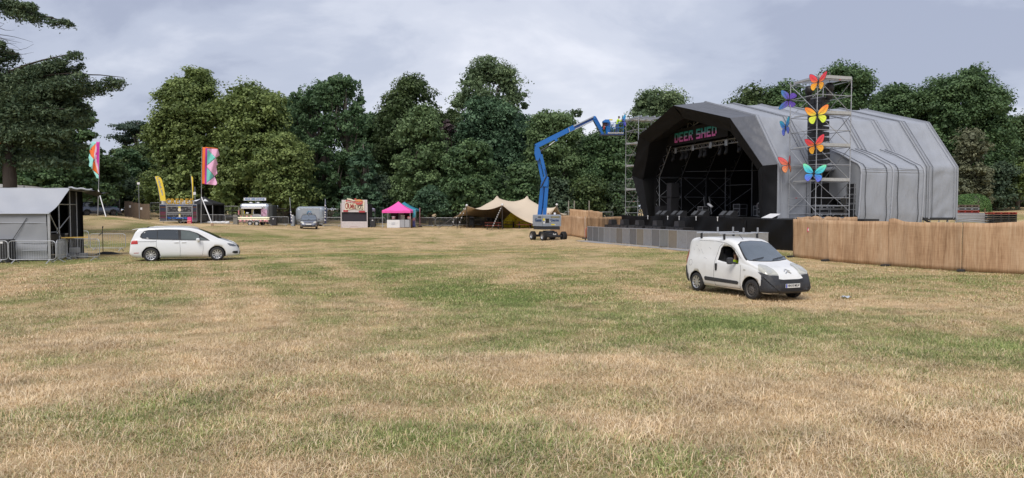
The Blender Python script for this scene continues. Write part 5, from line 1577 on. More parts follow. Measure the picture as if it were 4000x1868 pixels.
def wheel(parent, x, y, r, wid, side, rim_r, spokes, mat_rim, steel=False, dark=None):
 """wheel with its axle along y; side -1 outer face towards -y"""
 mb = MB()
 pr = [(rim_r, -wid / 2), (r * .93, -wid / 2 * 1.0), (r * .985, -wid / 2 * .82), (r, -wid / 2 * .5), (r, wid / 2 * .5), (r * .985, wid / 2 * .82), (r * .93, wid / 2), (rim_r, wid / 2)]
 mb.lathe(pr, 32, axis='Y')
 for k in range(40):       # tread blocks, fine
  a = 2 * PI * k / 40
  mb.box((math.cos(a) * (r - .002), 0, math.sin(a) * (r - .002)), (.02, wid * .86, .02), mat=None) if False else None
 w = mb.build('wheel', M_rubber, parent, loc=(x, y, r))
 o = side * wid / 2
 mb = MB()
 mb.lathe([(rim_r * 1.02, o * .98), (rim_r * .95, o * .98), (rim_r * .90, o * .72), (rim_r * .90, -o * .5)], 28, axis='Y')
 if steel:
  mb.lathe([(rim_r * .92, o * .5), (rim_r * .75, o * .72), (rim_r * .55, o * .62), (rim_r * .40, o * .78), (0.001, o * .80)], 24, axis='Y')
  for k in range(12):
   a = 2 * PI * k / 12
  mb.build('rim', mat_rim, w)
  mb2 = MB()
  for k in range(12):
   a = 2 * PI * k / 12; c = (math.cos(a) * rim_r * .72, o * .75, math.sin(a) * rim_r * .72)
   mb2.lathe([(0.001, 0), (.016, 0), (.016, .012 * side)], 8, axis='Y', mat=Matrix.Translation(c))
  for k in range(4):
   a = 2 * PI * k / 4 + .4; c = (math.cos(a) * rim_r * .25, o * .84, math.sin(a) * rim_r * .25)
   mb2.lathe([(0.001, 0), (.018, 0), (.018, -.01 * side)], 6, axis='Y', mat=Matrix.Translation(c))
  mb2.build('vent_hole', M_black, w)['kind'] = 'stuff'
 else:
  mb.lathe([(0.001, o * .86), (rim_r * .16, o * .86), (rim_r * .2, o * .7)], 16, axis='Y')
  for k in range(spokes):
   a = 2 * PI * k / spokes + .2
   ca, sa = math.cos(a), math.sin(a); px_, pz_ = -sa, ca
   w0, w1 = rim_r * .10, rim_r * .13
   P = []
   for rr, ww, yy in ((rim_r * .12, w0, o * .84), (rim_r * .93, w1, o * .92)):
    P += [(ca * rr + px_ * ww, yy, sa * rr + pz_ * ww), (ca * rr - px_ * ww, yy, sa * rr - pz_ * ww), (ca * rr - px_ * ww, yy - o * .25, sa * rr - pz_ * ww), (ca * rr + px_ * ww, yy - o * .25, sa * rr + pz_ * ww)]
   mb.add(P, [(0, 1, 5, 4), (1, 2, 6, 5), (2, 3, 7, 6), (3, 0, 4, 7), (4, 5, 6, 7)])
  mb.build('rim', mat_rim, w)
  mb2 = MB(); mb2.lathe([(0.001, o * .30), (rim_r * .9, o * .30)], 20, axis='Y'); mb2.build('brake_disc', dark or M_black, w)
 return w
def arch_cut(x, z, r, y0, y1):
 mb = MB(); mb.lathe([(0.0001, y0), (r, y0), (r, y1), (0.0001, y1)], 30, axis='Y', mat=Matrix.Translation((x, 0, z)))
 return mb
def arc(cx, cz, r, a0, a1, n):
 return [(cx + r * math.cos(R(a0 + (a1 - a0) * i / n)), cz + r * math.sin(R(a0 + (a1 - a0) * i / n))) for i in range(n + 1)]
M_plate = M('number plate white', (.78, .78, .76), .4, 0, .02, 3)
M_platey = M('number plate yellow', (.75, .55, .04), .4, 0, .02, 3)
M_lampclear = M('clouded headlamp', (.55, .54, .47), .12, 0.15, .2, 9, coat=1)
M_lampdark = M('dark headlamp inside', (.16, .17, .19), .15, .5, .3, 12, coat=1)
M_bump = M('black textured bumper', (.032, .034, .04), .6, 0, .15, 6, bump=.1, bscale=120, dirt=.35, dirtcol=(.10, .09, .075))
M_vanwhite = M('worn white van paint', (.76, .76, .745), .32, 0, .03, 1.5, coat=.5, dirt=.16, dirtcol=(.45, .42, .36))
M_seam = M('panel gap', (.10, .10, .105), .8, 0, .05, 3)
M_rimsilver = M('alloy wheel silver', (.62, .63, .65), .28, .8, .08, 5)
M_rimsteel = M('dusty steel wheel', (.13, .12, .11), .6, .3, .25, 7)
M_skin = M('skin', (.46, .24, .17), .55, 0, .1, 8)
M_hiviz = M('hi vis yellow cloth', (.55, .80, .03), .6, 0, .1, 6)
M_denim = M('blue denim', (.055, .09, .21), .8, 0, .2, 9)
M_navy = M('navy cloth', (.02, .025, .045), .8, 0, .2, 9)
M_hair = M('brown hair', (.06, .04, .03), .8, 0, .2, 12)
def build_van():
 L = 3.86
 body = CarBody(L,
  top=[(0, 1.58), (.06, 1.66), (.25, 1.71), (.9, 1.75), (1.7, 1.74), (2.02, 1.70), (2.24, 1.62), (2.50, 1.43), (2.78, 1.21), (2.96, 1.095), (3.2, 1.02), (3.45, .945), (3.62, .86), (3.75, .74), (3.83, .60), (3.86, .50)],
  belt=[(0, 1.0), (1.2, 1.0), (2.1, .98), (2.6, .98), (3.0, .96), (3.3, .88), (3.6, .76), (3.86, .45)],
  bot=[(0, .34), (.12, .26), (.6, .22), (3.3, .22), (3.7, .22), (3.86, .30)],
  halfw=[(0, .76), (.08, .80), (.3, .835), (1.0, .848), (2.6, .85), (3.2, .85), (3.5, .835), (3.68, .80), (3.8, .745), (3.86, .68)], tumble=.17, shoulder=.16, rnd=.13)
 van = thing('panel_van', 'small white panel van with roof bars and its driver at the open window', 'van')
 f = W(2930, 1168, 21.3); r_ = W(2725, 1134, 23.62)
 hd = Vector((f.x - r_.x, f.y - r_.y, 0)).normalized()
 ang = math.atan2(hd.y, hd.x)
 wb = 2.513; xr, xf = .62, .62 + wb
 side_in = .74
 ctr = Vector((f.x, f.y, 0)) - hd * xf + Vector((-hd.y, hd.x, 0)) * side_in
 pz = (gz(f.x, f.y) + gz(r_.x, r_.y)) / 2
 van.location = (ctr.x, ctr.y, float(gsurf(ctr.x, ctr.y)) * .5 + pz * .5 - .015); van.rotation_euler = (0, 0, ang)
 VS = 1.035; c_ = W(2942, 1171, 21.15); van.scale = (VS,) * 3
 lc = Matrix.Rotation(ang, 3, 'Z') @ Vector((xf, -.74, 0)) * VS; van.location = Vector((c_.x, c_.y, gz(c_.x, c_.y) - .01)) - Vector((lc.x, lc.y, 0))
 win = [(1.62, 1.06), (1.66, 1.42), (1.74, 1.49), (1.95, 1.50), (2.12, 1.47), (2.30, 1.36), (2.50, 1.16), (2.55, 1.02), (2.53, .99), (2.2, 1.0), (1.85, 1.03)]
 pk = MB(); pk.prism(win, -.95, -.55, axis='Y')
 pk2 = MB(); pk2.prism([(1.05, .70), (1.05, 1.56), (2.05, 1.50), (2.40, 1.22), (2.52, 1.08), (2.52, .70)], -.60, .55, axis='Y')
 ws = MB()
 me = body.cut([arch_cut(xr, .30, .355, -1, -.58), arch_cut(xr, .30, .355, .58, 1), arch_cut(xf, .31, .375, -1, -.55), arch_cut(xf, .31, .375, .55, 1), pk2, pk])
 me.materials.clear(); me.materials.append(M_vanwhite); me.materials.append(M_lining)
 b = link_mesh('body', me, van)
 body.mark_cut(me)
 D = body.decal
 wsP = [(-.735, 1.13), (-.665, 1.36), (-.59, 1.555), (-.40, 1.625), (0, 1.645), (.40, 1.625), (.59, 1.555), (.665, 1.36), (.735, 1.13), (.35, 1.10), (0, 1.09), (-.35, 1.10)]
 D([(a * .98, b_) for a, b_ in wsP], 'F', .008, .06).build('windscreen', M_screen, van)
 D([(a * 1.03, (b_ - 1.35) * 1.05 + 1.35) for a, b_ in wsP], 'F', .004, .05).build('windscreen_seal', M_black, van)
 for s_ in (-1, 1):
  mb = MB(); y0 = .15 if s_ > 0 else -.60
  hit = [body.tree.ray_cast(Vector((9, y0 + k * .12 * 1.0, 1.12 + .015 * k)), Vector((-1, 0, 0)))[0] + Vector((.03, 0, .02)) for k in range(5)]
  mb.path(hit, .012, 5); mb.build('wiper', M_black, van)
 bp = [(-.80, .30), (-.80, .66), (-.70, .76), (-.50, .70), (-.40, .62), (.40, .62), (.50, .70), (.70, .76), (.80, .66), (.80, .30), (.6, .245), (-.6, .245)]
 bmb = D([(-.44, .28), (-.44, .62), (.44, .62), (.44, .28), (.4, .235), (-.4, .235)], 'F', .014, .05)
 for sg in (-1, 1):
  Dg = (-.72, .69 * -sg, 0); Ug = (.69 * 1, .72 * -sg * -1 * -1, 0)
  q = body.diag([(1.76, .84), (1.86, .76), (1.905, .62), (1.90, .50), (1.80, .42), (1.84, .22), (2.44, .215), (2.44, .62), (2.34, .735), (2.10, .75), (1.90, .80)], Dg, ((0, 0, 0), (.69, .72 * -sg, 0)), .013, .045)
  bmb.add(q.v, q.f, 0, True)
 bmb.build('front_bumper', M_bump, van)
 D([(-.44, .645), (-.40, .735), (-.2, .755), (.2, .755), (.40, .735), (.44, .645), (.3, .625), (-.3, .625)], 'F', .016, .05).build('nose_panel', M_vanwhite, van)
 D([(-.42, .535), (-.44, .61), (.44, .61), (.42, .535)], 'F', .020, .05).build('upper_grille', M_black, van)
 for k in range(3):
  z = .30 + k * .035
  D([(-.40 + k * -.01, z), (-.40, z + .022), (.40, z + .022), (.40, z)], 'F', .021, .05).build('lower_grille_slot', M_black, van)
 p = thing  # plate
 mb = MB(); mb.box((3.895, 0, .455), (.014, .52, .112)); pl = mb.build('number_plate', M_plate, van)
 mb = MB(); mb.box((3.904, -.235, .455), (.006, .04, .105)); mb.build('blue_band', M('plate blue', (.02, .05, .45), .4), pl)
 text('plate_lettering', 'HN10 MUV', .105, M_black, pl, (3.905, .02, .457), rot=(0, 0, PI / 2), bold=.0015, sx=.84, ext=.002)
 for s_ in (-1, 1):
  sd = 'R' if s_ < 0 else 'L'
  Dg = (-.72, .69 * -s_, 0); Ug = (.69, .72 * -s_, 0)
  o = body.diag([(1.745, 1.01), (1.80, 1.02), (1.98, .985), (2.16, .90), (2.27, .80), (2.30, .755), (2.12, .765), (1.92, .80), (1.80, .86)], Dg, ((0, 0, 0), Ug), .016, .04).build('headlight', M_lampclear, van)
  body.diag([(2.00, .90), (2.08, .90), (2.13, .85), (2.11, .80), (2.02, .79), (1.96, .84)], Dg, ((0, 0, 0), Ug), .022, .04).build('reflector', M('lamp reflector', (.50, .50, .46), .2, .2, .2, 12, coat=1), o)
  q = D([(.0, .86), (.0, 1.28), (.07, 1.30), (.10, 1.10), (.08, .88)], sd, .012, .05); q.build('rear_light', M_red, van)
  q = D([(0, .30), (0, .80), (.10, .78), (.16, .58), (.22, .50), (.22, .30)], sd, .012, .05); q.build('rear_bumper_corner', M_bump, van)
  q = D([(1.08, .40), (1.05, .47), (1.08, .52), (2.58, .50), (2.64, .47), (2.60, .40)], sd, .014, .06); q.build('side_moulding', M_bump, van)
  mbs = body.strip([(2.66, .98), (2.70, .84), (2.69, .30)], sd, .012); mbs.build('door_gap', M_seam, van)
  mbs = body.strip([(1.56, .27), (1.50, .60), (1.50, 1.10), (1.58, 1.46), (1.70, 1.56)], sd, .011); mbs.build('door_gap', M_seam, van)
  mbs = body.strip([(1.56, .27), (2.69, .28)], sd, .012); mbs.build('door_gap', M_seam, van)
  mbs = body.strip([(.55, 1.62), (1.4, 1.63), (1.9, 1.58), (2.3, 1.42), (2.62, 1.16)], sd, .010); mbs.build('roof_gap', M_seam, van)
  mb = MB(); h_, n_, _, _ = body.tree.ray_cast(Vector((1.60, s_ * 5, .85)), Vector((0, -s_, 0))); mb.box((1.60, h_.y + s_ * .015, .85), (.075, .04, .22), bevel=.02); mb.build('door_handle', M_black, van)
  mb = MB(); mb.box((2.42, s_ * 1.00, 1.09), (.12, .20, .20), bevel=.045); mb.box((2.46, s_ * .88, 1.03), (.06, .12, .06), bevel=.02); mb.build('door_mirror', M_bump, van)
 for s_, sd in ((1, 'L'),):
  D([(a, b_) for a, b_ in win], sd, .005, .06).build('side_window', M_glass, van)
 mb = body.strip([(.30 + .085 * math.cos(a * PI / 8), .90 + .095 * math.sin(a * PI / 8)) for a in range(17)], 'R', .008); mb.build('fuel_cap', M_seam, van)
 D([(2.80, .83), (2.80, .87), (2.90, .87), (2.90, .83)], 'R', .008, .06).build('side_repeater', M_lampclear, van)
 mb = MB()
 for (a, b_) in (([(.55, 1.36), (.66, 1.28)]), ([(.70, 1.36), (.86, 1.20)]), ([(.30, 1.40), (.36, 1.30)]), ([(.95, 1.1), (1.10, 1.06)]), ([(1.1, 1.42), (1.2, 1.37)]), ([(.42, 1.47), (.5, 1.45)])):
  q = body.strip([a, b_], 'R', .012); mb.add(q.v, q.f, 0, True)
 mb.build('scuff', M('grey scuff', (.42, .42, .41), .7), van)['kind'] = 'stuff'
 for dz in (0, -.055):
  mb = MB(); Lb = []
  for (y_, z_) in ((-.10, 0), (0, .05), (.10, 0)):
   h_ = body.tree.ray_cast(Vector((9, y_, .84 + z_ + dz)), Vector((-1, 0, 0)))[0]; Lb.append(h_ + Vector((.012, 0, .006)))
  mb.bar(Lb[0], Lb[1], .022, .022); mb.bar(Lb[1], Lb[2], .022, .022); mb.build('badge_chevron', M_rimsilver, van)
 for xb in (.62, 1.72):
  mb = MB(); mb.tube((xb, -.84, 1.87), (xb, .84, 1.87), .026, 8); mb.build('roof_bar', M_alu, van)
  for s_ in (-1, 1):
   mb = MB(); mb.box((xb, s_ * .64, 1.78), (.07, .05, .18), bevel=.01); mb.build('bar_foot', M_black, van)
 for (xb, yy) in ((.62, .0), (.62, .62), (1.72, .1), (1.72, .66)):
  mb = MB(); mb.box((xb, yy, 1.95), (.05, .05, .19), bevel=.01); mb.build('ladder_stop', M_galvd, van)
 mb = MB(); mb.tube((2.05, -.2, 1.70), (1.86, -.2, 1.85), .007, 5); mb.build('aerial', M_black, van)
 for s_ in (-1, 1):
  wheel(van, xr, s_ * .735, .295, .19, s_, .20, 9, M_rimsilver, dark=M_black)
  wheel(van, xf, s_ * .735, .295, .19, s_, .19, 5, M_rimsteel, steel=True)
 mb = MB(); mb.tube((xr, -.7, .29), (xr, .7, .29), .05, 6); mb.tube((xf, -.7, .29), (xf, .7, .29), .05, 6); mb.box((1.9, 0, .24), (2.6, 1.2, .10)); mb.build('underbody', M_black, van)
 pos = van.location
 dr = thing('person', 'driver in a yellow hi vis top sitting at the open window of the white van', 'person', (0, 0, 0))
 dr.location = Vector(pos) + Matrix.Rotation(ang, 3, 'Z') @ (Vector((1.93, -.42, .62)) * VS); dr.rotation_euler = (0, 0, ang)
 figure(dr, [('pelvis', (0, 0, -.10), .13), ('belly', (.02, 0, .10), .14), ('chest', (.04, 0, .30), .155), ('neck0', (.05, 0, .46), .062), ('neck1', (.07, 0, .53), .055), ('headc', (.09, 0, .64), .095), ('crown', (.08, 0, .70), .085),
    ('shR', (.05, -.17, .40), .07), ('elR', (.20, -.25, .20), .048), ('wrR', (.40, -.16, .28), .034), ('haR', (.46, -.13, .30), .036),
    ('shL', (.05, .17, .40), .07), ('elL', (.22, .22, .18), .048), ('wrL', (.42, .12, .28), .034), ('haL', (.48, .10, .30), .036)],
  [(0, 1), (1, 2), (2, 3), (3, 4), (4, 5), (5, 6), (2, 7), (7, 8), (8, 9), (9, 10), (2, 11), (11, 12), (12, 13), (13, 14)], M_skin, top=M_hiviz, top_z=(-.2, .47), hair=None)
 mb = MB(); mb.path([(.47 + .02 * math.sin(t / 12 * 2 * PI), -.0 + .17 * math.cos(t / 12 * 2 * PI), .32 + .17 * math.sin(t / 12 * 2 * PI)) for t in range(12)], .012, 5, closed=True)
 mb.build('steering_wheel', M_black, van, loc=(1.93, -.42, .62))
 mb = MB(); mb.box((1.50, -.30, .95), (.14, .44, .60), bevel=.05); mb.box((1.48, -.30, 1.30), (.10, .24, .18), bevel=.04); mb.build('driver_seat', M('dark grey seat cloth', (.05, .05, .055), .8), van)
 return van
def figure(root, joints, edges, skin, top=None, top_z=None, legs=None, legs_z=None, hair=None, face=1.0):
 """one continuous skinned body; clothing as slightly larger shells made from the same surface"""
 me = bpy.data.meshes.new('body')
 me.from_pydata([j[1] for j in joints], edges, [])
 o = bpy.data.objects.new('tmp_fig', me); COL.objects.link(o)
 md = o.modifiers.new('skin', 'SKIN')
 sv = me.skin_vertices[0].data
 for i, j in enumerate(joints):
  rr = j[2] if isinstance(j[2], tuple) else (j[2], j[2])
  sv[i].radius = rr
 sv[0].use_root = True
 sb = o.modifiers.new('sub', 'SUBSURF'); sb.levels = 2; sb.render_levels = 2
 dg = bpy.context.evaluated_depsgraph_get(); dg.update()
 m2 = bpy.data.meshes.new_from_object(o.evaluated_get(dg))
 bpy.data.objects.remove(o)
 m2.materials.clear(); m2.materials.append(skin)
 for p in m2.polygons: p.use_smooth = True
 link_mesh('body', m2, root)
 def shell(name, mat, zr, grow=.012, pred=None):
  bm = bmesh.new(); bm.from_mesh(m2); bm.normal_update()
  kill = [f for f in bm.faces if not (zr[0] <= f.calc_center_median().z <= zr[1]) or (pred and not pred(f.calc_center_median()))]
  bmesh.ops.delete(bm, geom=kill, context='FACES')
  for v in bm.verts: v.co += v.normal * grow
  m3 = bpy.data.meshes.new(name); bm.to_mesh(m3); bm.free()
  m3.materials.clear(); m3.materials.append(mat)
  for p in m3.polygons: p.use_smooth = True
  return link_mesh(name, m3, root)
 J = {j[0]: Vector(j[1]) for j in joints}
 if top:
  hands = [J[k] for k in J if k.startswith('ha') or k.startswith('wr')]
  shell('top', top, top_z, .012, lambda c: all((c - h).length > .10 for h in hands))
 if legs: shell('trousers', legs, legs_z, .012)
 hc = J.get('headc')
 if hc is not None:
  mb = MB(); mb.box((hc.x + .105, hc.y, hc.z - .01), (.03, .025, .045), bevel=.008); mb.build('nose', skin, root)
  mb = MB(); mb.lathe([(.001, .10), (.05, .095), (.088, .05), (.10, 0), (.097, -.03)], 12, mat=Matrix.Translation((hc.x - .01, hc.y, hc.z + .03)) @ Matrix.Rotation(R(-18), 4, 'Y')); mb.build('hair', hair or M_hair, root)
  for s_ in (-1, 1):
   mb = MB(); mb.box((hc.x + .085, hc.y + s_ * .035, hc.z + .015), (.012, .022, .012)); mb.build('eye', M_black, root)
 return root
def build_minivan():
 L = 4.87
 body = CarBody(L,
  top=[(0, .60), (.03, .92), (.10, 1.12), (.24, 1.43), (.32, 1.565), (.42, 1.60), (.9, 1.645), (1.9, 1.665), (2.55, 1.645), (3.0, 1.55), (3.4, 1.385), (3.78, 1.19), (3.95, 1.10), (4.2, 1.01), (4.5, .90), (4.68, .79), (4.8, .66), (4.87, .50)],
  belt=[(0, .58), (.1, .95), (.6, 1.02), (2.2, 1.0), (3.4, .98), (3.9, .95), (4.3, .86), (4.6, .74), (4.87, .45)],
  bot=[(0, .36), (.15, .26), (.6, .20), (4.2, .20), (4.6, .22), (4.87, .26)],
  halfw=[(0, .80), (.1, .86), (.4, .905), (1.2, .93), (3.6, .93), (4.2, .90), (4.55, .82), (4.75, .70), (4.87, .55)], tumble=.20, shoulder=.12, rnd=.12)
 car = thing('minivan', 'white seven seat minivan parked side on beside the grey tent', 'car')
 rw = W(590, 1021, 34.0); fw = W(850, 1018, 34.97)
 hd = Vector((fw.x - rw.x, fw.y - rw.y, 0)).normalized(); ang = math.atan2(hd.y, hd.x)
 wb = (Vector((fw.x, fw.y)) - Vector((rw.x, rw.y))).length
 xr = .93; xf = xr + 2.93
 mid = Vector(((fw.x + rw.x) / 2, (fw.y + rw.y) / 2, 0))
 org = mid - hd * ((xr + xf) / 2) + Vector((-hd.y, hd.x, 0)) * .82
 car.location = (org.x, org.y, gz(mid.x, mid.y) - .01); car.rotation_euler = (0, R(0), ang)
 me = body.cut([arch_cut(xr, .34, .40, -1.2, -.62), arch_cut(xr, .34, .40, .62, 1.2), arch_cut(xf, .34, .40, -1.2, -.62), arch_cut(xf, .34, .40, .62, 1.2)])
 me.materials.clear(); me.materials.append(M_white); me.materials.append(M_lining)
 body.mark_cut(me)
 link_mesh('body', me, car)
 D = body.decal
 glasses = [('rear_quarter_window', [(.52, 1.20), (.55, 1.32), (.66, 1.44), (.82, 1.49), (1.20, 1.515), (1.20, 1.10), (.80, 1.13), (.62, 1.15)]),
   ('sliding_door_window', [(1.23, 1.10), (1.23, 1.517), (2.05, 1.515), (2.12, 1.508), (2.14, 1.065)]),
   ('front_window', [(2.26, 1.06), (2.24, 1.50), (2.60, 1.455), (2.90, 1.36), (3.05, 1.24), (3.08, 1.035), (2.7, 1.04)]),
   ('corner_window', [(3.12, 1.03), (3.10, 1.17), (3.45, 1.02)])]
 M_glsee = M('grey green side glass', (.09, .11, .10), .05, 0.0, .35, 1.3, spec=.8, coat=1)
 for sd in 'RL':
  D([(.46, 1.20), (.50, 1.34), (.64, 1.485), (.82, 1.53), (1.6, 1.555), (2.2, 1.535), (2.62, 1.49), (3.0, 1.36), (3.36, 1.13), (3.54, 1.0), (3.0, 1.01), (1.9, 1.045), (.9, 1.09), (.56, 1.13)], sd, .007, .07).build('window_surround', M_black, car)
  for nm, P in glasses: D(P, sd, .013, .07).build(nm, M_glsee if nm in ('front_window', 'corner_window') else M_glass, car)
  body.strip([(.56, 1.12), (.9, 1.08), (1.9, 1.035), (3.0, 1.0), (3.54, .99)], sd, .016).build('chrome_strip', M_rimsilver, car)
  body.strip([(.28, .98), (1.17, .98)], sd, .022).build('slide_rail', M_seam, car)
  body.strip([(1.18, 1.07), (1.17, .80), (1.22, .62), (1.33, .36), (1.36, .26)], sd, .011).build('door_gap', M_seam, car)
  body.strip([(2.19, 1.04), (2.22, .60), (2.20, .26)], sd, .012).build('door_gap', M_seam, car)
  body.strip([(3.22, 1.0), (3.24, .60), (3.20, .28)], sd, .010).build('door_gap', M_seam, car)
  body.strip([(1.36, .255), (3.20, .255)], sd, .012).build('sill_gap', M_seam, car)
  D([(.90, .90), (.90, 1.0 - .02), (1.1, .98), (1.1, .90)], sd, .0015, .06).build('fuel_flap', M('fuel flap white', (.72, .73, .74), .35), car)
  s_ = -1 if sd == 'R' else 1
  for xh in (2.05, 2.38):
   h_, _, _, _ = body.tree.ray_cast(Vector((xh, s_ * 5, .93)), Vector((0, -s_, 0)))
   mb = MB(); mb.box((xh, h_.y + s_ * .018, .93), (.20, .03, .04), bevel=.012); mb.build('door_handle', M_white, car)
  mb = MB(); mb.box((3.02, s_ * 1.03, 1.05), (.16, .20, .15), bevel=.05); mb.box((3.05, s_ * .94, .99), (.08, .12, .05), bevel=.02); mb.build('door_mirror', M_white, car)
  D([(.08, .86), (.10, 1.0), (.20, 1.05), (.36, 1.035), (.38, .875)], sd, .012, .05).build('rear_light', M_red, car)
  D([(.20, .33 + .10), (.20, .455), (.42, .46), (.40, .435)], sd, .008, .05).build('rear_reflector', M_red, car)
  D([(4.32, .84), (4.42, .845), (4.62, .80), (4.74, .70), (4.60, .69), (4.44, .73)], sd, .01, .04).build('headlight', M_lampdark, car)
  D([(4.54, .40), (4.60, .46), (4.80, .46), (4.80, .34), (4.66, .33)], sd, .01, .05).build('fog_light_recess', M_black, car)
  mb = MB(); P = []
  for xx in np.linspace(.75, 2.95, 14):
   h_, _, _, _ = body.tree.ray_cast(Vector((xx, s_ * .66, 5)), Vector((0, 0, -1))); P.append(h_ + Vector((0, 0, .045 if .8 < xx < 2.9 else .0)))
  mb.path(P, .016, 6); mb.build('roof_rail', M_alu, car)
 D([(-.72, 1.02), (-.62, 1.42), (.62, 1.42), (.72, 1.02)], 'B', .01, .08).build('rear_window', M_glass, car)
 D([(-.80, 1.10), (-.66, 1.40), (-.45, 1.55), (0, 1.58), (.45, 1.55), (.66, 1.40), (.80, 1.10), (0, 1.07)], 'F', .006, .07).build('windscreen', M_screen, car)
 D([(-.5, .60), (-.5, .72), (.5, .72), (.5, .60)], 'F', .01, .06).build('grille', M_black, car)
 D([(-.55, .30), (-.55, .42), (.55, .42), (.55, .30)], 'F', .01, .06).build('lower_grille', M_black, car)
 mb = MB(); mb.prism([(.10, 1.565), (.30, 1.60), (.50, 1.62), (.50, 1.60), (.14, 1.545)], -.62, .62, axis='Y'); mb.build('rear_spoiler', M_white, car)
 mb = MB(); mb.prism([(.66, 1.625), (.82, 1.625), (.80, 1.66), (.70, 1.69)], -.02, .02, axis='Y'); mb.build('roof_aerial', M_black, car)
 mb = MB(); mb.box((2.4, 0, .22), (3.2, 1.3, .1)); mb.box((.5, 0, .27), (.5, 1.4, .1)); mb.build('underbody', M_black, car)
 for s_ in (-1, 1):
  for xx in (xr, xf): wheel(car, xx, s_ * .81, .335, .22, s_, .225, 10, M_rimsilver)
 return car
def build_small_cars():
 L = 4.25
 def simple(L, top, belt, hw, wcol, bot=.2, tumble=.2):
  return CarBody(L, top, belt, [(0, .34), (.15, .24), (.5, bot), (L - .6, bot), (L, .27)], hw, tumble=tumble, shoulder=.12, rnd=.13)
 b = simple(L, [(0, .95), (.05, 1.05), (.35, 1.36), (.6, 1.43), (1.3, 1.46), (2.1, 1.42), (2.5, 1.28), (3.05, 1.0), (3.3, .93), (3.8, .83), (4.05, .72), (4.2, .55), (4.25, .45)],
   [(0, .9), (2, .9), (3, .88), (3.6, .8), (4.0, .68), (4.25, .42)], [(0, .72), (.2, .82), (.8, .865), (3.2, .865), (3.8, .82), (4.1, .70), (4.25, .55)], None)
 M_lilac = M('silver lilac car paint', (.20, .205, .245), .28, .55, .06, 3, coat=.8)
 p = W(1206, 901, 72)
 car = thing('hatchback_car', 'silver lilac hatchback facing the camera before the silver trailer', 'car', (p.x, p.y, p.z - .01))
 ang = math.atan2(-p.y, -p.x - 1.5)
 car.rotation_euler = (0, 0, ang)
 car.location = Vector((p.x, p.y, gz(p.x, p.y))) - Vector((math.cos(ang), math.sin(ang), 0)) * 3.9
 xr, xf = .80, 3.4
 cuts = [arch_cut(x_, .32, .37, y0, y1) for x_ in (xr, xf) for (y0, y1) in ((-1.2, -.6), (.6, 1.2))]
 def body_from(b, cuts, mat, parent, xs2):
  me = b.cut(cuts); me.materials.clear(); me.materials.append(mat); me.materials.append(M_lining)
  b.mark_cut(me)
  return link_mesh('body', me, parent)
 body_from(b, cuts, M_lilac, car, (xr, xf))
 D = b.decal
 D([(-.72, .96), (-.60, 1.28), (-.50, 1.38), (0, 1.41), (.50, 1.38), (.60, 1.28), (.72, .96), (0, .93)], 'F', .006, .06).build('windscreen', M_screen, car)
 for s_ in (-1, 1):
  D([(s_ * .46, .60), (s_ * .44, .70), (s_ * .62, .80), (s_ * .78, .80), (s_ * .80, .70), (s_ * .74, .60)], 'F', .01, .05).build('headlight', M_lampclear, car)
  sd = 'R' if s_ < 0 else 'L'
  D([(.9, .93), (1.0, 1.25), (1.3, 1.34), (2.0, 1.34), (2.4, 1.22), (2.85, .95)], sd, .006, .08).build('side_window', M_glass, car)
  mb = MB(); mb.box((2.72, s_ * 1.0, .98), (.12, .2, .13), bevel=.04); mb.build('door_mirror', M_lilac, car)
  for xx in (xr, xf): wheel(car, xx, s_ * .75, .31, .2, s_, .2, 7, M_rimsilver)
 D([(-.36, .60), (-.42, .68), (.42, .68), (.36, .60)], 'F', .012, .05).build('upper_grille', M_black, car)
 mb = b.strip([(-.42, .655), (0, .645), (.42, .655)], 'F', .03, .02); mb.build('grille_bar', M_rimsilver, car)
 D([(-.34, .30), (-.38, .42), (.38, .42), (.34, .30)], 'F', .012, .05).build('lower_grille', M_black, car)
 D([(-.62, .32), (-.66, .40), (-.46, .40), (-.42, .32)], 'F', .012, .05).build('fog_light_recess', M_black, car)
 D([(.62, .32), (.66, .40), (.46, .40), (.42, .32)], 'F', .012, .05).build('fog_light_recess', M_black, car)
 h_ = b.tree.ray_cast(Vector((9, 0, .50)), Vector((-1, 0, 0)))[0]
 mb = MB(); mb.box((h_.x + .02, 0, .50), (.014, .52, .11)); mb.build('number_plate', M_plate, car)
 for xb in (1.2, 1.9):
  mb = MB(); mb.bar((xb, -.6, 1.52), (xb, .6, 1.52), .05, .03); mb.build('roof_bar', M_black, car)
 L = 4.5
 b = simple(L, [(0, .98), (.04, 1.15), (.30, 1.52), (.55, 1.60), (1.3, 1.64), (2.2, 1.60), (2.6, 1.46), (3.1, 1.16), (3.4, 1.08), (4.0, .98), (4.3, .84), (4.45, .62), (4.5, .5)],
   [(0, 1.0), (3, 1.0), (3.6, .95), (4.2, .82), (4.5, .48)], [(0, .78), (.15, .86), (.6, .92), (3.6, .92), (4.1, .86), (4.4, .7), (4.5, .6)], None, bot=.26)
 M_suv = M('blue grey car paint', (.075, .095, .14), .25, .4, .05, 3, coat=1)
 p = W(352, 842, 84)
 car = thing('suv_car', 'dark blue grey estate car parked on the rise behind the left flag', 'car', (p.x - 1.0, p.y - .8, gz(p.x, p.y) - .02), R(38))
 xr, xf = .85, 3.6
 cuts = [arch_cut(x_, .34, .39, y0, y1) for x_ in (xr, xf) for (y0, y1) in ((-1.2, -.64), (.64, 1.2))]
 body_from(b, cuts, M_suv, car, (xr, xf))
 D = b.decal
 D([(-.68, 1.14), (-.56, 1.46), (.56, 1.46), (.68, 1.14)], 'B', .008, .06).build('rear_window', M_glass, car)
 D([(-.86, .30), (-.86, .44), (.86, .44), (.86, .30)], 'B', .012, .06).build('rear_bumper', M('light grey trim', (.35, .36, .38), .5), car)
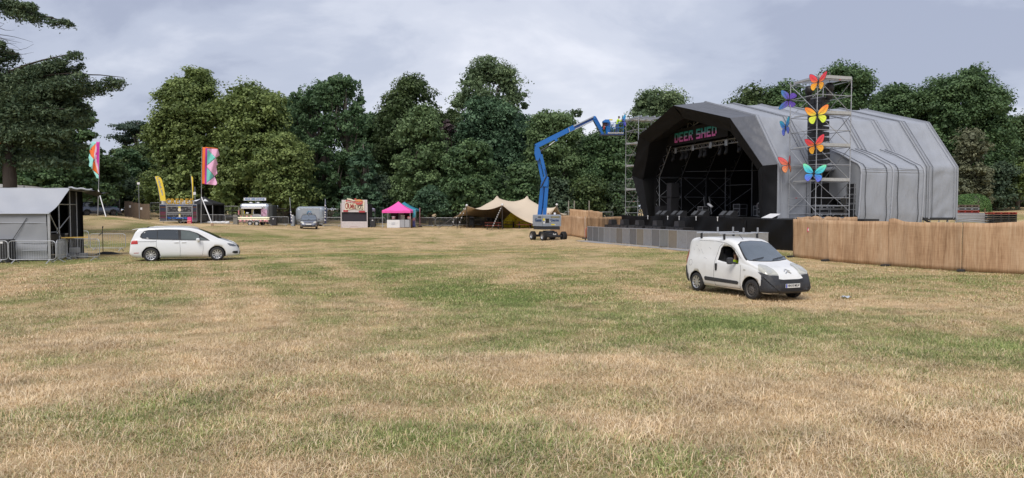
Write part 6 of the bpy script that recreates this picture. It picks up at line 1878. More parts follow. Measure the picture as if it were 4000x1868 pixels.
 mb = MB(); mb.box((-.02, 0, .92), (.02, .50, .11)); mb.build('number_plate', M_platey, car)
 for s_ in (-1, 1):
  sd = 'R' if s_ < 0 else 'L'
  D([(s_ * .60, .92), (s_ * .60, 1.04), (s_ * .86, 1.06), (s_ * .86, .94)], 'B', .01, .05).build('rear_light', M_red, car)
  D([(.55, 1.10), (.62, 1.42), (1.2, 1.50), (2.2, 1.47), (2.6, 1.35), (3.0, 1.08)], sd, .006, .08).build('side_window', M_glass, car)
  mb = MB(); mb.box((2.85, s_ * 1.04, 1.10), (.13, .2, .14), bevel=.04); mb.build('door_mirror', M_suv, car)
  for xx in (xr, xf): wheel(car, xx, s_ * .80, .34, .22, s_, .22, 5, M_rimsteel)
# ================================================================== SITE: lift, fences, tents, stalls
M_blue = M('bright blue machine paint', (.007, .13, .45), .35, 0, .10, 2.0, coat=.3, dirt=.1, dirtcol=(.02, .08, .2))
M_lgrey = M('light grey machine paint', (.27, .305, .36), .4, 0, .06, 1.5, coat=.2, dirt=.2, dirtcol=(.18, .17, .16))
M_dgrey = M('dark grey machine paint', (.025, .027, .033), .5, 0, .15, 3)
M_yel = M('yellow sticker', (.72, .58, .03), .5, 0, .1, 12)
M_reed = None
def make_reed():
 m, nt, b, out = nodes_of('reed screen')
 L = nt.links.new
 tcn = nt.nodes.new('ShaderNodeTexCoord')
 def noise(scale, st, det=4, r=.6):
  mp = nt.nodes.new('ShaderNodeMapping'); mp.inputs['Scale'].default_value = st; L(tcn.outputs['Object'], mp.inputs[0])
  n = nt.nodes.new('ShaderNodeTexNoise'); n.inputs['Scale'].default_value = scale; n.inputs['Detail'].default_value = det; n.inputs['Roughness'].default_value = r
  L(mp.outputs[0], n.inputs['Vector']); return n.outputs['Fac']
 a = noise(14, (1, 1, .06), 5); c = noise(1.1, (1, 1, .5), 4); d = noise(50, (1, 1, .05), 3); e = noise(4.0, (.5, .5, 9.0), 3)
 def mth(op, x, y):
  n = nt.nodes.new('ShaderNodeMath'); n.operation = op
  for i, v in enumerate((x, y)):
   if isinstance(v, (int, float)): n.inputs[i].default_value = v
   else: L(v, n.inputs[i])
  return n.outputs[0]
 s = mth('ADD', mth('MULTIPLY', a, .55), mth('ADD', mth('MULTIPLY', c, .45), mth('MULTIPLY', mth('SUBTRACT', d, .5), .35)))
 s = mth('ADD', s, mth('MULTIPLY', mth('SUBTRACT', e, .5), .18))
 r = nt.nodes.new('ShaderNodeValToRGB'); L(s, r.inputs[0])
 k = r.color_ramp
 k.elements[0].position = .30; k.elements[0].color = (.27, .155, .085, 1)
 k.elements[1].position = .72; k.elements[1].color = (.60, .43, .28, 1)
 q = k.elements.new(.50); q.color = (.46, .295, .175, 1)
 L(r.outputs[0], b.inputs['Base Color']); b.inputs['Roughness'].default_value = .85; b.inputs['Specular IOR Level'].default_value = .2
 bp = nt.nodes.new('ShaderNodeBump'); bp.inputs['Strength'].default_value = .5; bp.inputs['Distance'].default_value = .02; L(a, bp.inputs['Height']); L(bp.outputs[0], b.inputs['Normal'])
 return m
M_reed = make_reed()
def build_lift():
 Y0 = 67.0
 rp = W(2140, 940, Y0); z0 = gz(rp.x, rp.y)
 t = thing('boom_lift', 'blue articulated boom lift with grey body, raised to the left stage tower', 'boom lift', (rp.x, Y0, z0))
 O = Vector(t.location)
 def P(px, py, dy=0): return W(px, py, Y0 + dy) - O
 ax = Vector((-.42, .91, 0)).normalized()      # forward of the chassis (away, left)
 lat = Vector((ax.y, -ax.x, 0))                # to the right
 c0 = Vector((.10, .35, 0))
 r = .42
 for fa, la in ((-1.0, -1.05), (-1.0, 1.05), (1.25, -1.05), (1.25, 1.05)):
  p = c0 + ax * fa + lat * la
  mb = MB()
  rot = Matrix.Translation((p.x, p.y, r)) @ Matrix.Rotation(math.atan2(lat.y, lat.x), 4, 'Z')
  mb.lathe([(.24, -.19), (.36, -.20), (r - .02, -.15), (r - .02, .15), (.36, .20), (.24, .19)], 28, axis='X', mat=rot)
  for k in range(22):
   a = 2 * PI * k / 22
   for s_ in (-1, 1):
    Mx = rot @ Matrix.Rotation(a + s_ * .07, 4, 'X') @ Matrix.Translation((s_ * .085, 0, r - .01)) @ Matrix.Rotation(s_ * .5, 4, 'Z')
    mb.box((0, 0, 0), (.17, .055, .05), mat=Mx)
  w = mb.build('wheel', M_rubber, t)
  mb = MB(); sg = 1 if la > 0 else -1
  mb.lathe([(.25, sg * .19), (.235, sg * .17), (.20, sg * .06), (.10, sg * .08), (.001, sg * .12)], 20, axis='X', mat=rot)
  mb.build('rim', M('grey wheel rim', (.36, .37, .39), .5, .3, .1, 8), w)
 mb = MB()
 Mc = Matrix.Translation(c0) @ Matrix.Rotation(math.atan2(ax.y, ax.x), 4, 'Z')
 mb.box((.12, 0, .52), (2.3, .95, .40), bevel=.06, mat=Mc); mb.box((.12, 0, .76), (1.5, 1.2, .14), bevel=.03, mat=Mc)
 mb.box((-1.0, 0, .42), (.25, 1.8, .22), bevel=.03, mat=Mc); mb.box((1.25, 0, .42), (.25, 1.8, .22), bevel=.03, mat=Mc)
 mb.build('chassis', M_dgrey, t)
 text('chassis_lettering', '4x4', .24, M_white, t, tuple(c0 - ax * .99 + lat * .12 + Vector((-.03, -.10, .60))), rz=math.atan2(lat.y, lat.x), bold=.004)
 mb = MB(); mb.lathe([(.001, .80), (.55, .80), (.55, .92), (.001, .92)], 24, mat=Matrix.Translation(c0)); mb.build('turntable_ring', M_dgrey, t)
 pL = P(2086, 870); pC = P(2117, 870); pR = P(2191, 870)
 dR = Vector((.97, .22, 0)).normalized(); dL = Vector((-.55, .83, 0)).normalized()
 cx_ = pC.x
 top = P(2117, 839).z; bot = P(2117, 884).z; low = P(2117, 897).z
 cor = Vector((cx_, -.35, 0))
 Lr, Ll = 1.86, 1.55
 A = cor; B = cor + dR * Lr; C = B + dL * Ll; D_ = cor + dL * Ll
 def hood(name, quad, z0_, z1_, mat, bev=.08):
  mb = MB(); ce = sum((Vector(q) for q in quad), Vector()) / 4
  lv = [(z0_, 1.0), (z1_ - bev, 1.0), (z1_ - .02, .965), (z1_, .93)]
  vs_ = []
  for z, k in lv:
   for q in quad: v = ce + (q - ce) * k; vs_.append((v.x, v.y, z))
  fs = [(3, 2, 1, 0), tuple(range(12, 16))]
  for i in range(3):
   for j in range(4): fs.append((i * 4 + j, i * 4 + (j + 1) % 4, i * 4 + 4 + (j + 1) % 4, i * 4 + 4 + j))
  mb.add(vs_, fs, 0); return mb.build(name, mat, t)
 hood('engine_cover', [A + dR * .02, B, C, D_ + dR * .02], bot, top, M_lgrey)
 hood('counterweight', [A + dR * .10 + dL * .05, B - dR * .12, C - dR * .12, D_ + dR * .1], low, bot - .004, M_dgrey, .04)
 nR = Vector((dR.y, -dR.x, 0))
 aR = math.atan2(dR.y, dR.x)
 def face(dx, z, off=.006): return tuple(A + dR * dx + nR * off + Vector((0, 0, z)))
 mb = MB(); mb.tube(face(.62 - .60, top - .05), face(.02, bot), .01, 4); mb.build('cover_seam', M_seam, t)
 def plate(name, dx, z, w, h, mat, off=.008):
  mb = MB(); mb.box((0, 0, 0), (w, .012, h)); return mb.build(name, mat, t, loc=face(dx, z, off), rot=(0, 0, aR))
 zt_ = top; H = top - bot
 plate('engine_window', .50, bot + H * .48, .36, .40, M_black)
 plate('sticker', .17, bot + H * .58, .20, .22, M_yel); plate('sticker', .20, bot + H * .30, .16, .14, M_whiteplain); plate('sticker', .27, bot + H * .48, .08, .16, M_whiteplain, .016)
 plate('warning_stripe', 1.28, bot + H * .80, .86, .09, M_black); plate('warning_text_band', 1.28, bot + H * .80, .76, .03, M_yel, .016)
 plate('sticker', 1.05, bot + H * .14, .34, .11, M_yel); plate('sticker', .78, bot + H * .44, .07, .07, M_whiteplain); plate('sticker', 1.27, bot + H * .14, .12, .06, M_whiteplain)
 Mnavy = M('navy lettering', (.012, .05, .15), .5)
 text('brand_lettering', 'Genie', .33, Mnavy, t, face(1.20, bot + H * .52, .012), rz=aR, bold=.010, sx=1.05)
 nL = Vector((dL.y, -dL.x, 0)) * -1
 nL = Vector((-dL.y, dL.x, 0)) if Vector((-dL.y, dL.x, 0)).y < 0 else Vector((dL.y, -dL.x, 0))
 aL = math.atan2(-dL.y, -dL.x)
 text('brand_lettering', 'Genie', .42, Mnavy, t, tuple(A + dL * .62 + nL * .012 + Vector((0, 0, bot + H * .52))), rz=aL, bold=.010, sx=1.05)
 mb = MB(); mb.box((0, 0, 0), (.5, .012, .09)); mb.build('warning_stripe', M_black, t, loc=tuple(A + dL * .4 + nL * .008 + Vector((0, 0, bot + H * .80))), rot=(0, 0, aL))
 mb = MB(); mb.lathe([(.05, 0), (.06, .1), (.05, .16), (0, .17)], 10, mat=Matrix.Translation(A + dR * .95 + dL * .6 + Vector((0, 0, top)))); mb.build('beacon', M('orange beacon', (.4, .12, .05), .3), t)
 mb = MB(); mb.lathe([(.10, 0), (.12, .08), (.09, .20), (0, .22)], 10, mat=Matrix.Translation(A + dR * 1.55 + dL * .5 + Vector((0, 0, top - .02)))); mb.build('exhaust_cap', M_whiteplain, t)
 def arm(name, p, q, w, h, mat=M_blue): mb = MB(); mb.bar(p, q, w, h, up=(0, -1, 0)); return mb.build(name, mat, t)
 b1, b2 = P(2106, 842, .6), P(2120, 712, .6); c1, c2 = P(2127, 842, .2), P(2137, 706, .2)
 arm('lower_arm', b1, b2, .34, .40); arm('lower_arm', c1, c2, .34, .38)
 arm('lower_link', P(2116, 840, .9), P(2128, 720, .9), .14, .16)
 mb = MB(); mb.box((0, 0, 0), (.52, .95, .95), bevel=.06, mat=Matrix.Translation(P(2131, 712, .4)) @ Matrix.Rotation(.10, 4, 'Y')); mb.build('mid_pivot', M_blue, t)
 u1, u2 = P(2122, 720, .5), P(2099, 605, .5); v1, v2 = P(2134, 700, .2), P(2112, 604, .2)
 arm('upper_arm', u1, u2, .26, .34); arm('upper_arm', v1, v2, .30, .36)
 arm('upper_link', P(2119, 705, .9), P(2095, 600, .9), .10, .14)
 mb = MB(); mb.tube(P(2112, 735, -.1), P(2134, 690, -.1), .05, 8); mb.tube(P(2136, 690, -.1), P(2128, 660, -.1), .03, 8); mb.build('mast_hydraulic_ram', M_black, t)
 poly = [P(2089, 574), P(2100, 567), P(2110, 586), P(2114, 604), P(2103, 628), P(2094, 626), P(2088, 600)]
 mb = MB(); mb.prism([(p.x, p.z) for p in poly], .0, .75, axis='Y'); mb.build('knuckle', M_blue, t)
 m1, m2 = P(2092, 573, .3), P(2240, 499, 1.0)
 arm('main_boom', m1, m2, .44, .50)
 i1, i2 = P(2238, 500, 1.0), P(2322, 461, 1.5)
 arm('inner_boom', i1, i2, .26, .30, M('deep blue inner boom', (.012, .05, .22), .3, 0, .1, 3))
 tr0, tr1 = P(2224, 501, .8), P(2318, 456, 1.3)
 mb = MB(); mb.bar(tr0, tr1, .10, .16, up=(0, -1, 0)); mb.build('cable_tray', M_alu, t)
 mb = MB(); mb.bar(P(2228, 514, .8), P(2316, 473, 1.3), .09, .14, up=(0, -1, 0)); mb.build('hose_guard', M_alu, t)
 mb = MB(); mb.bar(P(2221, 500, .7), P(2225, 516, .7), .06, .3, up=(0, -1, 0)); mb.build('tray_end', M_alu, t)
 mb = MB(); mb.tube(P(2109, 594, .2), P(2145, 569, .4), .075, 8); mb.build('boom_ram', M_dgrey, t)
 mb = MB(); mb.tube(P(2145, 569, .4), P(2168, 552, .5), .045, 8); mb.build('ram_rod', M_alu, t)
 mb = MB(); mb.box((0, 0, 0), (.26, .5, .22), mat=Matrix.Translation(P(2172, 548, .6)) @ Matrix.Rotation(-.46, 4, 'Y')); mb.build('ram_bracket', M_blue, t)
 mb = MB(); mb.box((0, 0, 0), (.34, .5, .40), bevel=.08, mat=Matrix.Translation(P(2321, 462, 1.5))); mb.build('jib_head', M_blue, t)
 arm('jib_boom', P(2319, 463, 1.4), P(2356, 526, 1.6), .22, .26); arm('jib_link', P(2326, 459, 1.7), P(2352, 506, 1.8), .16, .10)
 arm('jib_ram', P(2316, 470, 1.3), P(2345, 524, 1.4), .07, .07, M_dgrey)
 yb = 1.7
 e0, e1 = P(2344, 528, yb), P(2434, 525, yb)
 W_, D2 = e1.x - e0.x, 1.1
 mb = MB(); mb.box(((e0.x + e1.x) / 2, yb, e0.z + .02), (W_, D2, .10)); mb.build('basket_floor', M('dark blue floor plate', (.02, .05, .16), .5), t)
 mb = MB(); 
 x0 = P(2372, 520, yb).x; x1 = e1.x - .03
 mb.box(((x0 + x1) / 2, yb - D2 / 2 - .01, e0.z + .14), (x1 - x0, .02, .14)); mb.build('toe_board', M_whiteplain, t)
 for k in range(13):
  mb = MB(); xx = x0 + (x1 - x0) * (k + .3) / 13
  mb.bar((xx, yb - D2 / 2 - .026, e0.z + .08), (xx + .09, yb - D2 / 2 - .026, e0.z + .20), .05, .01, up=(0, -1, 0)); mb.build('hazard_stripe', M_black, t)
 zr = P(2400, 483, yb).z
 for yy in (yb - D2 / 2, yb + D2 / 2):
  for zz in (zr, (zr + e0.z) / 2 + .1):
   mb = MB(); mb.tube((x0, yy, zz), (x1 - (.0), yy, zz), .022, 6); mb.build('guard_rail', M_blue, t)
  for k in range(4):
   xx = x0 + (x1 - x0) * k / 3
   mb = MB(); mb.tube((xx, yy, e0.z + .05), (xx, yy, zr), .02, 6); mb.build('rail_post', M_blue, t)
 for xx in (x0, x1):
  for zz in (zr, (zr + e0.z) / 2 + .1):
   mb = MB(); mb.tube((xx, yb - D2 / 2, zz), (xx, yb + D2 / 2, zz), .022, 6); mb.build('guard_rail', M_blue, t)
 pm = P(2376, 500, yb)
 mb = MB(); mb.box((pm.x - .02, yb, pm.z), (.42, .5, 1.25), bevel=.06); mb.build('basket_mount', M_blue, t)
 cb = P(2366, 475, yb)
 mb = MB(); mb.prism([(cb.x - .30, cb.z - .14), (cb.x + .30, cb.z - .14), (cb.x + .30, cb.z + .14), (cb.x - .10, cb.z + .14), (cb.x - .30, cb.z + .02)], yb - .45, yb + .35, axis='Y'); mb.build('control_box_cover', M_blue, t)
 mb = MB(); mb.box((cb.x, yb, cb.z - .28), (.55, .6, .26)); mb.build('control_box', M('maroon panel', (.06, .02, .03), .5), t)
 mb = MB(); mb.box((P(2384, 470, yb).x, yb - .3, P(2384, 470, yb).z), (.34, .10, .12), bevel=.02); mb.build('document_box', M_yel, t)
 mb = MB(); mb.tube(P(2360, 492, yb - .5), P(2359, 505, yb - .5), .06, 8); mb.build('fire_extinguisher', M_red, t)
 fy = Y0 + yb + .05
 f0 = W(2409, 524, fy); f0.z = O.z + e0.z + .07
 w = thing('person', 'worker in hi vis vest and jeans in the lift basket, reaching for the butterfly', 'person', f0)
 figure(w, [('pelvis', (0, 0, .92), (.15, .12)), ('belly', (.03, 0, 1.08), (.135, .11)), ('chest', (.10, 0, 1.30), (.15, .12)), ('neck0', (.16, 0, 1.46), .06), ('neck1', (.19, 0, 1.52), .052), ('headc', (.22, 0, 1.63), .092), ('crown', (.22, 0, 1.69), .08),
   ('hipR', (0, -.10, .84), .095), ('knR', (.05, -.12, .46), .062), ('anR', (-.02, -.12, .09), .042), ('toR', (.14, -.12, .04), .038),
   ('hipL', (0, .10, .84), .095), ('knL', (-.02, .13, .46), .062), ('anL', (-.14, .13, .09), .042), ('toL', (.02, .13, .04), .038),
   ('shR', (.10, -.17, 1.40), .066), ('elR', (.30, -.22, 1.22), .046), ('wrR', (.48, -.14, 1.36), .034), ('haR', (.55, -.12, 1.40), .036),
   ('shL', (.10, .17, 1.40), .066), ('elL', (.32, .20, 1.28), .046), ('wrL', (.52, .10, 1.46), .034), ('haL', (.60, .08, 1.50), .036)],
  [(0, 1), (1, 2), (2, 3), (3, 4), (4, 5), (5, 6), (0, 7), (7, 8), (8, 9), (9, 10), (0, 11), (11, 12), (12, 13), (13, 14), (2, 15), (15, 16), (16, 17), (17, 18), (2, 19), (19, 20), (20, 21), (21, 22)],
  M_skin, top=M_hiviz, top_z=(.98, 1.47), legs=M_denim, legs_z=(.10, .98))
 pb = W(2432, 474, fy - .1)
 butterfly(pb, .98, (R(0), R(-14), R(28)), P_SKY, (-1.05, .35), 'sky blue and purple butterfly being fixed by the worker in the lift basket')
def crowd_barrier_proto(Wd=2.3, H=1.1, nb=18):
 t = thing('crowd_barrier', 'x', 'barrier')
 mb = MB(); r = .16; z0 = .18
 pts = []
 for (cx_, cz, a0) in ((Wd / 2 - r, H - r, 0), (-Wd / 2 + r, H - r, 90), (-Wd / 2 + r, z0 + r, 180), (Wd / 2 - r, z0 + r, 270)):
  for k in range(5): a = R(a0 + k * 22.5); pts.append((cx_ + r * math.cos(a), 0, cz + r * math.sin(a)))
 mb.path(pts, .021, 6, closed=True); mb.build('frame', M_galv, t)
 mb = MB()
 for k in range(nb):
  x = -Wd / 2 + .08 + (Wd - .16) * (k + .5) / nb; mb.tube((x, 0, z0), (x, 0, H), .0075, 4, caps=False)
 mb.build('bars', M_galv, t)['kind'] = 'stuff'
 for s_ in (-1, 1):
  mb = MB(); x = s_ * (Wd / 2 - .30)
  mb.bar((x - .0, -.30, .0), (x, 0, z0), .045, .03); mb.bar((x, .30, .0), (x, 0, z0), .045, .03); mb.build('foot', M_galv, t)
 return t
def place_line(proto, tree_, p0, p1, label, group):
 mid = (p0 + p1) / 2; d = p1 - p0
 return dup(proto, (mid.x, mid.y, gz(mid.x, mid.y)), math.atan2(d.y, d.x), label, group, tree_)
def build_fences():
 cb = crowd_barrier_proto(); tr = snapshot(cb)
 first = [True]
 def put(a, b, label, group='steel crowd barriers'):
  """a, b: (px, Y) of the two ends on the ground"""
  pa = Vector((X(a[0], a[1]), a[1], 0)); pb = Vector((X(b[0], b[1]), b[1], 0)); d = pb - pa
  mid = (pa + pb) / 2; rz = math.atan2(d.y, d.x)
  if first[0]:
   first[0] = False; cb.location = (mid.x, mid.y, gz(mid.x, mid.y)); cb.rotation_euler = (0, 0, rz); cb['label'] = label; cb['group'] = group; o = cb
  else: o = dup(cb, (mid.x, mid.y, gz(mid.x, mid.y)), rz, label, group, tr)
  s = d.length / 2.3
  o.scale = (s, 1, 1) if abs(s - 1) > .03 else (1, 1, 1)
  return o
 put((30, 34.7), (216, 34.7), 'crowd barrier across the front of the grey tent')
 put((-155, 34.7), (27, 34.7), 'crowd barrier cut by the left edge in front of the tent')
 put((219, 34.9), (258, 37.1), 'crowd barrier turned end on at the tent corner')
 put((262, 37.2), (385, 36.4), 'crowd barrier beside the tent opening under the yellow plank')
 put((352, 46), (487, 46), 'crowd barrier behind the microphone stand')
 put((212, 46.6), (345, 46.2), 'crowd barrier half hidden behind the tent corner posts')
 L1 = [(775, 880, 81, 'crowd barrier just right of the crepe trailer'), (1050, 1128, 84, 'crowd barrier between the two silver trailers'), (1255, 1334, 84.5, 'crowd barrier between silver trailer and crumble stall'),
  (1438, 1506, 83, 'crowd barrier between crumble stall and pink gazebo'), (1631, 1699, 85, 'crowd barrier right of the pink gazebo'), (1702, 1770, 86, 'crowd barrier at the left guy rope of the stretch tent'), (1772, 1842, 87.5, 'crowd barrier behind the left corner of the stretch tent'),
  (1846, 1918, 88.5, 'crowd barrier behind the shaded tables'), (880, 930, 84, 'crowd barrier left of the sandwich trailer')]
 for (a, b, Yv, lab) in L1: put((a, Yv), (b, Yv), lab)
 def heras():
  t = thing('mesh_fence_panel', 'x', 'fence')
  Wd, H = 3.45, 2.0; r = .12
  mb = MB(); pts = [(-Wd / 2, 0, .12)]
  for k in range(5): a = R(180 - k * 22.5); pts.append((-Wd / 2 + r + r * math.cos(a), 0, H - r + r * math.sin(a)))
  for k in range(5): a = R(90 - k * 22.5); pts.append((Wd / 2 - r + r * math.cos(a), 0, H - r + r * math.sin(a)))
  pts.append((Wd / 2, 0, .12)); mb.path(pts, .021, 6, closed=True); mb.build('frame', M_galv, t)
  mb = MB()
  for k in range(34): x = -Wd / 2 + Wd * (k + .5) / 34; mb.tube((x, 0, .14), (x, 0, H), .004, 3, caps=False)
  for z in (.55, 1.0, 1.5): mb.tube((-Wd / 2, 0, z), (Wd / 2, 0, z), .006, 3, caps=False)
  mb.build('mesh', M_galvd, t)['kind'] = 'stuff'
  for s_ in (-1, 1):
   mb = MB(); mb.box((s_ * Wd / 2, 0, .07), (.22, .62, .14), bevel=.03); mb.build('foot_block', M_rubber, t)
  return t
 h = heras(); trh = snapshot(h); fh = [True]
 def puth(a, b, label, cloth=None):
  pa = Vector((X(a[0], a[1]), a[1], 0)); pb = Vector((X(b[0], b[1]), b[1], 0)); d = pb - pa; mid = (pa + pb) / 2; rz = math.atan2(d.y, d.x)
  if fh[0]: fh[0] = False; o = h; o.location = (mid.x, mid.y, gz(mid.x, mid.y)); o.rotation_euler = (0, 0, rz); o['label'] = label; o['group'] = 'mesh fence panels along the back'
  else: o = dup(h, (mid.x, mid.y, gz(mid.x, mid.y)), rz, label, 'mesh fence panels along the back', trh)
  o.scale = (d.length / 3.5, 1, 1)
  return o
 def runh(px0, px1, Y0, Y1, labs):
  n = len(labs)
  for i in range(n):
   a = (px0 + (px1 - px0) * i / n, Y0 + (Y1 - Y0) * i / n); b = (px0 + (px1 - px0) * (i + 1) / n, Y0 + (Y1 - Y0) * (i + 1) / n)
   puth(a, b, labs[i])
 runh(240, 470, 92, 90, ['mesh fence panel behind the grey tent', 'mesh fence panel behind the parked estate car', 'mesh fence panel left of the brown hoarding'])
 runh(588, 625, 88, 88, ['narrow mesh fence panel left of the crepe trailer'])
 runh(820, 1160, 90, 90, ['mesh fence panel behind the black gazebo', 'mesh fence panel behind the sandwich trailer', 'mesh fence panel left of the silver trailer'])
 runh(1255, 1500, 90, 90, ['mesh fence panel behind the navy banner', 'mesh fence panel behind the crumble stall', 'mesh fence panel behind the pink gazebo'])
 runh(1636, 1960, 90, 93, ['mesh fence panel right of the teal banner', 'mesh fence panel above the guy ropes', 'mesh fence panel behind the left tent pole', 'mesh fence panel behind the twin peaks'])
 runh(2205, 2395, 84, 84, ['mesh fence panel over the reed screens, left one', 'mesh fence panel over the reed screens, right one'])
 hd = thing('hoarding', 'brown board hoarding standing on the rise left of the crepe trailer', 'fence', (0, 0, 0))
 pa = Vector((X(488, 88), 88, 0)); pb = Vector((X(586, 85.5), 85.5, 0))
 for i in range(6):
  a = pa + (pb - pa) * (i / 6); b = pa + (pb - pa) * ((i + .985) / 6); m_ = (a + b) / 2; z = gz(m_.x, m_.y)
  mb = MB(); mb.bar((a.x, a.y, z + .95 + .03 * (i % 2)), (b.x, b.y, z + .95 + .03 * (i % 2)), .03, 1.85, up=(0, 0, 1)); mb.build('board', M('weathered brown board', (.16, .115, .08), .8, 0, .25, 1.5), hd)
 for k in (1.5, 4.2):
  c = pa + (pb - pa) * (k / 6); mb = MB(); mb.box((c.x, c.y - .04, gz(c.x, c.y) + 1.3), (.35, .02, .28)); mb.build('notice', M_whiteplain, hd)
 def reed(name, label, pts, H, group='reed screened fences', seed=0, sagtop=.05, feet=True, over=None):
  """pts: list of (x,y) panel joints; each panel is one part"""
  t = thing(name, label, 'fence', (pts[0][0], pts[0][1], gz(*pts[0])), 0, group); O = Vector(t.location)
  rg = random.Random(seed)
  for i in range(len(pts) - 1):
   a = Vector((*pts[i], 0)); b = Vector((*pts[i + 1], 0)); d = (b - a); Ld = d.length; n_ = Vector((d.y, -d.x, 0)).normalized()
   za, zb_ = gz(a.x, a.y), gz(b.x, b.y); ph = rg.random() * 6
   mb = MB()
   bump_at = rg.random()
   def fn(u, v):
    p = a + d * u
    f = .035 * math.sin(u * Ld * 3.1 + ph) * (.4 + v) + .03 * mnoise.noise(Vector((u * Ld * 1.6, v * 2, seed + i * 3))) + .012 * math.sin(u * Ld * 11 + ph)
    h_ = H + sagtop * mnoise.noise(Vector((u * Ld * .9, seed, i))) + (.16 * math.exp(-((u - bump_at) / .12) ** 2) if over and i in over else 0)
    q = p + n_ * f
    return (q.x - O.x, q.y - O.y, za + (zb_ - za) * u + .02 + (h_ - .02) * v - O.z)
   mb.grid(fn, max(10, int(Ld * 14)), 10)
   o = mb.build('reed_panel', M_reed, t); solidify(o, .012)
   mb = MB(); zz = H - .035
   mb.tube((a.x - O.x - n_.x * .08, a.y - O.y - n_.y * .08, za + zz - O.z), (b.x - O.x - n_.x * .08, b.y - O.y - n_.y * .08, zb_ + zz - O.z), .022, 6)
   mb.tube((a.x - O.x - n_.x * .08, a.y - O.y - n_.y * .08, za - O.z), (a.x - O.x - n_.x * .08, a.y - O.y - n_.y * .08, za + zz - O.z), .022, 6)
   mb.build('support_frame', M_galv, t)
   if feet:
    mb = MB(); mb.box((a.x - O.x, a.y - O.y, za + .05 - O.z), (.26, .70, .10), rz=math.atan2(d.y, d.x), bevel=.03); mb.build('foot_block', M_rubber, t)
  return t
 F1 = [(X(3102, 37.2), 37.2), (X(3235, 34.7), 34.7), (X(3470, 32.0), 32.0), (X(3761, 29.2), 29.2), (20.6, 27.3), (23.4, 25.4)]
 rf = reed('reed_fence', 'long reed screen fence running to the right edge behind the white van', F1, 2.02, seed=3, over=(2, 3))
 p = W(3151, 897, 36.4)
 q = Vector((p.x, p.y - .28, p.z)) - Vector(rf.location)
 mb = MB(); mb.box((0, 0, 0), (.17, .012, .21)); nb = mb.build('notice', M('pink red notice', (.62, .06, .12), .5), rf, loc=tuple(q), rot=(0, 0, -.75))
 mb = MB(); mb.box((0, -.008, 0), (.10, .008, .11)); mb.build('notice_print', M_whiteplain, nb)
 reed('reed_fence', 'second reed screen running back towards the wing tent', [(X(3112, 37.6), 37.6), (17.3, 40.0), (19.4, 42.2), (21.6, 44.4)], 2.12, seed=9, sagtop=.16, feet=False)
 reed('reed_fence', 'reed screen behind the boom lift wheels', [(X(2150, 71.5), 71.5), (X(2230, 71), 71), (X(2296, 69), 69)], 2.02, seed=14, feet=False)
 reed('reed_fence', 'reed screen joining the black stage skirt', [(X(2288, 64.5), 64.5), (X(2362, 66.5), 66.5), (X(2437, 69), 69)], 2.02, seed=21)
 reed('reed_fence', 'short raised reed screen behind the other two', [(X(2225, 80), 80), (X(2300, 79), 79), (X(2354, 76), 76)], 2.35, seed=28, sagtop=.1, feet=False)
 for i, px in enumerate((2221, 2243, 2301)):
  t = thing('timber_post', ['left', 'middle', 'right'][i] + ' bare timber post rising behind the reed screens', 'post', G(px, 86), 0, 'bare posts behind the reed screens')
  mb = MB(); mb.tube((0, 0, 0), (0, 0, 3.3), .07, 6); mb.build('post', M('grey timber', (.28, .26, .22), .8), t)
 t = thing('loose_fence_frame', 'loose galvanised fence frame leaning over the long reed fence', 'fence frame', (0, 0, 0))
 a = W(3262, 876, 36); b = W(3540, 868, 33.5); c = W(3500, 875, 33); mb = MB()
 mb.tube(a, b, .022, 6); mb.tube(a + Vector((0, -.1, -.03)), c + Vector((0, 0, 0)), .018, 6); mb.tube(b, c, .02, 6); mb.build('frame', M_galv, t)
 base = [(6.55, 61.4), (8.2, 56.2), (9.9, 51.0), (11.7, 45.8), (13.4, 42.3), (15.4, 39.9)]
 seg = [math.dist(base[i], base[i + 1]) for i in range(len(base) - 1)]; cum = [0]
 for s_ in seg: cum.append(cum[-1] + s_)
 def along(s): return (float(np.interp(s, cum, [b_[0] for b_ in base])), float(np.interp(s, cum, [b_[1] for b_ in base])))
 tones = [(.17, .175, .185), (.16, .165, .175), (.20, .205, .21), (.27, .275, .285), (.26, .265, .275), (.20, .185, .165), (.28, .28, .29), (.17, .17, .175), (.25, .225, .185), (.30, .30, .305), (.19, .19, .195), (.24, .245, .24), (.27, .235, .19), (.32, .32, .33), (.30, .295, .30), (.33, .32, .31), (.36, .35, .33), (.34, .33, .32), (.38, .37, .35), (.36, .35, .34), (.38, .37, .36)]
 n = int(cum[-1] / 1.12)
 words = ['first', 'second', 'third', 'fourth', 'fifth', 'sixth', 'seventh', 'eighth', 'ninth', 'tenth', 'eleventh', 'twelfth', 'thirteenth', 'fourteenth', 'fifteenth', 'sixteenth', 'seventeenth', 'eighteenth', 'nineteenth', 'twentieth', 'twenty first', 'twenty second', 'twenty third']
 for k in range(n):
  a = along(k * 1.12); b = along((k + 1) * 1.12 - .02); dx, dy = b[0] - a[0], b[1] - a[1]; rz = math.atan2(dy, dx); z = gz(a[0], a[1])
  c = tones[min(k, len(tones) - 1)]
  tone = 'brownish' if c[0] > c[2] * 1.1 else ('pale grey' if c[0] > .25 else 'dark grey')
  t = thing('pit_barrier', '%s stage pit barrier unit, %s from the left end' % (tone, words[k]), 'barrier', ((a[0] + b[0]) / 2, (a[1] + b[1]) / 2, z), rz, 'stage pit barrier units')
  Lw = math.hypot(dx, dy)
  mb = MB(); mb.box((0, 0, .64), (Lw - .03, .03, 1.16)); mb.build('panel', M('barrier panel %d' % k, c, .5, .35, .12, 2.5, dirt=.5, dirtcol=(.20, .17, .14)), t)
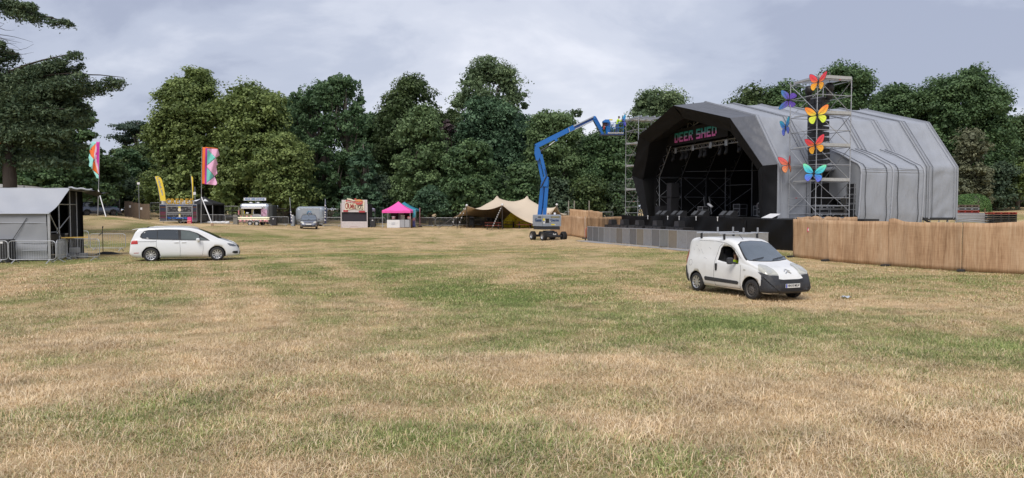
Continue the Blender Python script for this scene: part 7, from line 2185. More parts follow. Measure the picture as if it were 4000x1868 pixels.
  mb = MB(); mb.tube((-Lw / 2, 0, 1.24), (Lw / 2, 0, 1.24), .028, 6); mb.build('top_rail', M_galv, t)
  mb = MB(); mb.box((-Lw / 2 + .012, -.015, .62), (.025, .05, 1.22)); mb.build('edge_post', M_alu, t)
  mb = MB(); mb.box((0, -.55, .02), (Lw, 1.1, .03)); mb.build('foot_plate', M('tread plate', (.42, .42, .43), .5, .4, .1, 5), t)
  mb = MB(); mb.bar((0, .9, .03), (0, .05, 1.1), .04, .04, up=(1, 0, 0)); mb.build('back_brace', M_galv, t)
  if k % 2: mb = MB(); mb.tube((.1, -.017, .35), (.1, -.017, 1.05), .006, 4); mb.build('panel_crease', M_galvd, t)
 t = thing('hand_truck', 'red hand truck leaning at the left end of the pit barrier', 'hand truck', G(2294, 61.5))
 mb = MB(); mb.path([(-.12, 0, .1), (-.12, 0, 1.0), (0, 0, 1.15), (.12, 0, 1.0), (.12, 0, .1)], .03, 6); mb.build('frame', M_red, t)
 for s_ in (-1, 1):
  mb = MB(); mb.lathe([(.001, -.04), (.13, -.04), (.13, .04), (.001, .04)], 12, axis='X', mat=Matrix.Translation((s_ * .16, 0, .13))); mb.build('wheel', M_rubber, t)
 pts = []
 for (px, py) in ((320, 1004), (380, 1003), (480, 1002), (620, 1001), (800, 1003), (940, 1004), (1100, 1000), (1300, 997), (1500, 993), (1750, 990), (2000, 985), (2150, 980), (2300, 975), (2420, 971), (2520, 968), (2600, 964)):
  Yv = 2.62 * FPX / (py - 820); pts.append((px, Yv))
 P3 = []
 for i in range(len(pts) - 1):
  for k in range(6):
   f = k / 6; px = pts[i][0] + (pts[i + 1][0] - pts[i][0]) * f; Yv = pts[i][1] + (pts[i + 1][1] - pts[i][1]) * f + .12 * math.sin(i * 2 + k)
   x = X(px, Yv); P3.append((x, Yv, float(gsurf(x, Yv)) + .035))
 mb = MB(); mb.path(P3, .022, 6)
 o = mb.build('hose', M('yellow hose', (.52, .40, .17), .5, 0, .1, 1)); tag(o, 'long yellow hose lying across the grass from the tent to the pit barrier', 'hose')
 t = thing('cable_ramp', 'short dark cable ramp at the foot of the pit barrier', 'cable ramp', (X(2603, 48.8), 48.8, gz(X(2603, 48.8), 48.8)), -1.2)
 mb = MB(); mb.prism([(-.28, 0), (.28, 0), (.16, .07), (-.16, .07)], -.45, .45, axis='Y'); mb.build('ramp', M('brown rubber', (.07, .055, .03), .7), t)
 t = thing('plastic_scrap', 'small pale blue scrap of litter on the grass right of the van', 'litter', G(3310, 21.2, .02))
 mb = MB(); mb.grid(lambda u, v: ((u - .5) * .26, (v - .5) * .2, .04 + .03 * math.sin(u * 9 + v * 5)), 6, 5); mb.build('scrap', M('pale blue plastic', (.5, .55, .62), .4), t)
# ================================================================== TENTS, STALLS, FLAGS
M_bulb = M('mustard letter', (.46, .28, .03), .5, 0, .2, 12)
M_pink = M('hot pink canopy', (.86, .10, .42), .6, 0, .04, 2, bump=.1, bscale=4)
M_teal = M('teal canopy', (.02, .19, .27), .6, 0, .1, 2)
M_navyf = M('navy flag cloth', (.02, .03, .12), .7, 0, .1, 3)
M_tan = M('sand stretch tent fabric', (.64, .53, .40), .65, 0, .03, 1.0, bump=.1, bscale=3)
def rounded_box(mb, c, d, r, n=6, mi=0, rt=None):
 """cube-sphere style box with rounded corners"""
 h = Vector((d[0] / 2, d[1] / 2, d[2] / 2)); r = min(r, h.x * .98, h.y * .98, h.z * .98)
 for ax in range(3):
  for s in (-1, 1):
   u_, v_ = [(1, 2), (2, 0), (0, 1)][ax]
   def co(i, hh):
    m_ = n
    if i <= m_: return -hh + r * (1 - math.cos(i / m_ * PI / 2)) * 1.0 if False else -hh + r * (i / m_)
    return hh - r * ((2 * m_ + 1 - i) / m_)
   N = 2 * n + 1
   vs_ = []
   for j in range(N + 1):
    for i in range(N + 1):
     p = Vector((0, 0, 0)); p[ax] = s * h[ax]; p[u_] = co(i, h[u_]); p[v_] = co(j, h[v_])
     q = Vector([max(-(h[k] - r), min(h[k] - r, p[k])) for k in range(3)])
     e = p - q
     if e.length > 1e-6: e = e.normalized() * r
     vs_.append(Vector(c) + q + e)
   fs = [(j * (N + 1) + i, j * (N + 1) + i + 1, (j + 1) * (N + 1) + i + 1, (j + 1) * (N + 1) + i) for j in range(N) for i in range(N)]
   mb.add(vs_, fs, mi, True)
 return mb
def build_left_tent():
 Y0 = 36.0
 p0 = W(195, 1018, Y0); O = Vector((p0.x, p0.y, gz(p0.x, p0.y)))
 bd = Vector((-.274, .962, 0)); ang = math.atan2(bd.x * -1, bd.y)       # local +y = bd, local +x = right
 t = thing('side_tent', 'grey covered side stage tent at the left edge, black inside and open to the right', 'tent', O, ang)
 Mg = M('tent grey fabric', (.37, .385, .42), .5, 0, .06, .8, bump=.4, bscale=1.8, spec=.4)
 Mg2 = M('tent grey wall sheet', (.30, .31, .335), .55, 0, .10, .7, bump=.3, bscale=1.4)
 mb = MB()
 def fw(u, v):
  x = -9 + 8.9 * u; z = .12 + 2.38 * v
  y = .05 * math.sin(z * 7 + x * .5) * math.exp(-((z - .35) / .5) ** 2) + .04 * mnoise.noise(Vector((x * .7, z * 1.3, 2))) + .05 * math.sin((x + z) * 2.2) * math.exp(-((x + 1.2 - (z - 1)) / .5) ** 2)
  return (x, y, z)
 mb.grid(fw, 60, 24); mb.build('front_wall', Mg2, t)
 for z in (.55, .95, 1.95):
  mb = MB(); mb.tube((-9, -.03, z), (-.1, -.03, z + .01), .018, 4); mb.build('wall_rail', M('pale seam', (.42, .44, .48), .5), t)
 mb = MB(); mb.bar((-2.05, -.05, .35), (-.95, -.05, 2.2), .03, .02, up=(0, -1, 0)); mb.bar((-2.35, -.05, -.05), (-2.05, -.05, .35), .03, .02, up=(0, -1, 0)); mb.build('wall_slit', M_strap, t)
 mb = MB()
 def fv(u, v):
  x = -9 + 9.05 * u; z = 2.42 + 1.34 * v; y = -.12 + 1.65 * v
  s = math.sin(PI * v)
  return (x + .52 * v * u ** 8, y + .04 * math.sin(x * 5 + v * 6) * s, z - .10 * s - .03 * math.sin(x * 2 + v * 5) * s - .02 * v * (1 - u))
 mb.grid(fv, 70, 14); mb.build('front_valance', Mg, t)
 mb = MB(); mb.tube((-9, -.13, 2.41), (.05, -.13, 2.41), .03, 6); mb.build('valance_hem', M_pvcseam, t)
 mb = MB()
 mb.grid(lambda u, v: (-9 + 9.55 * u, 1.5 + 3.4 * v, 3.74 + .02 * math.sin(u * 30) - .1 * v), 40, 8); mb.build('roof_sheet', Mg, t)
 mb = MB()
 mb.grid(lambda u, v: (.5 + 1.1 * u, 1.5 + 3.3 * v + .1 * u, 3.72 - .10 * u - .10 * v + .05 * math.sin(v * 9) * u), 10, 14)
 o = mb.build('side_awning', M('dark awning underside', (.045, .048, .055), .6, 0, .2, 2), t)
 mb = MB(); P = [(.5 + 1.1 * k / 8, 1.45 + .05 * math.sin(k * 2), 3.77 - .10 * k / 8 + .03 * math.sin(k * 1.7)) for k in range(9)]
 mb.path(P, .055, 6); mb.build('awning_front_hem', Mg, t)
 mb = MB(); mb.grid(lambda u, v: (1.55 - .4 * v - .1 * u, 1.6 + 3.0 * u, 3.60 - (.10 + .15 * u) * v), 8, 6); mb.build('awning_side_flap', M_lining, t)
 mb = MB(); mb.grid(lambda u, v: (-6 + 6.3 * u, 4.6 + .07 * math.sin(u * 60), 3.6 * v + .1), 90, 2); mb.build('back_drape', M_lining, t)
 mb = MB(); mb.box((-2.9, 2.3, .80), (5.8, 4.5, .10)); mb.build('platform', M_deckm, t)
 mb = MB(); mb.grid(lambda u, v: (-3.5 + .05 * math.sin(u * 40), .1 + 4.4 * u, 3.5 * v), 60, 2); mb.build('side_drape', M_lining, t)
 mb = MB(); mb.grid(lambda u, v: (.02 + .03 * math.sin(u * 20), 2.9 + 1.7 * u, .1 + 3.5 * v), 30, 2); mb.build('side_drape', M_lining, t)
 for (x, y, h) in ((0, 0, 2.5), (.0, 1.5, 3.7), (.12, 2.9, 3.7), (.05, 4.3, 3.6), (-4.2, 0, 2.5)):
  mb = MB(); mb.box((x, y, h / 2), (.11, .08, h)) if y == 0 else mb.tube((x, y, 0), (x, y, h), .035, 6)
  mb.build('corner_post' if y == 0 else 'post', M_galv if y else M_alu, t)
 for (a, b) in (((0, 0, 2.45), (0, 1.5, 2.9)), ((0, 1.5, 2.9), (.12, 2.9, 2.9)), ((0, 0, .9), (.0, 2.9, .9)), ((0, .1, 2.4), (.05, 2.1, .75)), ((0, 1.5, 1.6), (.12, 2.9, 2.3)), ((.12, 2.9, 2.9), (.05, 4.3, 2.9))):
  mb = MB(); mb.tube(a, b, .03, 6); mb.build('tube', M_galv, t)
 def L(x, y, z=0): return O + Matrix.Rotation(ang, 3, 'Z') @ Vector((x, y, z))
 e = thing('mixing_desk', 'grey mixing desk under the open side of the tent', 'desk', L(-.35, 1.2, .85), ang)
 mb = MB(); mb.box((0, 0, .55), (.5, 1.5, .06), mat=Matrix.Rotation(R(-12), 4, 'Y')); mb.build('control_top', M('desk grey', (.22, .23, .25), .5), e)
 mb = MB(); mb.box((0, 0, .25), (.45, 1.4, .48)); mb.build('flight_case_base', M_case, e)
 mb = MB(); mb.box((-.05, -.3, .74), (.05, .42, .30), mat=Matrix.Identity(4)); mb.build('monitor', M('screen grey', (.28, .29, .31), .3), e)
 e = thing('equipment_rack', 'black equipment rack with a pale lid under the tent awning', 'rack', L(-.2, 2.45, .85), ang)
 mb = MB(); mb.box((0, 0, .25), (.5, .5, .5)); mb.build('case', M_case, e); mb = MB(); mb.box((.26, 0, .45), (.02, .5, .06)); mb.build('lid_edge', M_galvd, e)
 e = thing('work_lamp', 'slim white stick lamp standing on the platform', 'lamp', L(-.25, 2.0, .9), ang)
 mb = MB(); mb.tube((0, 0, 0), (0, 0, .75), .035, 6); mb.build('tube', M_whiteplain, e)
 mb = MB(); mb.lathe([(.001, 0), (.10, 0), (.10, .03), (.001, .03)], 10); mb.build('foot', M_black, e)
 e = thing('plank', 'long yellow plank resting on top of the barriers by the tent', 'plank', L(.30, .75, 1.16), ang)
 mb = MB(); mb.bar((0, 0, 0), (1.15, .35, .0), .24, .05); mb.build('plank', M('yellow plank', (.62, .40, .10), .6, 0, .15, 5), e)
 e = thing('equipment_crates', 'pale crates with cables stacked behind the barrier', 'crate', L(.55, 1.6, 0), ang)
 for k, (x, y, z, c) in enumerate(((0, 0, 0, .35), (.45, .2, 0, .30), (.1, .1, .3, .4))):
  mb = MB(); mb.box((x, y, z + .15), (.42, .38, .28), bevel=.02); mb.build('crate', M('crate grey %d' % k, (c * .8, c * .8, c * .82), .6), e)
 e = thing('speaker_cabinet', 'black box behind the barrier at the left edge', 'speaker', Vector((X(8, 35.3), 35.3, gz(X(8, 35.3), 35.3))))
 mb = MB(); mb.box((0, 0, .58), (.95, .45, 1.15), bevel=.02); mb.build('cabinet', M_black, e); mb = MB(); mb.box((.1, -.235, 1.0), (.18, .01, .10)); mb.build('label', M_whiteplain, e)
 b = G(400, 40.5); e = thing('microphone_stand', 'tall black microphone stand on the grass right of the barriers', 'stand', b)
 mb = MB(); mb.tube((0, 0, .05), (0, 0, 1.55), .018, 6); mb.build('pole', M_black, e)
 for k in range(3):
  a = k * 2.1; mb = MB(); mb.tube((0, 0, .12), (.35 * math.cos(a), .35 * math.sin(a), 0), .016, 5); mb.build('leg', M_black, e)
 mb = MB(); mb.tube((0, 0, 1.3), (-.22, 0, 1.12), .02, 5); mb.tube((0, 0, 1.55), (.03, 0, 1.66), .03, 6); mb.build('boom_arm', M_black, e)
 b = G(420, 40.2); e = thing('cloth_heap', 'heap of black cloth on the grass at the microphone stand', 'cloth', b)
 mb = MB(); mb.grid(lambda u, v: ((u - .5) * 1.35, (v - .5) * .6, .02 + .20 * (math.sin(PI * u) * math.sin(PI * v)) ** .6 * (.8 + .35 * mnoise.noise(Vector((u * 5, v * 4, 1)))) + .03), 26, 12); mb.build('heap', M_lining, e)
 Yb = 54; a = W(20, 757, Yb); z0 = gz(a.x, a.y)
 m_ = thing('marquee', 'white marquee roof showing behind the grey side tent', 'tent', (W(100, 757, Yb).x, Yb, z0))
 Q = Vector(m_.location)
 def lp(px, py, dy): v = W(px, py, Yb + dy) - Q; return tuple(v)
 mb = MB(); fr = [lp(-60, 716, 0), lp(46, 722, 0), lp(135, 728, 0), lp(193, 737, 0), lp(205, 760, 0), lp(205, 800, 0), lp(-60, 800, 0)]
 bk = [(p[0] - 5.4, p[1] + 8, p[2]) for p in fr]; n = len(fr)
 mb.add(fr + bk, [tuple(range(n)), tuple(range(2 * n - 1, n - 1, -1))] + [(i, (i + 1) % n, n + (i + 1) % n, n + i) for i in range(n)])
 mb.build('roof', M('marquee white', (.60, .61, .64), .5, 0, .04, .8), m_)
 mb = MB(); mb.tube(lp(93, 727, -.03), lp(93, 765, -.03), .04, 5); mb.build('seam', M_pvcseam, m_)
def build_flags():
 def flag(name, label, Y, pole, regions, brace=None, wave=.10, pole_r=.035):
  (bx, by), (tx, ty) = pole
  b = W(bx, by, Y); gzv = gz(b.x, b.y)
  t = thing('flag', label, 'flag', (b.x, Y, gzv)); O = Vector(t.location)
  def P(px, py, dy=0): return W(px, py, Y + dy) - O
  top = P(tx, ty); mb = MB(); mb.tube((0, 0, -.1), top, pole_r, 8, r1=pole_r * .7); mb.build('pole', M_galv, t)
  for nm, mat, poly in regions:
   bm = bmesh.new(); vs_ = [bm.verts.new((p[0], p[1], 0)) for p in poly]; f = bm.faces.new(vs_); bmesh.ops.triangulate(bm, faces=[f])
   for ax in (0, 1):
    lo = min(p[ax] for p in poly); hi = max(p[ax] for p in poly); nn = Vector((0, 0, 0)); nn[ax] = 1
    for c in np.arange(lo + 5, hi, 5 if ax == 0 else 9):
     co = Vector((0, 0, 0)); co[ax] = c; bmesh.ops.bisect_plane(bm, geom=bm.verts[:] + bm.edges[:] + bm.faces[:], plane_co=co, plane_no=nn)
   mb = MB(); V_ = []
   for v in bm.verts:
    away = abs(v.co.x - tx) / 60
    V_.append(P(v.co.x, v.co.y, wave * away * math.sin(v.co.x * .16 + v.co.y * .045) * 3))
   bm.verts.index_update()
   mb.add(V_, [[v.index for v in fc.verts] for fc in bm.faces], 0, True); bm.free()
   solidify(mb.build(nm, mat, t), .012)
  if brace:
   mb = MB(); mb.tube(P(*brace[0]), P(brace[1][0], brace[1][1], -1.2), .05, 8); mb.build('brace_pole', M_whiteplain, t)
   mb = MB(); q = P(brace[1][0], brace[1][1], -1.2); mb.box((q.x, q.y, q.z - .12), (.25, .2, .5), bevel=.05); mb.build('brace_foot', M('sandy weight bag', (.35, .24, .16), .9), t)
  return t
 mk = lambda n, c: M(n, c, .6, 0, .05, 3)
 o_, mg, wp, tl, pk, pu = mk('flag orange', (.85, .17, .03)), mk('flag magenta', (.62, .03, .36)), mk('flag pale pink', (.80, .55, .66)), mk('flag aqua', (.33, .72, .66)), mk('flag pink', (.84, .48, .68)), mk('flag purple', (.40, .03, .33))
 tq = mk('flag turquoise', (.18, .60, .52))
 s = 1 / 2.148
 f1 = lambda L: [(x * s, 500 + y * s) for x, y in L]
 flag('flag', 'tall left flag in aqua, orange and magenta near the parked estate car', 72, ((382, 843), (390, 553)), [
  ('magenta_stripe', mg, f1([(808, 117), (836, 117), (833, 424), (828, 380), (800, 250)])),
  ('pale_stripe', wp, f1([(805, 128), (808, 117), (800, 250), (828, 380), (826, 392), (797, 290), (789, 230)])),
  ('orange_panel', o_, f1([(806, 130), (789, 230), (792, 270), (785, 262), (762, 235), (752, 190), (778, 155)])),
  ('orange_panel', o_, f1([(792, 270), (797, 290), (826, 392), (800, 370), (778, 350), (779, 300)])),
  ('aqua_panel', tl, f1([(775, 115), (808, 117), (805, 130), (778, 155), (752, 190), (758, 148)])),
  ('aqua_panel', tl, f1([(752, 215), (762, 235), (785, 262), (779, 300), (778, 350), (765, 340), (745, 318), (752, 288), (742, 250)])),
  ('aqua_panel', tl, f1([(776, 352), (800, 372), (827, 395), (832, 426), (812, 422)]))], brace=((384, 742), (415, 852)))
 s2 = 1 / 3.342
 f2 = lambda L: [(580 + x * s2, 560 + y * s2) for x, y in L]
 flag('flag', 'tall flag with orange stripe, turquoise and pink triangles beside the crepe trailer', 75, ((785, 875), (789, 573)), [
  ('orange_stripe', o_, f2([(706, 52), (744, 54), (734, 533), (699, 530)])),
  ('orange_hem', o_, f2([(744, 48), (905, 66), (905, 75), (744, 60)])),
  ('purple_stripe', pu, f2([(744, 62), (770, 68), (757, 536), (734, 533)])),
  ('pink_panel', pk, f2([(770, 70), (905, 76), (930, 160), (878, 190), (770, 78)])),
  ('turquoise_triangle', tq, f2([(770, 80), (877, 190), (764, 290)])),
  ('pink_panel', pk, f2([(880, 195), (905, 275), (885, 300), (898, 400), (862, 430), (762, 312), (764, 292)])),
  ('turquoise_triangle', tq, f2([(762, 318), (858, 430), (758, 520)])),
  ('pink_panel', pk, f2([(862, 434), (898, 525), (880, 548), (757, 535), (758, 522)]))], brace=((787, 770), (829, 876)), wave=.12)
 flag('flag', 'flag cut by the left edge, seen behind the fir trunk', 58, ((-12, 850), (-8, 545)), [
  ('orange_panel', o_, [(-8, 552), (8, 556), (12, 568), (4, 580), (-8, 590)]), ('aqua_panel', tl, [(4, 580), (14, 565), (15, 590), (6, 598), (-6, 596), (-8, 590)]),
  ('orange_panel', o_, [(-8, 600), (4, 612), (9, 626), (-2, 640), (-8, 645)]), ('aqua_panel', tl, [(9, 627), (12, 650), (4, 657), (-6, 650), (-2, 640)])], wave=.05)
 M_ban = M('yellow banner', (.80, .60, .06), .6, 0, .05, 2)
 Mlet = M('grey banner lettering', (.33, .36, .42), .6)
 def feather(label, Y, outline, mat, pole, letters=None, lh=.4, lmat=None, lean=0):
  b = W(pole[0][0], pole[0][1], Y); t = thing('feather_banner', label, 'banner', b); O = Vector(b)
  P = lambda px, py, dy=0: W(px, py, Y + dy) - O
  mb = MB(); mb.path([tuple(P(*p)) for p in pole], .03, 6); mb.build('pole', M_galvd, t)
  mb = MB(); pts = [P(*p) for p in outline]; n = len(pts)
  mb.add([p + Vector((0, dy, 0)) for dy in (-.01, .01) for p in pts], [tuple(range(n)), tuple(range(2 * n - 1, n - 1, -1))] + [(i, (i + 1) % n, n + (i + 1) % n, n + i) for i in range(n)])
  mb.build('banner', mat, t)
  if letters:
   for ch, px, py in letters:
    text('letter', ch, lh, lmat or Mlet, t, tuple(P(px, py, -.03)), bold=.008)
  return t
 c2 = lambda L: [(600 + x / 5.73, 680 + y / 5.73) for x, y in L]
 feather('yellow feather banner lettered CREPES leaning left over the crepe trailer', 80, c2([(30, 55), (100, 50), (150, 75), (185, 130), (210, 220), (235, 330), (255, 450), (272, 605), (155, 602), (140, 500), (100, 280), (60, 150)]), M_ban,
   c2([(150, 690), (150, 600), (130, 480), (90, 270), (50, 130), (28, 55)]), [(c, 600 + x / 5.73, 680 + y / 5.73) for c, x, y in (('C', 100, 100), ('R', 125, 180), ('E', 140, 245), ('P', 158, 310), ('E', 178, 385), ('S', 195, 450))], .42)
 feather('yellow feather banner seen edge on at the right end of the crepe trailer', 80.3, c2([(835, 45), (860, 50), (882, 90), (886, 300), (884, 590), (866, 590), (850, 250)]), M_ban, c2([(870, 690), (870, 590), (855, 250), (838, 45)]))
 c4 = lambda L: [(880 + x / 5.855, 740 + y / 5.855) for x, y in L]
 Mw = M_whiteplain
 nv = feather('navy and white feather banner left of the silver trailer', 83.5, c4([(1482, 455), (1505, 470), (1530, 780), (1495, 775), (1484, 600)]), M_navyf, c4([(1512, 800), (1495, 480), (1474, 190)]))
 nw = feather('taller navy feather banner with white marks right of the silver trailer', 83.3, c4([(2280, 230), (2300, 260), (2308, 500), (2308, 775), (2262, 775), (2272, 480)]), M_navyf, c4([(2275, 800), (2275, 480), (2288, 215)]))
 for ob, L_, Yb_ in ((nv, ((1135.5, 828), (1136, 838), (1138, 850), (1139, 862)), 83.4), (nw, ((1270, 803), (1270, 815), (1270, 829), (1269.5, 838), (1269.5, 847), (1269, 860)), 83.2)):
  for k, (px, py) in enumerate(L_):
   q = W(px, py, Yb_) - Vector(ob.location); mb = MB(); mb.box(tuple(q), (.09, .02, .17)); mb.box((q.x + .06, q.y, q.z - .06), (.09, .018, .05)); mb.build('white_mark', Mw, ob)
 b = G(764, 86); t = thing('pole_sign', 'small white sign on a thin pole above the black gazebo', 'sign', b)
 z1 = W(764, 730, 86).z - b.z; z2 = W(764, 756, 86).z - b.z
 mb = MB(); mb.tube((0, 0, 0), (0, 0, z1), .05, 6); mb.build('pole', M_galvd, t); mb = MB(); mb.box((-.1, -.06, z2), (.46, .04, .34), bevel=.01); mb.build('sign_board', M_whiteplain, t)
 b = G(1640, 84); t = thing('striped_pole', 'slim red and white pole with a dark base right of the teal banner', 'pole', b)
 z1 = W(1640, 812, 84).z - b.z
 mb = MB(); mb.tube((0, 0, 0), (0, 0, z1), .045, 6); mb.build('pole', M('pale red pole', (.55, .25, .28), .5), t); mb = MB(); mb.box((0, 0, .05), (.5, .5, .1)); mb.build('base', M_black, t)
 b = G(545, 84); t = thing('pole_sign', 'small white sign on a tall thin pole left of the feather banner', 'sign', b)
 z1 = W(545, 712, 84).z - b.z
 mb = MB(); mb.tube((0, 0, 0), (0, 0, z1), .035, 6); mb.build('pole', M_galvd, t); mb = MB(); mb.box((0, -.05, z1 - .15), (.32, .03, .26), bevel=.01); mb.build('sign_board', M_whiteplain, t)
def squiggle(mb, c, w, h, seed, r=.012, n=14):
 rg = random.Random(seed)
 P = [(c[0] - w / 2 + w * i / n, c[1], c[2] + h * .5 * math.sin(i * 1.9 + rg.random() * 1.5)) for i in range(n + 1)]
 mb.path(P, r, 4)
def gazebo(name, label, px, Y, wid, apex_py, eave_top_py, eave_bot_py, mat, leg=True, dep=None, valance=True, basepy=None):
 b = G(px, Y); dep = dep or wid
 t = thing(name, label, 'gazebo', b)
 za, ze, zv = W(px, apex_py, Y).z - b.z, W(px, eave_top_py, Y - dep / 2 * 0).z - b.z, W(px, eave_bot_py, Y).z - b.z
 mb = MB(); hw, hd = wid / 2, dep / 2; N = 10
 for k, (a, c) in enumerate((((-hw, -hd), (hw, -hd)), ((hw, -hd), (hw, hd)), ((hw, hd), (-hw, hd)), ((-hw, hd), (-hw, -hd)))):
  def fn(u, v, a=a, c=c):
   x = (a[0] + (c[0] - a[0]) * u); y = (a[1] + (c[1] - a[1]) * u)
   s = 1 - v
   droop = (v * (1 - v)) * .42 * (za - ze)
   return (x * s, y * s, ze + (za - ze) * v - droop - .05 * math.sin(PI * u) * s)
  mb.grid(fn, N, N)
 mb.build('canopy', mat, t)
 mb = MB()
 for (a, c) in (((-hw, -hd), (hw, -hd)), ((hw, -hd), (hw, hd)), ((hw, hd), (-hw, hd)), ((-hw, hd), (-hw, -hd))):
  mb.grid(lambda u, v, a=a, c=c: (a[0] + (c[0] - a[0]) * u, a[1] + (c[1] - a[1]) * u - .02 * math.sin(u * 14), zv + (ze - zv) * v - .05 * math.sin(PI * u) * v), 12, 2)
 mb.build('valance', mat, t)
 for sx in (-1, 1):
  for sy in (-1, 1):
   mb = MB(); mb.box((sx * (hw - .04), sy * (hd - .04), zv / 2), (.055, .055, zv)); mb.build('leg', M_alu, t)
 return t, b, za, ze, zv
def build_stalls():
 Y = 80.0
 b = W(702, 873, Y); bz = gz(b.x, Y); b.z = bz
 t = thing('food_trailer', 'black crepe trailer with shut hatches and mustard CREPES letters on top', 'food trailer', b); O = Vector(b)
 def P(x, y, dy=0): return W(600 + x / 5.73, 680 + y / 5.73, Y + dy) - O
 M_blk = M('black printed trailer panel', (.022, .022, .026), .45, 0, .3, 4, dirt=.5, dirtcol=(.075, .075, .08))
 a, c = P(135, 675), P(975, 1055)
 mb = MB(); mb.box(((a.x + c.x) / 2, 1.05, (a.z + c.z) / 2), (c.x - a.x, 2.1, a.z - c.z), bevel=.04); mb.build('body', M_blk, t)
 def panel(name, x0, y0, x1, y1, mat, d=.03, off=0.0):
  p, q = P(x0, y0), P(x1, y1); mb = MB(); mb.box(((p.x + q.x) / 2, -d / 2 - off, (p.z + q.z) / 2), (abs(q.x - p.x), d, abs(p.z - q.z))); return mb.build(name, mat, t)
 for (x0, y0, x1, y1) in ((135, 675, 975, 688), (135, 688, 147, 1055), (280, 688, 298, 1045), (865, 688, 882, 1045), (966, 688, 978, 1055), (300, 712, 860, 728), (300, 852, 860, 866), (300, 890, 860, 903), (300, 728, 312, 852), (848, 728, 860, 852), (135, 1046, 545, 1060), (640, 1046, 978, 1060)):
  panel('frame_trim', x0, y0, x1, y1, M_galv, .05)
 panel('hatch_panel', 314, 730, 846, 850, M_blk, .04); panel('lower_panel', 300, 905, 862, 1044, M_blk, .035)
 mb = MB()
 rg = random.Random(4)
 for k in range(60):
  x = 320 + rg.random() * 520; y = (735 + rg.random() * 110) if k % 2 else (912 + rg.random() * 125)
  if 540 < x < 630: continue
  p = P(x, y); mb.lathe([(.06 + .03 * rg.random(), -.055), (.045, -.058)], 8, axis='Y', mat=Matrix.Translation((p.x, 0, p.z)))
 o = mb.build('food_icon_print', M('grey icon print', (.17, .17, .18), .6), t); o['kind'] = 'stuff'
 Mcream = M('cream print', (.72, .66, .50), .6)
 for (cx_, cy_, k) in ((585, 800, 1.0), (588, 938, .62)):
  p = P(cx_, cy_); mb = MB()
  mb.lathe([(.001, -.062), (.19 * k, -.06)], 14, axis='Y', mat=Matrix.Translation((p.x, 0, p.z - .02))); mb.lathe([(.001, -.064), (.13 * k, -.062)], 14, axis='Y', mat=Matrix.Translation((p.x, 0, p.z + .14 * k)))
  lg = mb.build('logo', Mcream, t)
  mb = MB(); z_ = p.z + .22 * k
  mb.prism([(p.x - .13 * k, z_), (p.x + .13 * k, z_), (p.x + .17 * k, z_ + .16 * k), (p.x + .07 * k, z_ + .08 * k), (p.x, z_ + .18 * k), (p.x - .07 * k, z_ + .08 * k), (p.x - .17 * k, z_ + .16 * k)], -.07, -.062, axis='Y'); mb.build('logo_crown', M_yel, lg)
 Mb = M('bright blue lettering', (.02, .16, .62), .5)
 text('name_lettering', 'The Yorkshire Crêpe', .26, Mb, t, tuple(P(545, 985, 0) + Vector((0, -.06, 0))), bold=.006, sx=1.02)
 text('fascia_lettering', 'The Yorkshire Crêpe', .10, Mb, t, tuple(P(585, 700, 0) + Vector((0, -.06, 0))), bold=.002)
 cols = [(.05, .10, .28), (.25, .10, .06), (.05, .09, .22), (.10, .10, .12), (.38, .04, .12), (.40, .10, .16), (.22, .10, .05), (.30, .06, .14), (.30, .28, .32)]
 for (x0, x1) in ((150, 275), (888, 960)):
  for i, cc in enumerate(cols):
   y0 = 692 + i * 38; panel('menu_strip', x0, y0 + 4, x1, y0 + 26, M('menu print %d' % i, tuple(v * .45 for v in cc), .6, 0, .3, 14), .03)
 p, q = P(130, 592), P(865, 675); mb = MB(); mb.box(((p.x + q.x) / 2, .5, (p.z + q.z) / 2), (q.x - p.x, .05, p.z - q.z)); mb.build('roof_board', M_whiteplain, t)
 for ch, x in zip('CREPES', (318, 420, 520, 622, 738, 832)):
  text('roof_letter', ch, .82, M_bulb, t, tuple(P(x, 617, 0) + Vector((0, .1, 0))), bold=.03, ext=.05, sx=.88)
 wheel(t, P(588, 1080).x, .28, .30, .18, -1, .19, 6, M_rimsilver)
 wheel(t, P(588, 1080).x, 1.85, .30, .18, 1, .19, 6, M_rimsilver)
 mb = MB()
 for x in (200, 930): p = P(x, 1050); mb.tube((p.x, .2, 0), (p.x, .2, p.z), .03, 5)
 mb.build('prop_stand', M_galvd, t)['kind'] = 'stuff'
 mb = MB(); p = P(590, 1050); mb.prism([(p.x - .45, .62), (p.x - .3, .72), (p.x + .3, .72), (p.x + .45, .62), (p.x + .4, .55), (p.x + .26, .66), (p.x - .26, .66), (p.x - .4, .55)], -.06, .05, axis='Y'); mb.build('mudguard', M_galv, t)
 s = thing('folding_sign', 'pink folding sign reading HOT in front of the crepe trailer', 'sign', W(740, 876, 79.0)); s.location.z = gz(s.location.x, 79.0)
 mb = MB(); mb.box((0, 0, .38), (.46, .05, .74), mat=Matrix.Rotation(R(-6), 4, 'X')); mb.box((0, .16, .36), (.46, .03, .72), mat=Matrix.Rotation(R(8), 4, 'X')); mb.build('board', M('pink sign', (.72, .05, .22), .5), s)
 mb = MB(); mb.box((0, -.07, .22), (.38, .01, .34)); mb.build('menu_patch', M('pale pink print', (.75, .35, .30), .5), s)
 text('lettering', 'HOT', .22, M('red lettering', (.5, .02, .02), .5), s, (0, -.10, .22), bold=.006)
 g, gb, za, ze, zv = gazebo('black_gazebo', 'black gazebo with white printed peak behind the tall flag', 800, 84, 3.4, 768, 795, 802, M('black gazebo cloth', (.025, .025, .028), .6))
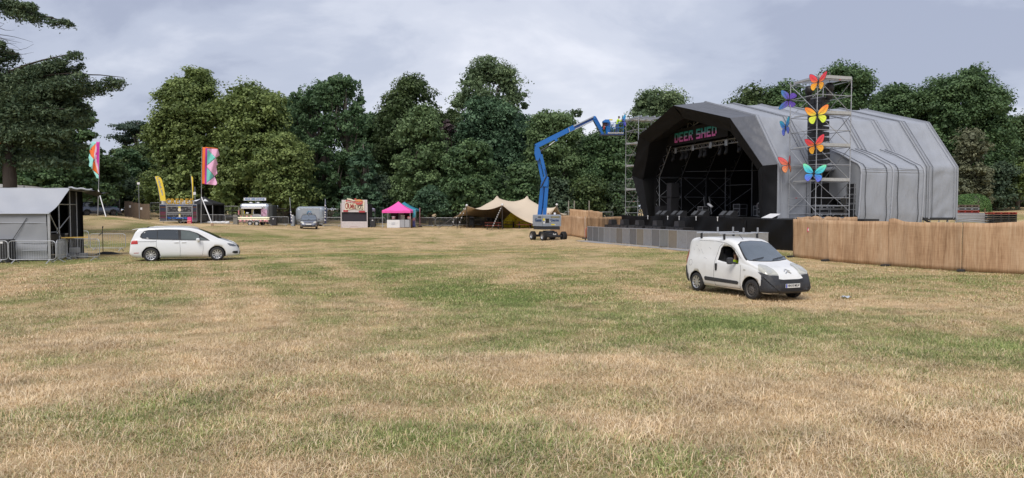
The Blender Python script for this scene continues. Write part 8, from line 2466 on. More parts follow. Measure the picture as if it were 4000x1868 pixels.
 for s_ in (-1, 1):
  mb = MB(); mb.add([(s_ * .25, -.38, za - .28), (s_ * 1.0, -1.25, ze + .22), (s_ * .35, -1.25, ze + .25)], [(0, 1, 2)]); o = mb.build('white_print', M_whiteplain, g); solidify(o, .02)
 for (x0, x1, y) in ((-1.7, 1.7, 1.65), ):
  mb = MB(); mb.grid(lambda u, v: (-1.68 + 3.36 * u, 1.62 + .04 * math.sin(u * 30), zv * v), 40, 2); mb.build('back_wall', M_lining, g)
 mb = MB(); mb.grid(lambda u, v: (-1.66 + .03 * math.sin(u * 20), -1.6 + 3.2 * u, zv * v), 20, 2); mb.build('side_wall', M_lining, g)
 w = thing('cloth_roll', 'long white rolled cloth lying behind the barrier by the black gazebo', 'cloth', G(853, 82))
 mb = MB(); mb.path([(-1.25 + 2.5 * k / 10, 0, .25 + .03 * math.sin(k * 2)) for k in range(11)], .17, 8); mb.build('roll', M_whiteplain, w)
 Y = 84.0; b = W(990, 882, Y); b.z = gz(b.x, Y)
 t = thing('food_trailer', 'silver rounded sandwich trailer with open serving hatch and pink spots', 'food trailer', b); O = Vector(b)
 def P(x, y, dy=0): return W(900 + x / 8.595, 750 + y / 8.595, Y + dy) - O
 M_pol = M('polished aluminium', (.70, .71, .74), .22, .85, .04, 2)
 a, c = P(262, 372), P(1315, 1030)
 Hh = a.z - c.z; Wd = c.x - a.x
 body = MB(); rounded_box(body, ((a.x + c.x) / 2 - .05, 1.0, (a.z + c.z) / 2), (Wd - .1, 2.0, Hh), .48, 7)
 bm_me = body.mesh('b', M_pol)
 def boolean(me, cut_mb, mats):
  o = bpy.data.objects.new('tmp', me); COL.objects.link(o)
  bm = bmesh.new(); bm.from_mesh(me); bmesh.ops.remove_doubles(bm, verts=bm.verts, dist=1e-4); bmesh.ops.recalc_face_normals(bm, faces=bm.faces); bm.to_mesh(me); bm.free()
  cts = []
  for cm in cut_mb:
   k = cm.build('cut', M_black); cts.append(k); md = o.modifiers.new('b', 'BOOLEAN'); md.operation = 'DIFFERENCE'; md.object = k; md.solver = 'EXACT'
  dg = bpy.context.evaluated_depsgraph_get(); dg.update(); out = bpy.data.meshes.new_from_object(o.evaluated_get(dg))
  for k in cts: bpy.data.objects.remove(k)
  bpy.data.objects.remove(o)
  out.materials.clear()
  for m_ in mats: out.materials.append(m_)
  return out
 h1a, h1b, h2a, h2b = P(430, 565), P(710, 745), P(770, 570), P(1030, 745)
 cut1 = MB(); cut1.box(((h1a.x + h1b.x) / 2, .0, (h1a.z + h1b.z) / 2), (h1b.x - h1a.x, 1.2, h1a.z - h1b.z)); cut2 = MB(); cut2.box(((h2a.x + h2b.x) / 2, .0, (h2a.z + h2b.z) / 2), (h2b.x - h2a.x, 1.2, h2a.z - h2b.z))
 cut3 = MB(); cut3.box(((h1a.x + h2b.x) / 2, 1.0, (h1a.z + h1b.z) / 2 + .0), (h2b.x - h1a.x + .3, 1.5, (h1a.z - h1b.z) + .15))
 out = boolean(bm_me, [cut3, cut1, cut2], [M_pol, M('dim interior', (.06, .05, .04), .7)])  # faces inside the hatch are one dark brown colour
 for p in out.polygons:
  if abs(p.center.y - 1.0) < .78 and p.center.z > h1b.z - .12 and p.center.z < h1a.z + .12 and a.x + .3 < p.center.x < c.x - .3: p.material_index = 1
  p.use_smooth = True
 link_mesh('body', out, t)
 def panel(name, x0, y0, x1, y1, mat, d=.03, off=0.0, y_=0.0):
  p, q = P(x0, y0), P(x1, y1); mb = MB(); mb.box(((p.x + q.x) / 2, y_ - d / 2 - off, (p.z + q.z) / 2), (abs(q.x - p.x), d, abs(p.z - q.z))); return mb.build(name, mat, t)
 M_oli = M('olive timber frame', (.19, .165, .085), .7, 0, .15, 5)
 for (x0, y0, x1, y1) in ((365, 560, 430, 790), (710, 560, 768, 790), (430, 745, 710, 830), (300, 560, 365, 830), (1030, 560, 1040, 830)): panel('hatch_frame', x0, y0, x1, y1, M_oli, .04)
 panel('counter_front', 770, 745, 985, 825, M('grey box', (.33, .33, .34), .5), .04)
 panel('poster', 1035, 565, 1228, 812, M('pink poster print', (.62, .26, .36), .6, 0, .9, 3.5), .03, .02)
 mb = MB()
 for k in range(5): q = P(1060 + (k * 37) % 140, 600 + k * 45); squiggle(mb, (q.x, -.06, q.z), .22, .10, k, .018, 6)
 mb.build('poster_scroll_print', M('maroon print', (.22, .02, .08), .6), t)['kind'] = 'stuff'
 panel('side_poster', 262, 620, 350, 690, M('pink card', (.62, .25, .28), .6), .03, .01); panel('side_poster', 262, 695, 352, 760, M('pink card', (.62, .25, .28), .6), .03, .01)
 panel('lower_skirt', 280, 930, 1300, 1010, M('brown grey print', (.24, .18, .16), .6, 0, .2, 4), .03, .005)
 Mspot = M('pink spot', (.68, .33, .36), .6)
 for k, (x, y, r_) in enumerate(((340, 970, 40), (480, 975, 35), (590, 950, 30), (680, 955, 34), (790, 948, 28), (870, 950, 26), (1015, 975, 36), (1160, 965, 40), (1230, 980, 36), (360, 830, 24), (555, 825, 32), (700, 825, 30))):
  q = P(x, y); mb = MB(); mb.lathe([(.001, -.05), (r_ / 8.595 / 33.0 * 1.0, -.05), (r_ / 8.595 / 33.0, -.03)], 14, axis='Y', mat=Matrix.Translation((q.x, 0, q.z))); mb.build('pink_spot', Mspot, t)
 for yy in (858, 912): panel('light_strip', 262, yy - 6, 1312, yy + 6, M('warm strip light', (1.0, .90, .62), .3, emit=.9), .05, .02)
 panel('strip_backing', 270, 870, 1305, 902, M('dark olive panel', (.09, .09, .055), .5), .03, .01)
 panel('canopy_hem', 380, 520, 1060, 560, M_whiteplain, .10, .05)
 p, q = P(395, 185), P(1148, 290); mb = MB(); mb.box(((p.x + q.x) / 2, .5, (p.z + q.z) / 2), (q.x - p.x, .10, p.z - q.z)); sb = mb.build('roof_sign', M('sign white', (.75, .77, .80), .4), t)
 mb = MB()
 for zz in (p.z, q.z): mb.box(((p.x + q.x) / 2, .44, zz), (q.x - p.x + .04, .04, .03))
 mb.build('sign_edge', M_navyf, sb)
 text('sign_lettering', 'GRILLED CHEESE SANDWICHES', .25, M('sign blue', (.02, .14, .36), .5), sb, ((p.x + q.x) / 2, .435, (p.z + q.z) / 2 - .01), bold=.006, sx=.66)
 mb = MB(); r0 = P(800, 290); mb.tube((r0.x, .5, a.z - .05), (r0.x, .5, r0.z), .04, 6); mb.build('sign_post', M_galvd, t)
 for x in (640, 880): r0 = P(x, 340); mb = MB(); mb.lathe([(.001, 0), (.18, 0), (.17, .10), (.001, .14)], 12, mat=Matrix.Translation((r0.x, .5, a.z - .01))); mb.build('roof_vent', M_whiteplain, t)
 for x in (668, 892): wheel(t, P(x, 1080).x, -.02, .285, .18, -1, .18, 8, M('white wheel', (.66, .66, .66), .4))
 for x in (668, 892): wheel(t, P(x, 1080).x, 1.9, .285, .18, 1, .18, 8, M_rimsilver)
 mb = MB()
 for x in (668, 892):
  q = P(x, 1080); pts = [(q.x + .36 * math.cos(R(k)), -.08, .285 + .36 * math.sin(R(k))) for k in range(0, 181, 20)]
  mb.path(pts, .035, 6)
 mb.build('wheel_arch_trim', M_galv, t)
 for x in (420, 1083):
  q = P(x, 1090); mb = MB(); mb.tube((q.x, .2, 0), (q.x, .2, .4), .03, 5); mb.build('prop_stand', M_galvd, t)
 q = P(1400, 900); mb = MB(); mb.box((q.x - .25, 1.0, q.z + .45), (.5, 1.6, 2.3), bevel=.1); mb.build('end_cupboard', M('dark green grey', (.04, .045, .045), .6), t)
 q = P(560, 715); mb = MB(); mb.lathe([(.001, -.10), (.13, -.10), (.16, .10), (.001, .10)], 12, mat=Matrix.Translation((q.x, .1, q.z))); mb.build('white_tub', M_whiteplain, t)
 mb = MB(); q = P(455, 690); mb.lathe([(.001, -.18), (.05, -.18), (.05, .10), (.02, .2)], 10, mat=Matrix.Translation((q.x, .1, q.z))); mb.build('mustard_bottle', M_yel, t)
 u = thing('utility_box', 'grey utility cabinet left of the sandwich trailer', 'cabinet', G(922, 84.2)); mb = MB(); mb.box((0, 0, .62), (.5, .5, 1.25), bevel=.02); mb.build('cabinet', M('pale beige grey', (.22, .21, .19), .6), u)
 mb = MB(); mb.box((0, -.26, .95), (.42, .02, .06)); mb.build('door_seam', M_seam, u)
 Y = 85.0; b = W(1210, 884, Y); b.z = gz(b.x, Y)
 t = thing('food_trailer', 'closed grey silver trailer with a round blue logo behind the hatchback car', 'food trailer', b); O = Vector(b)
 def P(x, y, dy=0): return W(880 + x / 5.855, 740 + y / 5.855, Y + dy) - O
 M_sil = M('brushed silver panel', (.33, .37, .42), .4, .35, .05, 2)
 a, c = P(1585, 390), P(2270, 795)
 mb = MB(); rounded_box(mb, ((a.x + c.x) / 2, 1.0, (a.z + c.z) / 2), (c.x - a.x, 2.0, a.z - c.z), .55, 7); mb.build('body', M_sil, t)
 def panel(name, x0, y0, x1, y1, mat, d=.02, off=0.0):
  p, q = P(x0, y0), P(x1, y1); mb = MB(); mb.box(((p.x + q.x) / 2, -d / 2 - off, (p.z + q.z) / 2), (abs(q.x - p.x), d, abs(p.z - q.z))); return mb.build(name, mat, t)
 panel('hatch', 1700, 445, 2160, 655, M('hatch silver', (.37, .41, .46), .4, .35, .05, 2), .03)
 panel('hatch_rail', 1690, 430, 2175, 442, M_galvd, .06)
 for x in (1648, 2222): panel('rib', x, 440, x + 5, 780, M_galv, .02)
 panel('lower_trim', 1640, 783, 2230, 797, M_galv, .04)
 q = P(1925, 548); mb = MB(); mb.lathe([(.001, -.06), (.34, -.06), (.34, -.03)], 24, axis='Y', mat=Matrix.Translation((q.x, 0, q.z))); lg = mb.build('logo_disc', M('logo teal blue', (.015, .12, .22), .4), t)
 mb = MB(); pts = [(q.x + .30 * math.cos(k * PI / 12), -.065, q.z + .30 * math.sin(k * PI / 12)) for k in range(24)]; mb.path(pts, .012, 4, closed=True); mb.build('logo_ring', M_whiteplain, lg)
 mb = MB(); squiggle(mb, (q.x, -.075, q.z + .03), .44, .20, 3, .02, 7); mb.build('logo_script', M('logo pale pink', (.72, .5, .55), .5), lg)
 mb = MB(); mb.box((q.x, -.07, q.z - .15), (.36, .01, .03)); mb.build('logo_underline', M_whiteplain, lg)
 wheel(t, P(2085, 800).x, -.02, .29, .18, -1, .18, 8, M_rimsilver); wheel(t, P(1870, 800).x, -.02, .29, .18, -1, .18, 8, M_rimsilver)
 wheel(t, P(2085, 800).x, 1.9, .29, .18, 1, .18, 8, M_rimsilver)
 mb = MB(); mb.box(((a.x + c.x) / 2, 1.0, .42), (c.x - a.x - .4, 1.5, .1)); mb.build('trailer_chassis', M_galvd, t)
 u = thing('gas_locker', 'pale locker with a small sign at the left end of the closed silver trailer', 'cabinet', G(1145, 84.6)); mb = MB(); mb.box((0, 0, .62), (.36, .6, 1.2), bevel=.02); mb.build('cabinet', M('locker silver', (.34, .37, .41), .5, .2), u); mb = MB(); mb.box((0, -.31, 1.28), (.30, .02, .16)); mb.build('small_sign', M_whiteplain, u)
 Y = 82.0; b = W(1384, 892, Y); b.z = gz(b.x, Y)
 rz = R(-4)
 t = thing('food_stall', 'whitewashed crumble stall with a black serving opening and pot sign', 'food stall', b, rz); sc = Y / FPX / 8.914
 def Q(x, y): return ((x - 575) * sc, (1110 - y) * sc)
 M_wash = M('whitewashed plank', (.62, .57, .575), .7, 0, .10, 3, stretch=(1, 1, 5), dirt=.4, dirtcol=(.42, .33, .32))
 def plk(x0, x1, y0, y1, n, yo=0):
  for k in range(n):
   ya, yb = y0 + (y1 - y0) * k / n, y0 + (y1 - y0) * (k + 1) / n
   p, q = Q(x0, ya), Q(x1, yb); mb = MB(); mb.box(((p[0] + q[0]) / 2, -.02 - .008 * (k % 2) + yo, (p[1] + q[1]) / 2), (q[0] - p[0], .04, p[1] - q[1] - .012)); mb.build('plank', M_wash, t)
 plk(120, 1025, 880, 1130, 6); plk(140, 1045, 130, 560, 10)
 for (x, y0, y1) in ((118, 240, 1105), (1042, 280, 1130)):
  p, q = Q(x - 12, y0), Q(x + 12, y1); mb = MB(); mb.box(((p[0] + q[0]) / 2, -.04, (p[1] + q[1]) / 2), (q[0] - p[0], .10, p[1] - q[1])); mb.build('corner_board', M_wash, t)
 p, q = Q(145, 560), Q(1030, 885); mb = MB(); mb.grid(lambda u, v: (p[0] + (q[0] - p[0]) * u, .10 + .02 * math.sin(u * 14), q[1] + (p[1] - q[1]) * v), 20, 3); mb.build('opening_cover', M('black violet cloth', (.022, .019, .03), .7), t)
 mb = MB(); mb.box((0, 1.5, 1.45), (2.75, 2.6, 2.7)); mb.build('stall_tent', M('black stall cloth', (.02, .02, .022), .8), t)
 Msg = M('cream sign board', (.72, .66, .50), .6)
 sgp = [Q(*v) for v in ((268, 215), (300, 210), (600, 250), (640, 150), (900, 130), (960, 180), (930, 500), (590, 445), (268, 490))]
 mb = MB(); mb.prism(sgp, -.11, -.05, axis='Y'); sb = mb.build('sign_board', Msg, t)
 rib = lambda nm, pts, mat, y0, y1: (lambda m_: (m_.prism([Q(*v) for v in pts], y0, y1, axis='Y'), m_.build(nm, mat, sb))[1])(MB())
 rib('cream_ribbon', [(335, 75), (350, 95), (340, 115), (600, 180), (605, 150), (480, 95)], Msg, -.16, -.12)
 rib('red_ribbon', [(290, 130), (310, 150), (285, 185), (605, 250), (612, 205), (450, 165)], M('brick red print', (.55, .10, .08), .6), -.17, -.13)
 text('ribbon_lettering', "Laforde's", .19, M_whiteplain, sb, (Q(455, 200)[0], -.18, Q(455, 200)[1]), rot=(0, R(10), 0), bold=.003, sx=1.05)
 pot = lambda nm, c, rx, ry, mat, y0: (lambda m_: (m_.prism([(Q(*c)[0] + rx * math.cos(k * PI / 10), Q(*c)[1] + ry * math.sin(k * PI / 10)) for k in range(20)], y0 - .03, y0, axis='Y'), m_.build(nm, mat, sb))[1])(MB())
 rib('pot', [(612, 170), (900, 175), (880, 270), (820, 298), (700, 298), (640, 265)], M('brick red print', (.55, .10, .08), .6), -.17, -.12)
 pot('pot_lid', (755, 155), .44, .13, M('orange print', (.66, .32, .13), .6), -.18)
 pot('strawberry', (640, 105), .13, .08, M('brick red print', (.55, .10, .08), .6), -.19)
 text('pot_lettering', 'CRUMBLE POTS', .09, M_whiteplain, sb, (Q(755, 222)[0], -.19, Q(755, 222)[1]), sx=1.0)
 Mdr = M('dark red lettering', (.30, .035, .03), .6); Mdb = M('dark brown lettering', (.09, .045, .04), .6)
 for i, ch in enumerate('CRUMBLE'):
  x = (312, 372, 430, 495, 555, 603, 645)[i]; hgt = (210, 195, 170, 160, 150, 135, 130)[i] * sc
  me = text_mesh(ch, hgt * 1.38, Mdr if i < 6 else Mdb, bold=.012, sx=.50 if ch != 'M' else .42); c0 = Q(x, (355, 358, 360, 365, 370, 375, 380)[i]); link_mesh('sign_letter', me, sb, (c0[0], -.13, c0[1]))
 for i, ch in enumerate('POTS'):
  x = (722, 775, 828, 876)[i]; hgt = (130, 150, 165, 180)[i] * sc
  me = text_mesh(ch, hgt * 1.38, Mdb, bold=.012, sx=.50); c0 = Q(x, (385, 392, 395, 398)[i]); link_mesh('sign_letter', me, sb, (c0[0], -.13, c0[1]))
 for (x0, x1, y0, y1) in ((200, 365, 485, 545), (750, 968, 512, 568)):
  p, q = Q(x0, y0), Q(x1, y1); mb = MB(); mb.box(((p[0] + q[0]) / 2, -.09, (p[1] + q[1]) / 2), (q[0] - p[0], .03, p[1] - q[1])); mb.build('red_plaque', M('plaque red', (.42, .05, .06), .6), t)
 p, q = Q(425, 1035), Q(715, 1065); mb = MB(); mb.box(((p[0] + q[0]) / 2, -.06, (p[1] + q[1]) / 2), (q[0] - p[0], .01, .04)); mb.build('faded_print', M('faded pink print', (.50, .36, .36), .7), t)
 gazebo('lilac_gazebo', 'pale lilac gazebo peeping out behind the crumble stall', 1424, 86, 2.2, 796, 816, 826, M('lilac cloth', (.42, .38, .52), .7))
 g, gb, za, ze, zv = gazebo('pink_gazebo', 'hot pink gazebo stall with a white counter', 1557, 80, 3.15, 787, 822, 832, M_pink)
 def P(x, y, dy=0): return W(1300 + x / 5.855, 740 + y / 5.855, 78.6 + dy) - Vector(gb)
 for nm, x0, x1, y0, y1, mat in (('counter_banner', 1238, 1532, 698, 878, M_whiteplain), ('counter_panel', 1538, 1640, 695, 870, M('grey counter', (.36, .37, .40), .5)), ('counter_panel', 1648, 1755, 695, 868, M('grey counter', (.36, .37, .40), .5))):
  p, q = P(x0, y0), P(x1, y1); mb = MB(); mb.box(((p.x + q.x) / 2, -1.38, (p.z + q.z) / 2), (q.x - p.x, .05, p.z - q.z)); o = mb.build(nm, mat, g)
 Mt_ = M('grey blue lettering', (.22, .27, .36), .6)
 for (yy, ww, sd) in ((770, .42, 1), (802, .42, 2)):
  q = P(1385, yy); mb = MB(); squiggle(mb, (q.x, -1.42, q.z), ww, .09, sd, .014, 11); mb.build('banner_print', Mt_, g)
 for x in (1297, 1473): q = P(x, 772); mb = MB(); mb.box((q.x, -1.42, q.z), (.12, .01, .02)); mb.build('banner_dash', Mt_, g)
 mb = MB(); mb.grid(lambda u, v: (-1.1 + 2.6 * u, 1.45 + .03 * math.sin(u * 24), zv * v), 30, 2); mb.build('back_wall', M('dark maroon cloth', (.045, .02, .028), .8), g)
 for i, (x, y, w_, h_, mat, lab) in enumerate(((1490, 640, .38, .95, M('grey fridge', (.16, .17, .18), .5), 'grey fridge inside the pink gazebo'),)):
  u = thing('fridge', lab, 'fridge', Vector(gb) + Vector((P(x, y).x, .9, 0))); mb = MB(); mb.box((0, 0, .85), (.55, .5, 1.7), bevel=.03); mb.build('cabinet', mat, u); mb = MB(); mb.box((.2, -.27, 1.0), (.03, .03, .5)); mb.build('handle', M_galv, u)
 u = thing('chair', 'cream slat backed chair standing on the pink gazebo counter', 'chair', Vector(gb) + Vector((P(1590, 640).x, -1.1, P(1590, 693).z)))
 mb = MB()
 for k in range(5): mb.box((-.18 + .09 * k, 0, .21), (.03, .03, .42))
 mb.build('back_slats', M('cream paint', (.55, .52, .45), .5), u)['kind'] = 'stuff'
 mb = MB(); mb.box((0, 0, .44), (.46, .05, .07)); mb.build('top_rail', M('cream paint', (.55, .52, .45), .5), u)
 for i, (x, lab) in enumerate(((1375, 'left white and red tub on the pink gazebo counter'), (1735, 'right white and red tub on the pink gazebo counter'))):
  u = thing('tub', lab, 'tub', Vector(gb) + Vector((P(x, 640).x, -1.0, P(1590, 690).z))); mb = MB(); mb.lathe([(.001, 0), (.18, 0), (.21, .3), (.001, .3)], 12); mb.build('bucket', M('pale red tub', (.5, .3, .3), .5), u); mb = MB(); mb.lathe([(.22, .30), (.22, .34), (.001, .38)], 12); mb.build('lid', M_red if i else M_whiteplain, u)
 g2, gb2, *_ = gazebo('teal_gazebo', 'dark teal gazebo behind the pink one', 1580, 83.5, 3.2, 789, 818, 826, M_teal)
 t = thing('feather_banner', 'teal printed banner hanging at the right side of the pink gazebo', 'banner', G(1617, 80.5))
 z1 = W(1617, 818, 80.5).z - t.location.z
 mb = MB(); mb.grid(lambda u, v: (-.16 + .34 * u * (1.0 - .2 * math.sin(v * 5)), .04 * math.sin(v * 8), .1 + (z1 - .1) * v), 4, 20)
 o = mb.build('banner', grad_mat('teal coral print', [(0, (.06, .08, .30)), (.3, (.10, .12, .30)), (.45, (.60, .25, .32)), (.55, (.05, .32, .40)), (1, (.03, .25, .35))], 2, 0, 2.2), t); solidify(o, .01)
 mb = MB(); mb.tube((.2, 0, 0), (.2, 0, z1), .02, 5); mb.build('pole', M_galvd, t)
 t = thing('timber_bundle', 'brown rolled timber bundle standing beside the pink counter', 'bundle', G(1607, 79.3)); mb = MB(); mb.lathe([(.001, 0), (.11, 0), (.12, .9), (.10, 1.0), (.001, 1.0)], 10); mb.build('bundle', M_brown, t)
 t = thing('sign_board', 'green and pink event board standing right of the parked estate car', 'sign', G(446, 85)); mb = MB(); mb.box((0, 0, .62), (.75, .05, 1.1)); mb.build('board', M('board green', (.05, .20, .13), .5), t)
 mb = MB(); mb.box((.02, -.03, .45), (.5, .01, .45)); mb.build('artwork', M('board pink', (.45, .10, .14), .5, 0, .6, 3), t); mb = MB(); mb.box((0, -.03, 1.0), (.62, .01, .12)); mb.build('heading_band', M('board pale green', (.35, .55, .40), .5), t)
 for s_ in (-1, 1): mb = MB(); mb.box((s_ * .3, 0, .05), (.04, .3, .08)); mb.build('foot', M_black, t)
 for (px, Yv, lab, col) in ((1458, 82.2, 'black wheeled bin between the crumble stall and the pink gazebo', (.03, .03, .035)), (1072, 83.6, 'dark bin with a bag behind the sandwich trailer drawbar', (.035, .035, .04))):
  t = thing('wheelie_bin', lab, 'bin', G(px, Yv)); mb = MB(); mb.prism([(-.26, .08), (.26, .08), (.31, 1.0), (-.31, 1.0)], -.3, .3, axis='Y'); mb.build('tub', M('dark bin plastic', (.03, .03, .035), .5), t); mb = MB(); mb.box((0, 0, 1.03), (.66, .70, .06), bevel=.02); mb.build('lid', M('dark bin plastic', (.03, .03, .035), .5), t)
  mb = MB(); mb.box((-.02, -.34, .85), (.16, .02, .10)); mb.build('tag', M_whiteplain, t)
def build_stretch_tent():
 Y0 = 82.0; b = W(1960, 895, Y0); b.z = gz(b.x, Y0)
 t = thing('stretch_tent', 'sand coloured stretch tent with twin peaks over the picnic tables', 'tent', b); O = Vector(b)
 A = W(1823, 803, 80.5); B = W(1962, 801, 78.5); C = W(2088, 876, 79.5); D_ = W(2175, 800, 84); E = W(2218, 836, 87)
 F = W(1770, 850, 83.0); Gk = W(1800, 838, 92); Hk = W(2000, 856, 93); I = W(2190, 845, 93)
 P1 = W(1942, 764, 85.5); P2 = W(2060, 764, 85)
 NU, NW = 44, 26
 def edge(pts, n, sagz, sagin, inw):
  seg = [(pts[i + 1] - pts[i]).length for i in range(len(pts) - 1)]; tot = sum(seg); out = []
  for k in range(n + 1):
   s = tot * k / n; i = 0
   while i < len(seg) - 1 and s > seg[i]: s -= seg[i]; i += 1
   f = s / seg[i]; p = pts[i].lerp(pts[i + 1], f); q = 4 * f * (1 - f)
   p = p + Vector((0, 0, -sagz[i] * q)) + inw[i] * (sagin[i] * q); out.append(p)
  return out
 Vy = Vector((0, 1, 0)); Vx = Vector((1, 0, 0))
 front = edge([A, B, C], NU, [.5, .3], [1.0, .5], [Vy, Vy])
 back = edge([Gk, Hk, I], NU, [.1, .1], [.3, .3], [-Vy, -Vy])
 left = edge([A, F, Gk], NW, [.2, .1], [.1, .2], [Vx, Vx])
 right = edge([C, D_, E, I], NW, [.75, .55, .0], [.9, .2, .0], [Vx * .0 + Vy, -Vx, -Vx])
 G3 = np.zeros((NW + 1, NU + 1, 3))
 for j in range(NW + 1):
  for i in range(NU + 1):
   u, v = i / NU, j / NW
   f, bk, l, r_ = front[i], back[i], left[j], right[j]
   p = f * (1 - v) + bk * v + l * (1 - u) + r_ * u - (front[0] * (1 - u) * (1 - v) + front[-1] * u * (1 - v) + back[0] * (1 - u) * v + back[-1] * u * v)
   G3[j, i] = p
 fix = np.zeros((NW + 1, NU + 1), bool); fix[0] = fix[-1] = True; fix[:, 0] = fix[:, -1] = True
 def nearest(p):
  d = (G3[1:-1, 1:-1, 0] - p.x) ** 2 + (G3[1:-1, 1:-1, 1] - p.y) ** 2; k = np.unravel_index(np.argmin(d), d.shape); return k[0] + 1, k[1] + 1
 for p in (P1, P2):
  j, i = nearest(p); G3[j, i] = p; fix[j, i] = True
 for px_, py_, Y_ in ((1925, 776, 84.5), (1907, 789, 84), (1888, 801, 83.3), (1868, 809, 82.4), (1848, 811, 81.4), (1960, 773, 85.4), (1980, 781, 85.2), (2000, 784, 85), (2022, 782, 85), (2042, 774, 85), (2074, 776, 84.8), (2090, 788, 84.6), (2108, 799, 84.4), (2130, 809, 84.2), (2150, 808, 84.1), (2165, 803, 84),
   (2002, 812, 82), (2035, 822, 82), (2060, 838, 81.2), (1960, 806, 81.5), (1915, 812, 81.8)):
  p = W(px_, py_, Y_); j, i = nearest(p)
  if not fix[j, i]: G3[j, i] = p; fix[j, i] = True
 for it in range(900):
  av = (G3[:-2, 1:-1] + G3[2:, 1:-1] + G3[1:-1, :-2] + G3[1:-1, 2:]) / 4
  m_ = ~fix[1:-1, 1:-1]; G3[1:-1, 1:-1][m_] = av[m_]
 for it in range(3):
  keep = [(nearest(p), p) for p in (P1, P2)]
  G3[1:-1, 1:-1] = .5 * G3[1:-1, 1:-1] + .5 * (G3[:-2, 1:-1] + G3[2:, 1:-1] + G3[1:-1, :-2] + G3[1:-1, 2:]) / 4
  for (j, i), p in keep: G3[j, i] = p
 V_ = (G3.reshape(-1, 3) - np.array(O))
 idx = lambda j, i: j * (NU + 1) + i
 F_ = [(idx(j, i), idx(j, i + 1), idx(j + 1, i + 1), idx(j + 1, i)) for j in range(NW) for i in range(NU)]
 mb = MB(); mb.add([tuple(v) for v in V_], F_, 0, True); o = mb.build('canopy', [M_tan, M('tent underside', (.22, .17, .125), .8)], t, recalc=False)
 solidify(o, .02)
 def loc(p): return p - O
 def gnd(p): return Vector((p.x, p.y, gz(p.x, p.y))) - O
 for p, rr in ((A, .05), (B, .05), (D_, .045), (P1, .06), (P2, .06)):
  q = gnd(p); base = q + Vector((.0, .3 if rr < .055 else 0, 0)); mb = MB(); mb.tube(base, loc(p) + Vector((0, 0, .05)), rr, 6); mb.build('pole', M('dark pole', (.05, .045, .04), .6), t)
 for p in (A, B, D_):
  mb = MB(); q = loc(p); mb.lathe([(.001, -.12), (.12, -.08), (.14, .05), (.05, .14), (.001, .16)], 8, mat=Matrix.Translation(q)); mb.build('pole_cap', M_whiteplain, t)
 for k, (px, py) in enumerate(((1895, 858), (1832, 858), (1786, 852), (2040, 853), (2066, 858))):
  q = G(px, 84) - O; mb = MB(); mb.tube(q, q + Vector((0, 0, 1.6)), .04, 5); mb.build('inner_pole', M('dark pole', (.05, .045, .04), .6), t)
 def guy(p, q, n=7, rr=.02):
  p = loc(p) if p is not None else p; q = q - O; mb = MB(); mb.tube(p, q, rr, 4); r_ = mb.build('guy_rope', M('guy rope', (.13, .12, .11), .8), t)
  if n:
   mb = MB()
   for k in range(n):
    f = .15 + .75 * k / n; c = p + (q - p) * f; mb.box(tuple(c), (.09, .05, .12))
   mb.build('tags', M_whiteplain, r_)['kind'] = 'stuff'
 guy(B, G(1918, 76.3), 9, .03); guy(A, G(1747, 78.5), 4); guy(A, G(1784, 77.5), 4); guy(F, G(1712, 80), 0, .035); guy(C, G(2102, 77.5), 0); guy(E, G(2250, 87), 2); guy(D_, G(2215, 82), 0)
 M_hay = M('yellow straw cloth', (.62, .50, .03), .8, 0, .55, 4.5, bump=.5, bscale=5, detail=8)
 q0 = W(1965, 888, 83.6); q1 = W(2100, 888, 83.6); z0 = gz(q0.x, 83.6)
 yb = thing('leafy_curtain', 'bright yellow leafy curtain cloth inside the stretch tent', 'backdrop', (q0.x, 83.6, z0)); Ld = q1.x - q0.x
 mb = MB(); mb.grid(lambda u, v: (Ld * u, .12 * math.sin(u * 19) + .06 * math.sin(v * 9 + u * 5), .02 + v * min(2.1, .6 + 4.2 * u + .2)), 40, 12); mb.build('cloth', M_hay, yb)
 rg = np.random.default_rng(8); n = 900; C_ = np.stack([rg.random(n) * Ld, -.06 - .05 * rg.random(n), .1 + rg.random(n) * 2.0], 1); C_ = C_[C_[:, 2] < .6 + 4.2 * C_[:, 0] / Ld]
 me = quads_mesh('leaves', C_, unit(rg.normal(size=C_.shape) * .5 + np.array([0, -1, .3])), .09 + .08 * rg.random(len(C_)), rg.random(len(C_)), leaf_mat('yellow leaf print', (.40, .30, .01), (.85, .75, .08), 0), rng=rg); o = link_mesh('leaves', me, yb); o['kind'] = 'stuff'
 M_tt = M('red brown bench board', (.22, .05, .035), .6, 0, .15, 6); M_td = M('dark bench board', (.05, .042, .038), .7, 0, .2, 6)
 def table(mat, label, loc_, rz):
  k = thing('picnic_table', label, 'picnic table', loc_, rz, 'picnic tables under the stretch tent')
  mb = MB()
  for j in range(4): mb = MB(); mb.box((0, -.27 + j * .18, .74), (1.8, .16, .04)); mb.build('table_board', mat, k)
  for s_ in (-1, 1):
   mb = MB(); mb.box((0, s_ * .68, .44), (1.8, .26, .04)); mb.build('seat', mat, k)
   mb = MB(); mb.bar((s_ * .62, -.62, 0), (s_ * .62, -.12, .72), .04, .09, up=(1, 0, 0)); mb.bar((s_ * .62, .62, 0), (s_ * .62, .12, .72), .04, .09, up=(1, 0, 0)); mb.box((s_ * .62, 0, .40), (.04, 1.5, .09)); mb.build('trestle', M_td, k)
  return k
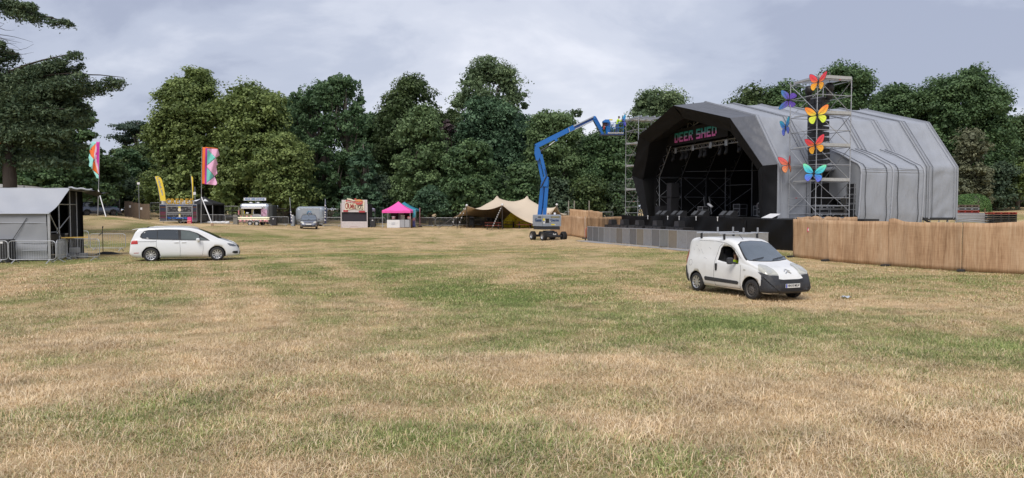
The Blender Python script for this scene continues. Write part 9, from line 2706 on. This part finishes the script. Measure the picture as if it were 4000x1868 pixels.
 for (px, Yv, mat, rz, lab) in ((1925, 79.3, M_tt, .05, 'red brown picnic table nearest the front guy rope'), (2050, 80.5, M_tt, -.08, 'red brown picnic table at the low right corner of the tent'), (1985, 82.8, M_td, .1, 'dark picnic table before the yellow backdrop'), (1870, 83.5, M_td, -.1, 'dark picnic table under the left half of the tent'), (2075, 84.5, M_td, 0, 'dark picnic table behind the red one at the right')):
  table(mat, lab, G(px, Yv), rz)
 s = thing('chair_stack', 'stack of dark chairs under the left tent corner', 'chairs', G(1842, 81.5))
 for k in range(5): mb = MB(); mb.box((0, 0, .35 + k * .14), (.5, .5, .06), bevel=.02); mb.box((0, .22, .55 + k * .14), (.5, .05, .35), bevel=.02); mb.build('stacked_chair', M_black, s)
 mb = MB()
 for sx in (-1, 1):
  for sy in (-1, 1): mb.tube((sx * .22, sy * .22, 0), (sx * .2, sy * .2, .4), .02, 5)
 mb.build('legs', M_black, s)['kind'] = 'stuff'
 s = thing('bench_top', 'dark low bench left of the chair stack', 'bench', G(1812, 80.2)); mb = MB(); mb.box((0, 0, .40), (.9, .35, .05)); mb.build('seat', M_td, s)
 for sx in (-1, 1): mb = MB(); mb.box((sx * .35, 0, .19), (.06, .3, .38)); mb.build('leg', M_td, s)
def build_misc():
 Y = 62; b = W(3780, 872, Y)
 M_orange = M('rusty red steel', (.30, .03, .02), .5, 0, .3, 5)
 def rack(label, px0, px1, pyt, pyb, Y, mats, n, name='pallet_stack', cat='pallets'):
  p = W(px0, pyb, Y); q = W(px1, pyt, Y); t = thing(name, label, cat, ((p.x + q.x) / 2, Y, p.z)); wd = q.x - p.x; H = q.z - p.z; h = H / n
  for k in range(n):
   mb = MB(); z = h * k; m_ = mats[k % len(mats)]
   for sx in np.linspace(-.5, .5, 4): mb.box((sx * (wd - .12), 0, z + h * .4), (.12, 1.0, h * .7))
   mb.box((0, -.45, z + h * .85), (wd, .12, h * .22)); mb.box((0, .0, z + h * .85), (wd, .3, h * .2)); mb.box((0, -.45, z + h * .1), (wd, .10, h * .15)); mb.build('pallet', m_, t)
  return t
 rack('stack of dark stage pallets with a red one on top at the right edge', 3862, 3957, 829, 872, 60, [M_black, M_black, M_black, M_black, M_orange], 5)
 rack('red and grey steel stillage pile behind the stage end', 3728, 3812, 800, 833, 64, [M_orange, M_galvd, M('brown frame', (.16, .12, .09), .7)], 3)
 t = thing('tube_stack', 'long stack of silver scaffold tubes at the right behind the reed fence', 'scaffold tubes', W(3790, 872, 61)); O = Vector(t.location)
 for k in range(11):
  y_ = 833 + k * 3.4; a = W(3725 + (k * 7) % 11, y_, 61.0 - .05 * k) - O; c = W(3850 + (k * 13) % 9, y_ + 1.0, 61.0 - .05 * k) - O; mb = MB(); mb.tube(a, c, .035, 5); mb.build('tube', M_galv if k % 3 else M_galvd, t)
 for k, (y0, y1, x1) in enumerate(((853, 866, 3898), (858, 873, 3870))):
  a = W(3722, y0, 60) - O; c = W(x1, y1, 60) - O; mb = MB(); mb.tube(a, c, .035, 5); mb.build('tube', M_alu, t)
 t = thing('water_tank', 'pale caged water tank under the stage end scaffold', 'tank', G(3668, 57, 0)); mb = MB(); mb.box((0, 0, .6), (1.1, 1.0, 1.0), bevel=.08); mb.build('tank', M('pale tank plastic', (.42, .48, .50), .4), t)
 mb = MB()
 for x in np.linspace(-.56, .56, 5): mb.tube((x, -.52, .05), (x, -.52, 1.15), .012, 4)
 for z in (.2, .5, .8, 1.12): mb.tube((-.56, -.52, z), (.56, -.52, z), .012, 4)
 mb.build('cage', M_galv, t)
 t = thing('timber_post', 'short dark post on the pale grass behind the tube stack', 'post', W(3847, 831, 66)); mb = MB(); mb.tube((0, 0, 0), (0, 0, .38), .05, 6); mb.build('post', M_brown, t)
 f = G(331, 83.5)
 w = thing('person', 'person in an orange top bending behind the parked estate car', 'person', f)
 figure(w, [('pelvis', (0, 0, .85), (.15, .12)), ('belly', (.10, 0, 1.0), (.14, .12)), ('chest', (.32, 0, 1.12), (.15, .13)), ('neck0', (.46, 0, 1.15), .06), ('neck1', (.52, 0, 1.16), .052), ('headc', (.62, 0, 1.18), .092), ('crown', (.66, 0, 1.22), .08),
   ('hipR', (0, -.10, .80), .095), ('knR', (.08, -.12, .44), .065), ('anR', (-.02, -.12, .09), .045), ('toR', (.14, -.12, .04), .04), ('hipL', (0, .10, .80), .095), ('knL', (.06, .13, .44), .065), ('anL', (-.06, .13, .09), .045), ('toL', (.10, .13, .04), .04),
   ('shR', (.34, -.17, 1.14), .066), ('elR', (.40, -.22, .88), .046), ('wrR', (.52, -.18, .66), .034), ('haR', (.55, -.16, .60), .036), ('shL', (.34, .17, 1.14), .066), ('elL', (.42, .20, .88), .046), ('wrL', (.55, .14, .68), .034), ('haL', (.58, .13, .62), .036)],
  [(0, 1), (1, 2), (2, 3), (3, 4), (4, 5), (5, 6), (0, 7), (7, 8), (8, 9), (9, 10), (0, 11), (11, 12), (12, 13), (13, 14), (2, 15), (15, 16), (16, 17), (17, 18), (2, 19), (19, 20), (20, 21), (21, 22)],
  M_skin, top=M('orange jacket', (.80, .12, .03), .6), top_z=(.86, 1.6), legs=M_navy, legs_z=(.08, .86))
build_van()
build_minivan()
build_small_cars()
build_stage()
build_towers()
build_lift()
build_fences()
build_left_tent()
build_stretch_tent()
build_stalls()
build_flags()
build_misc()
build_trees()
build_grass()
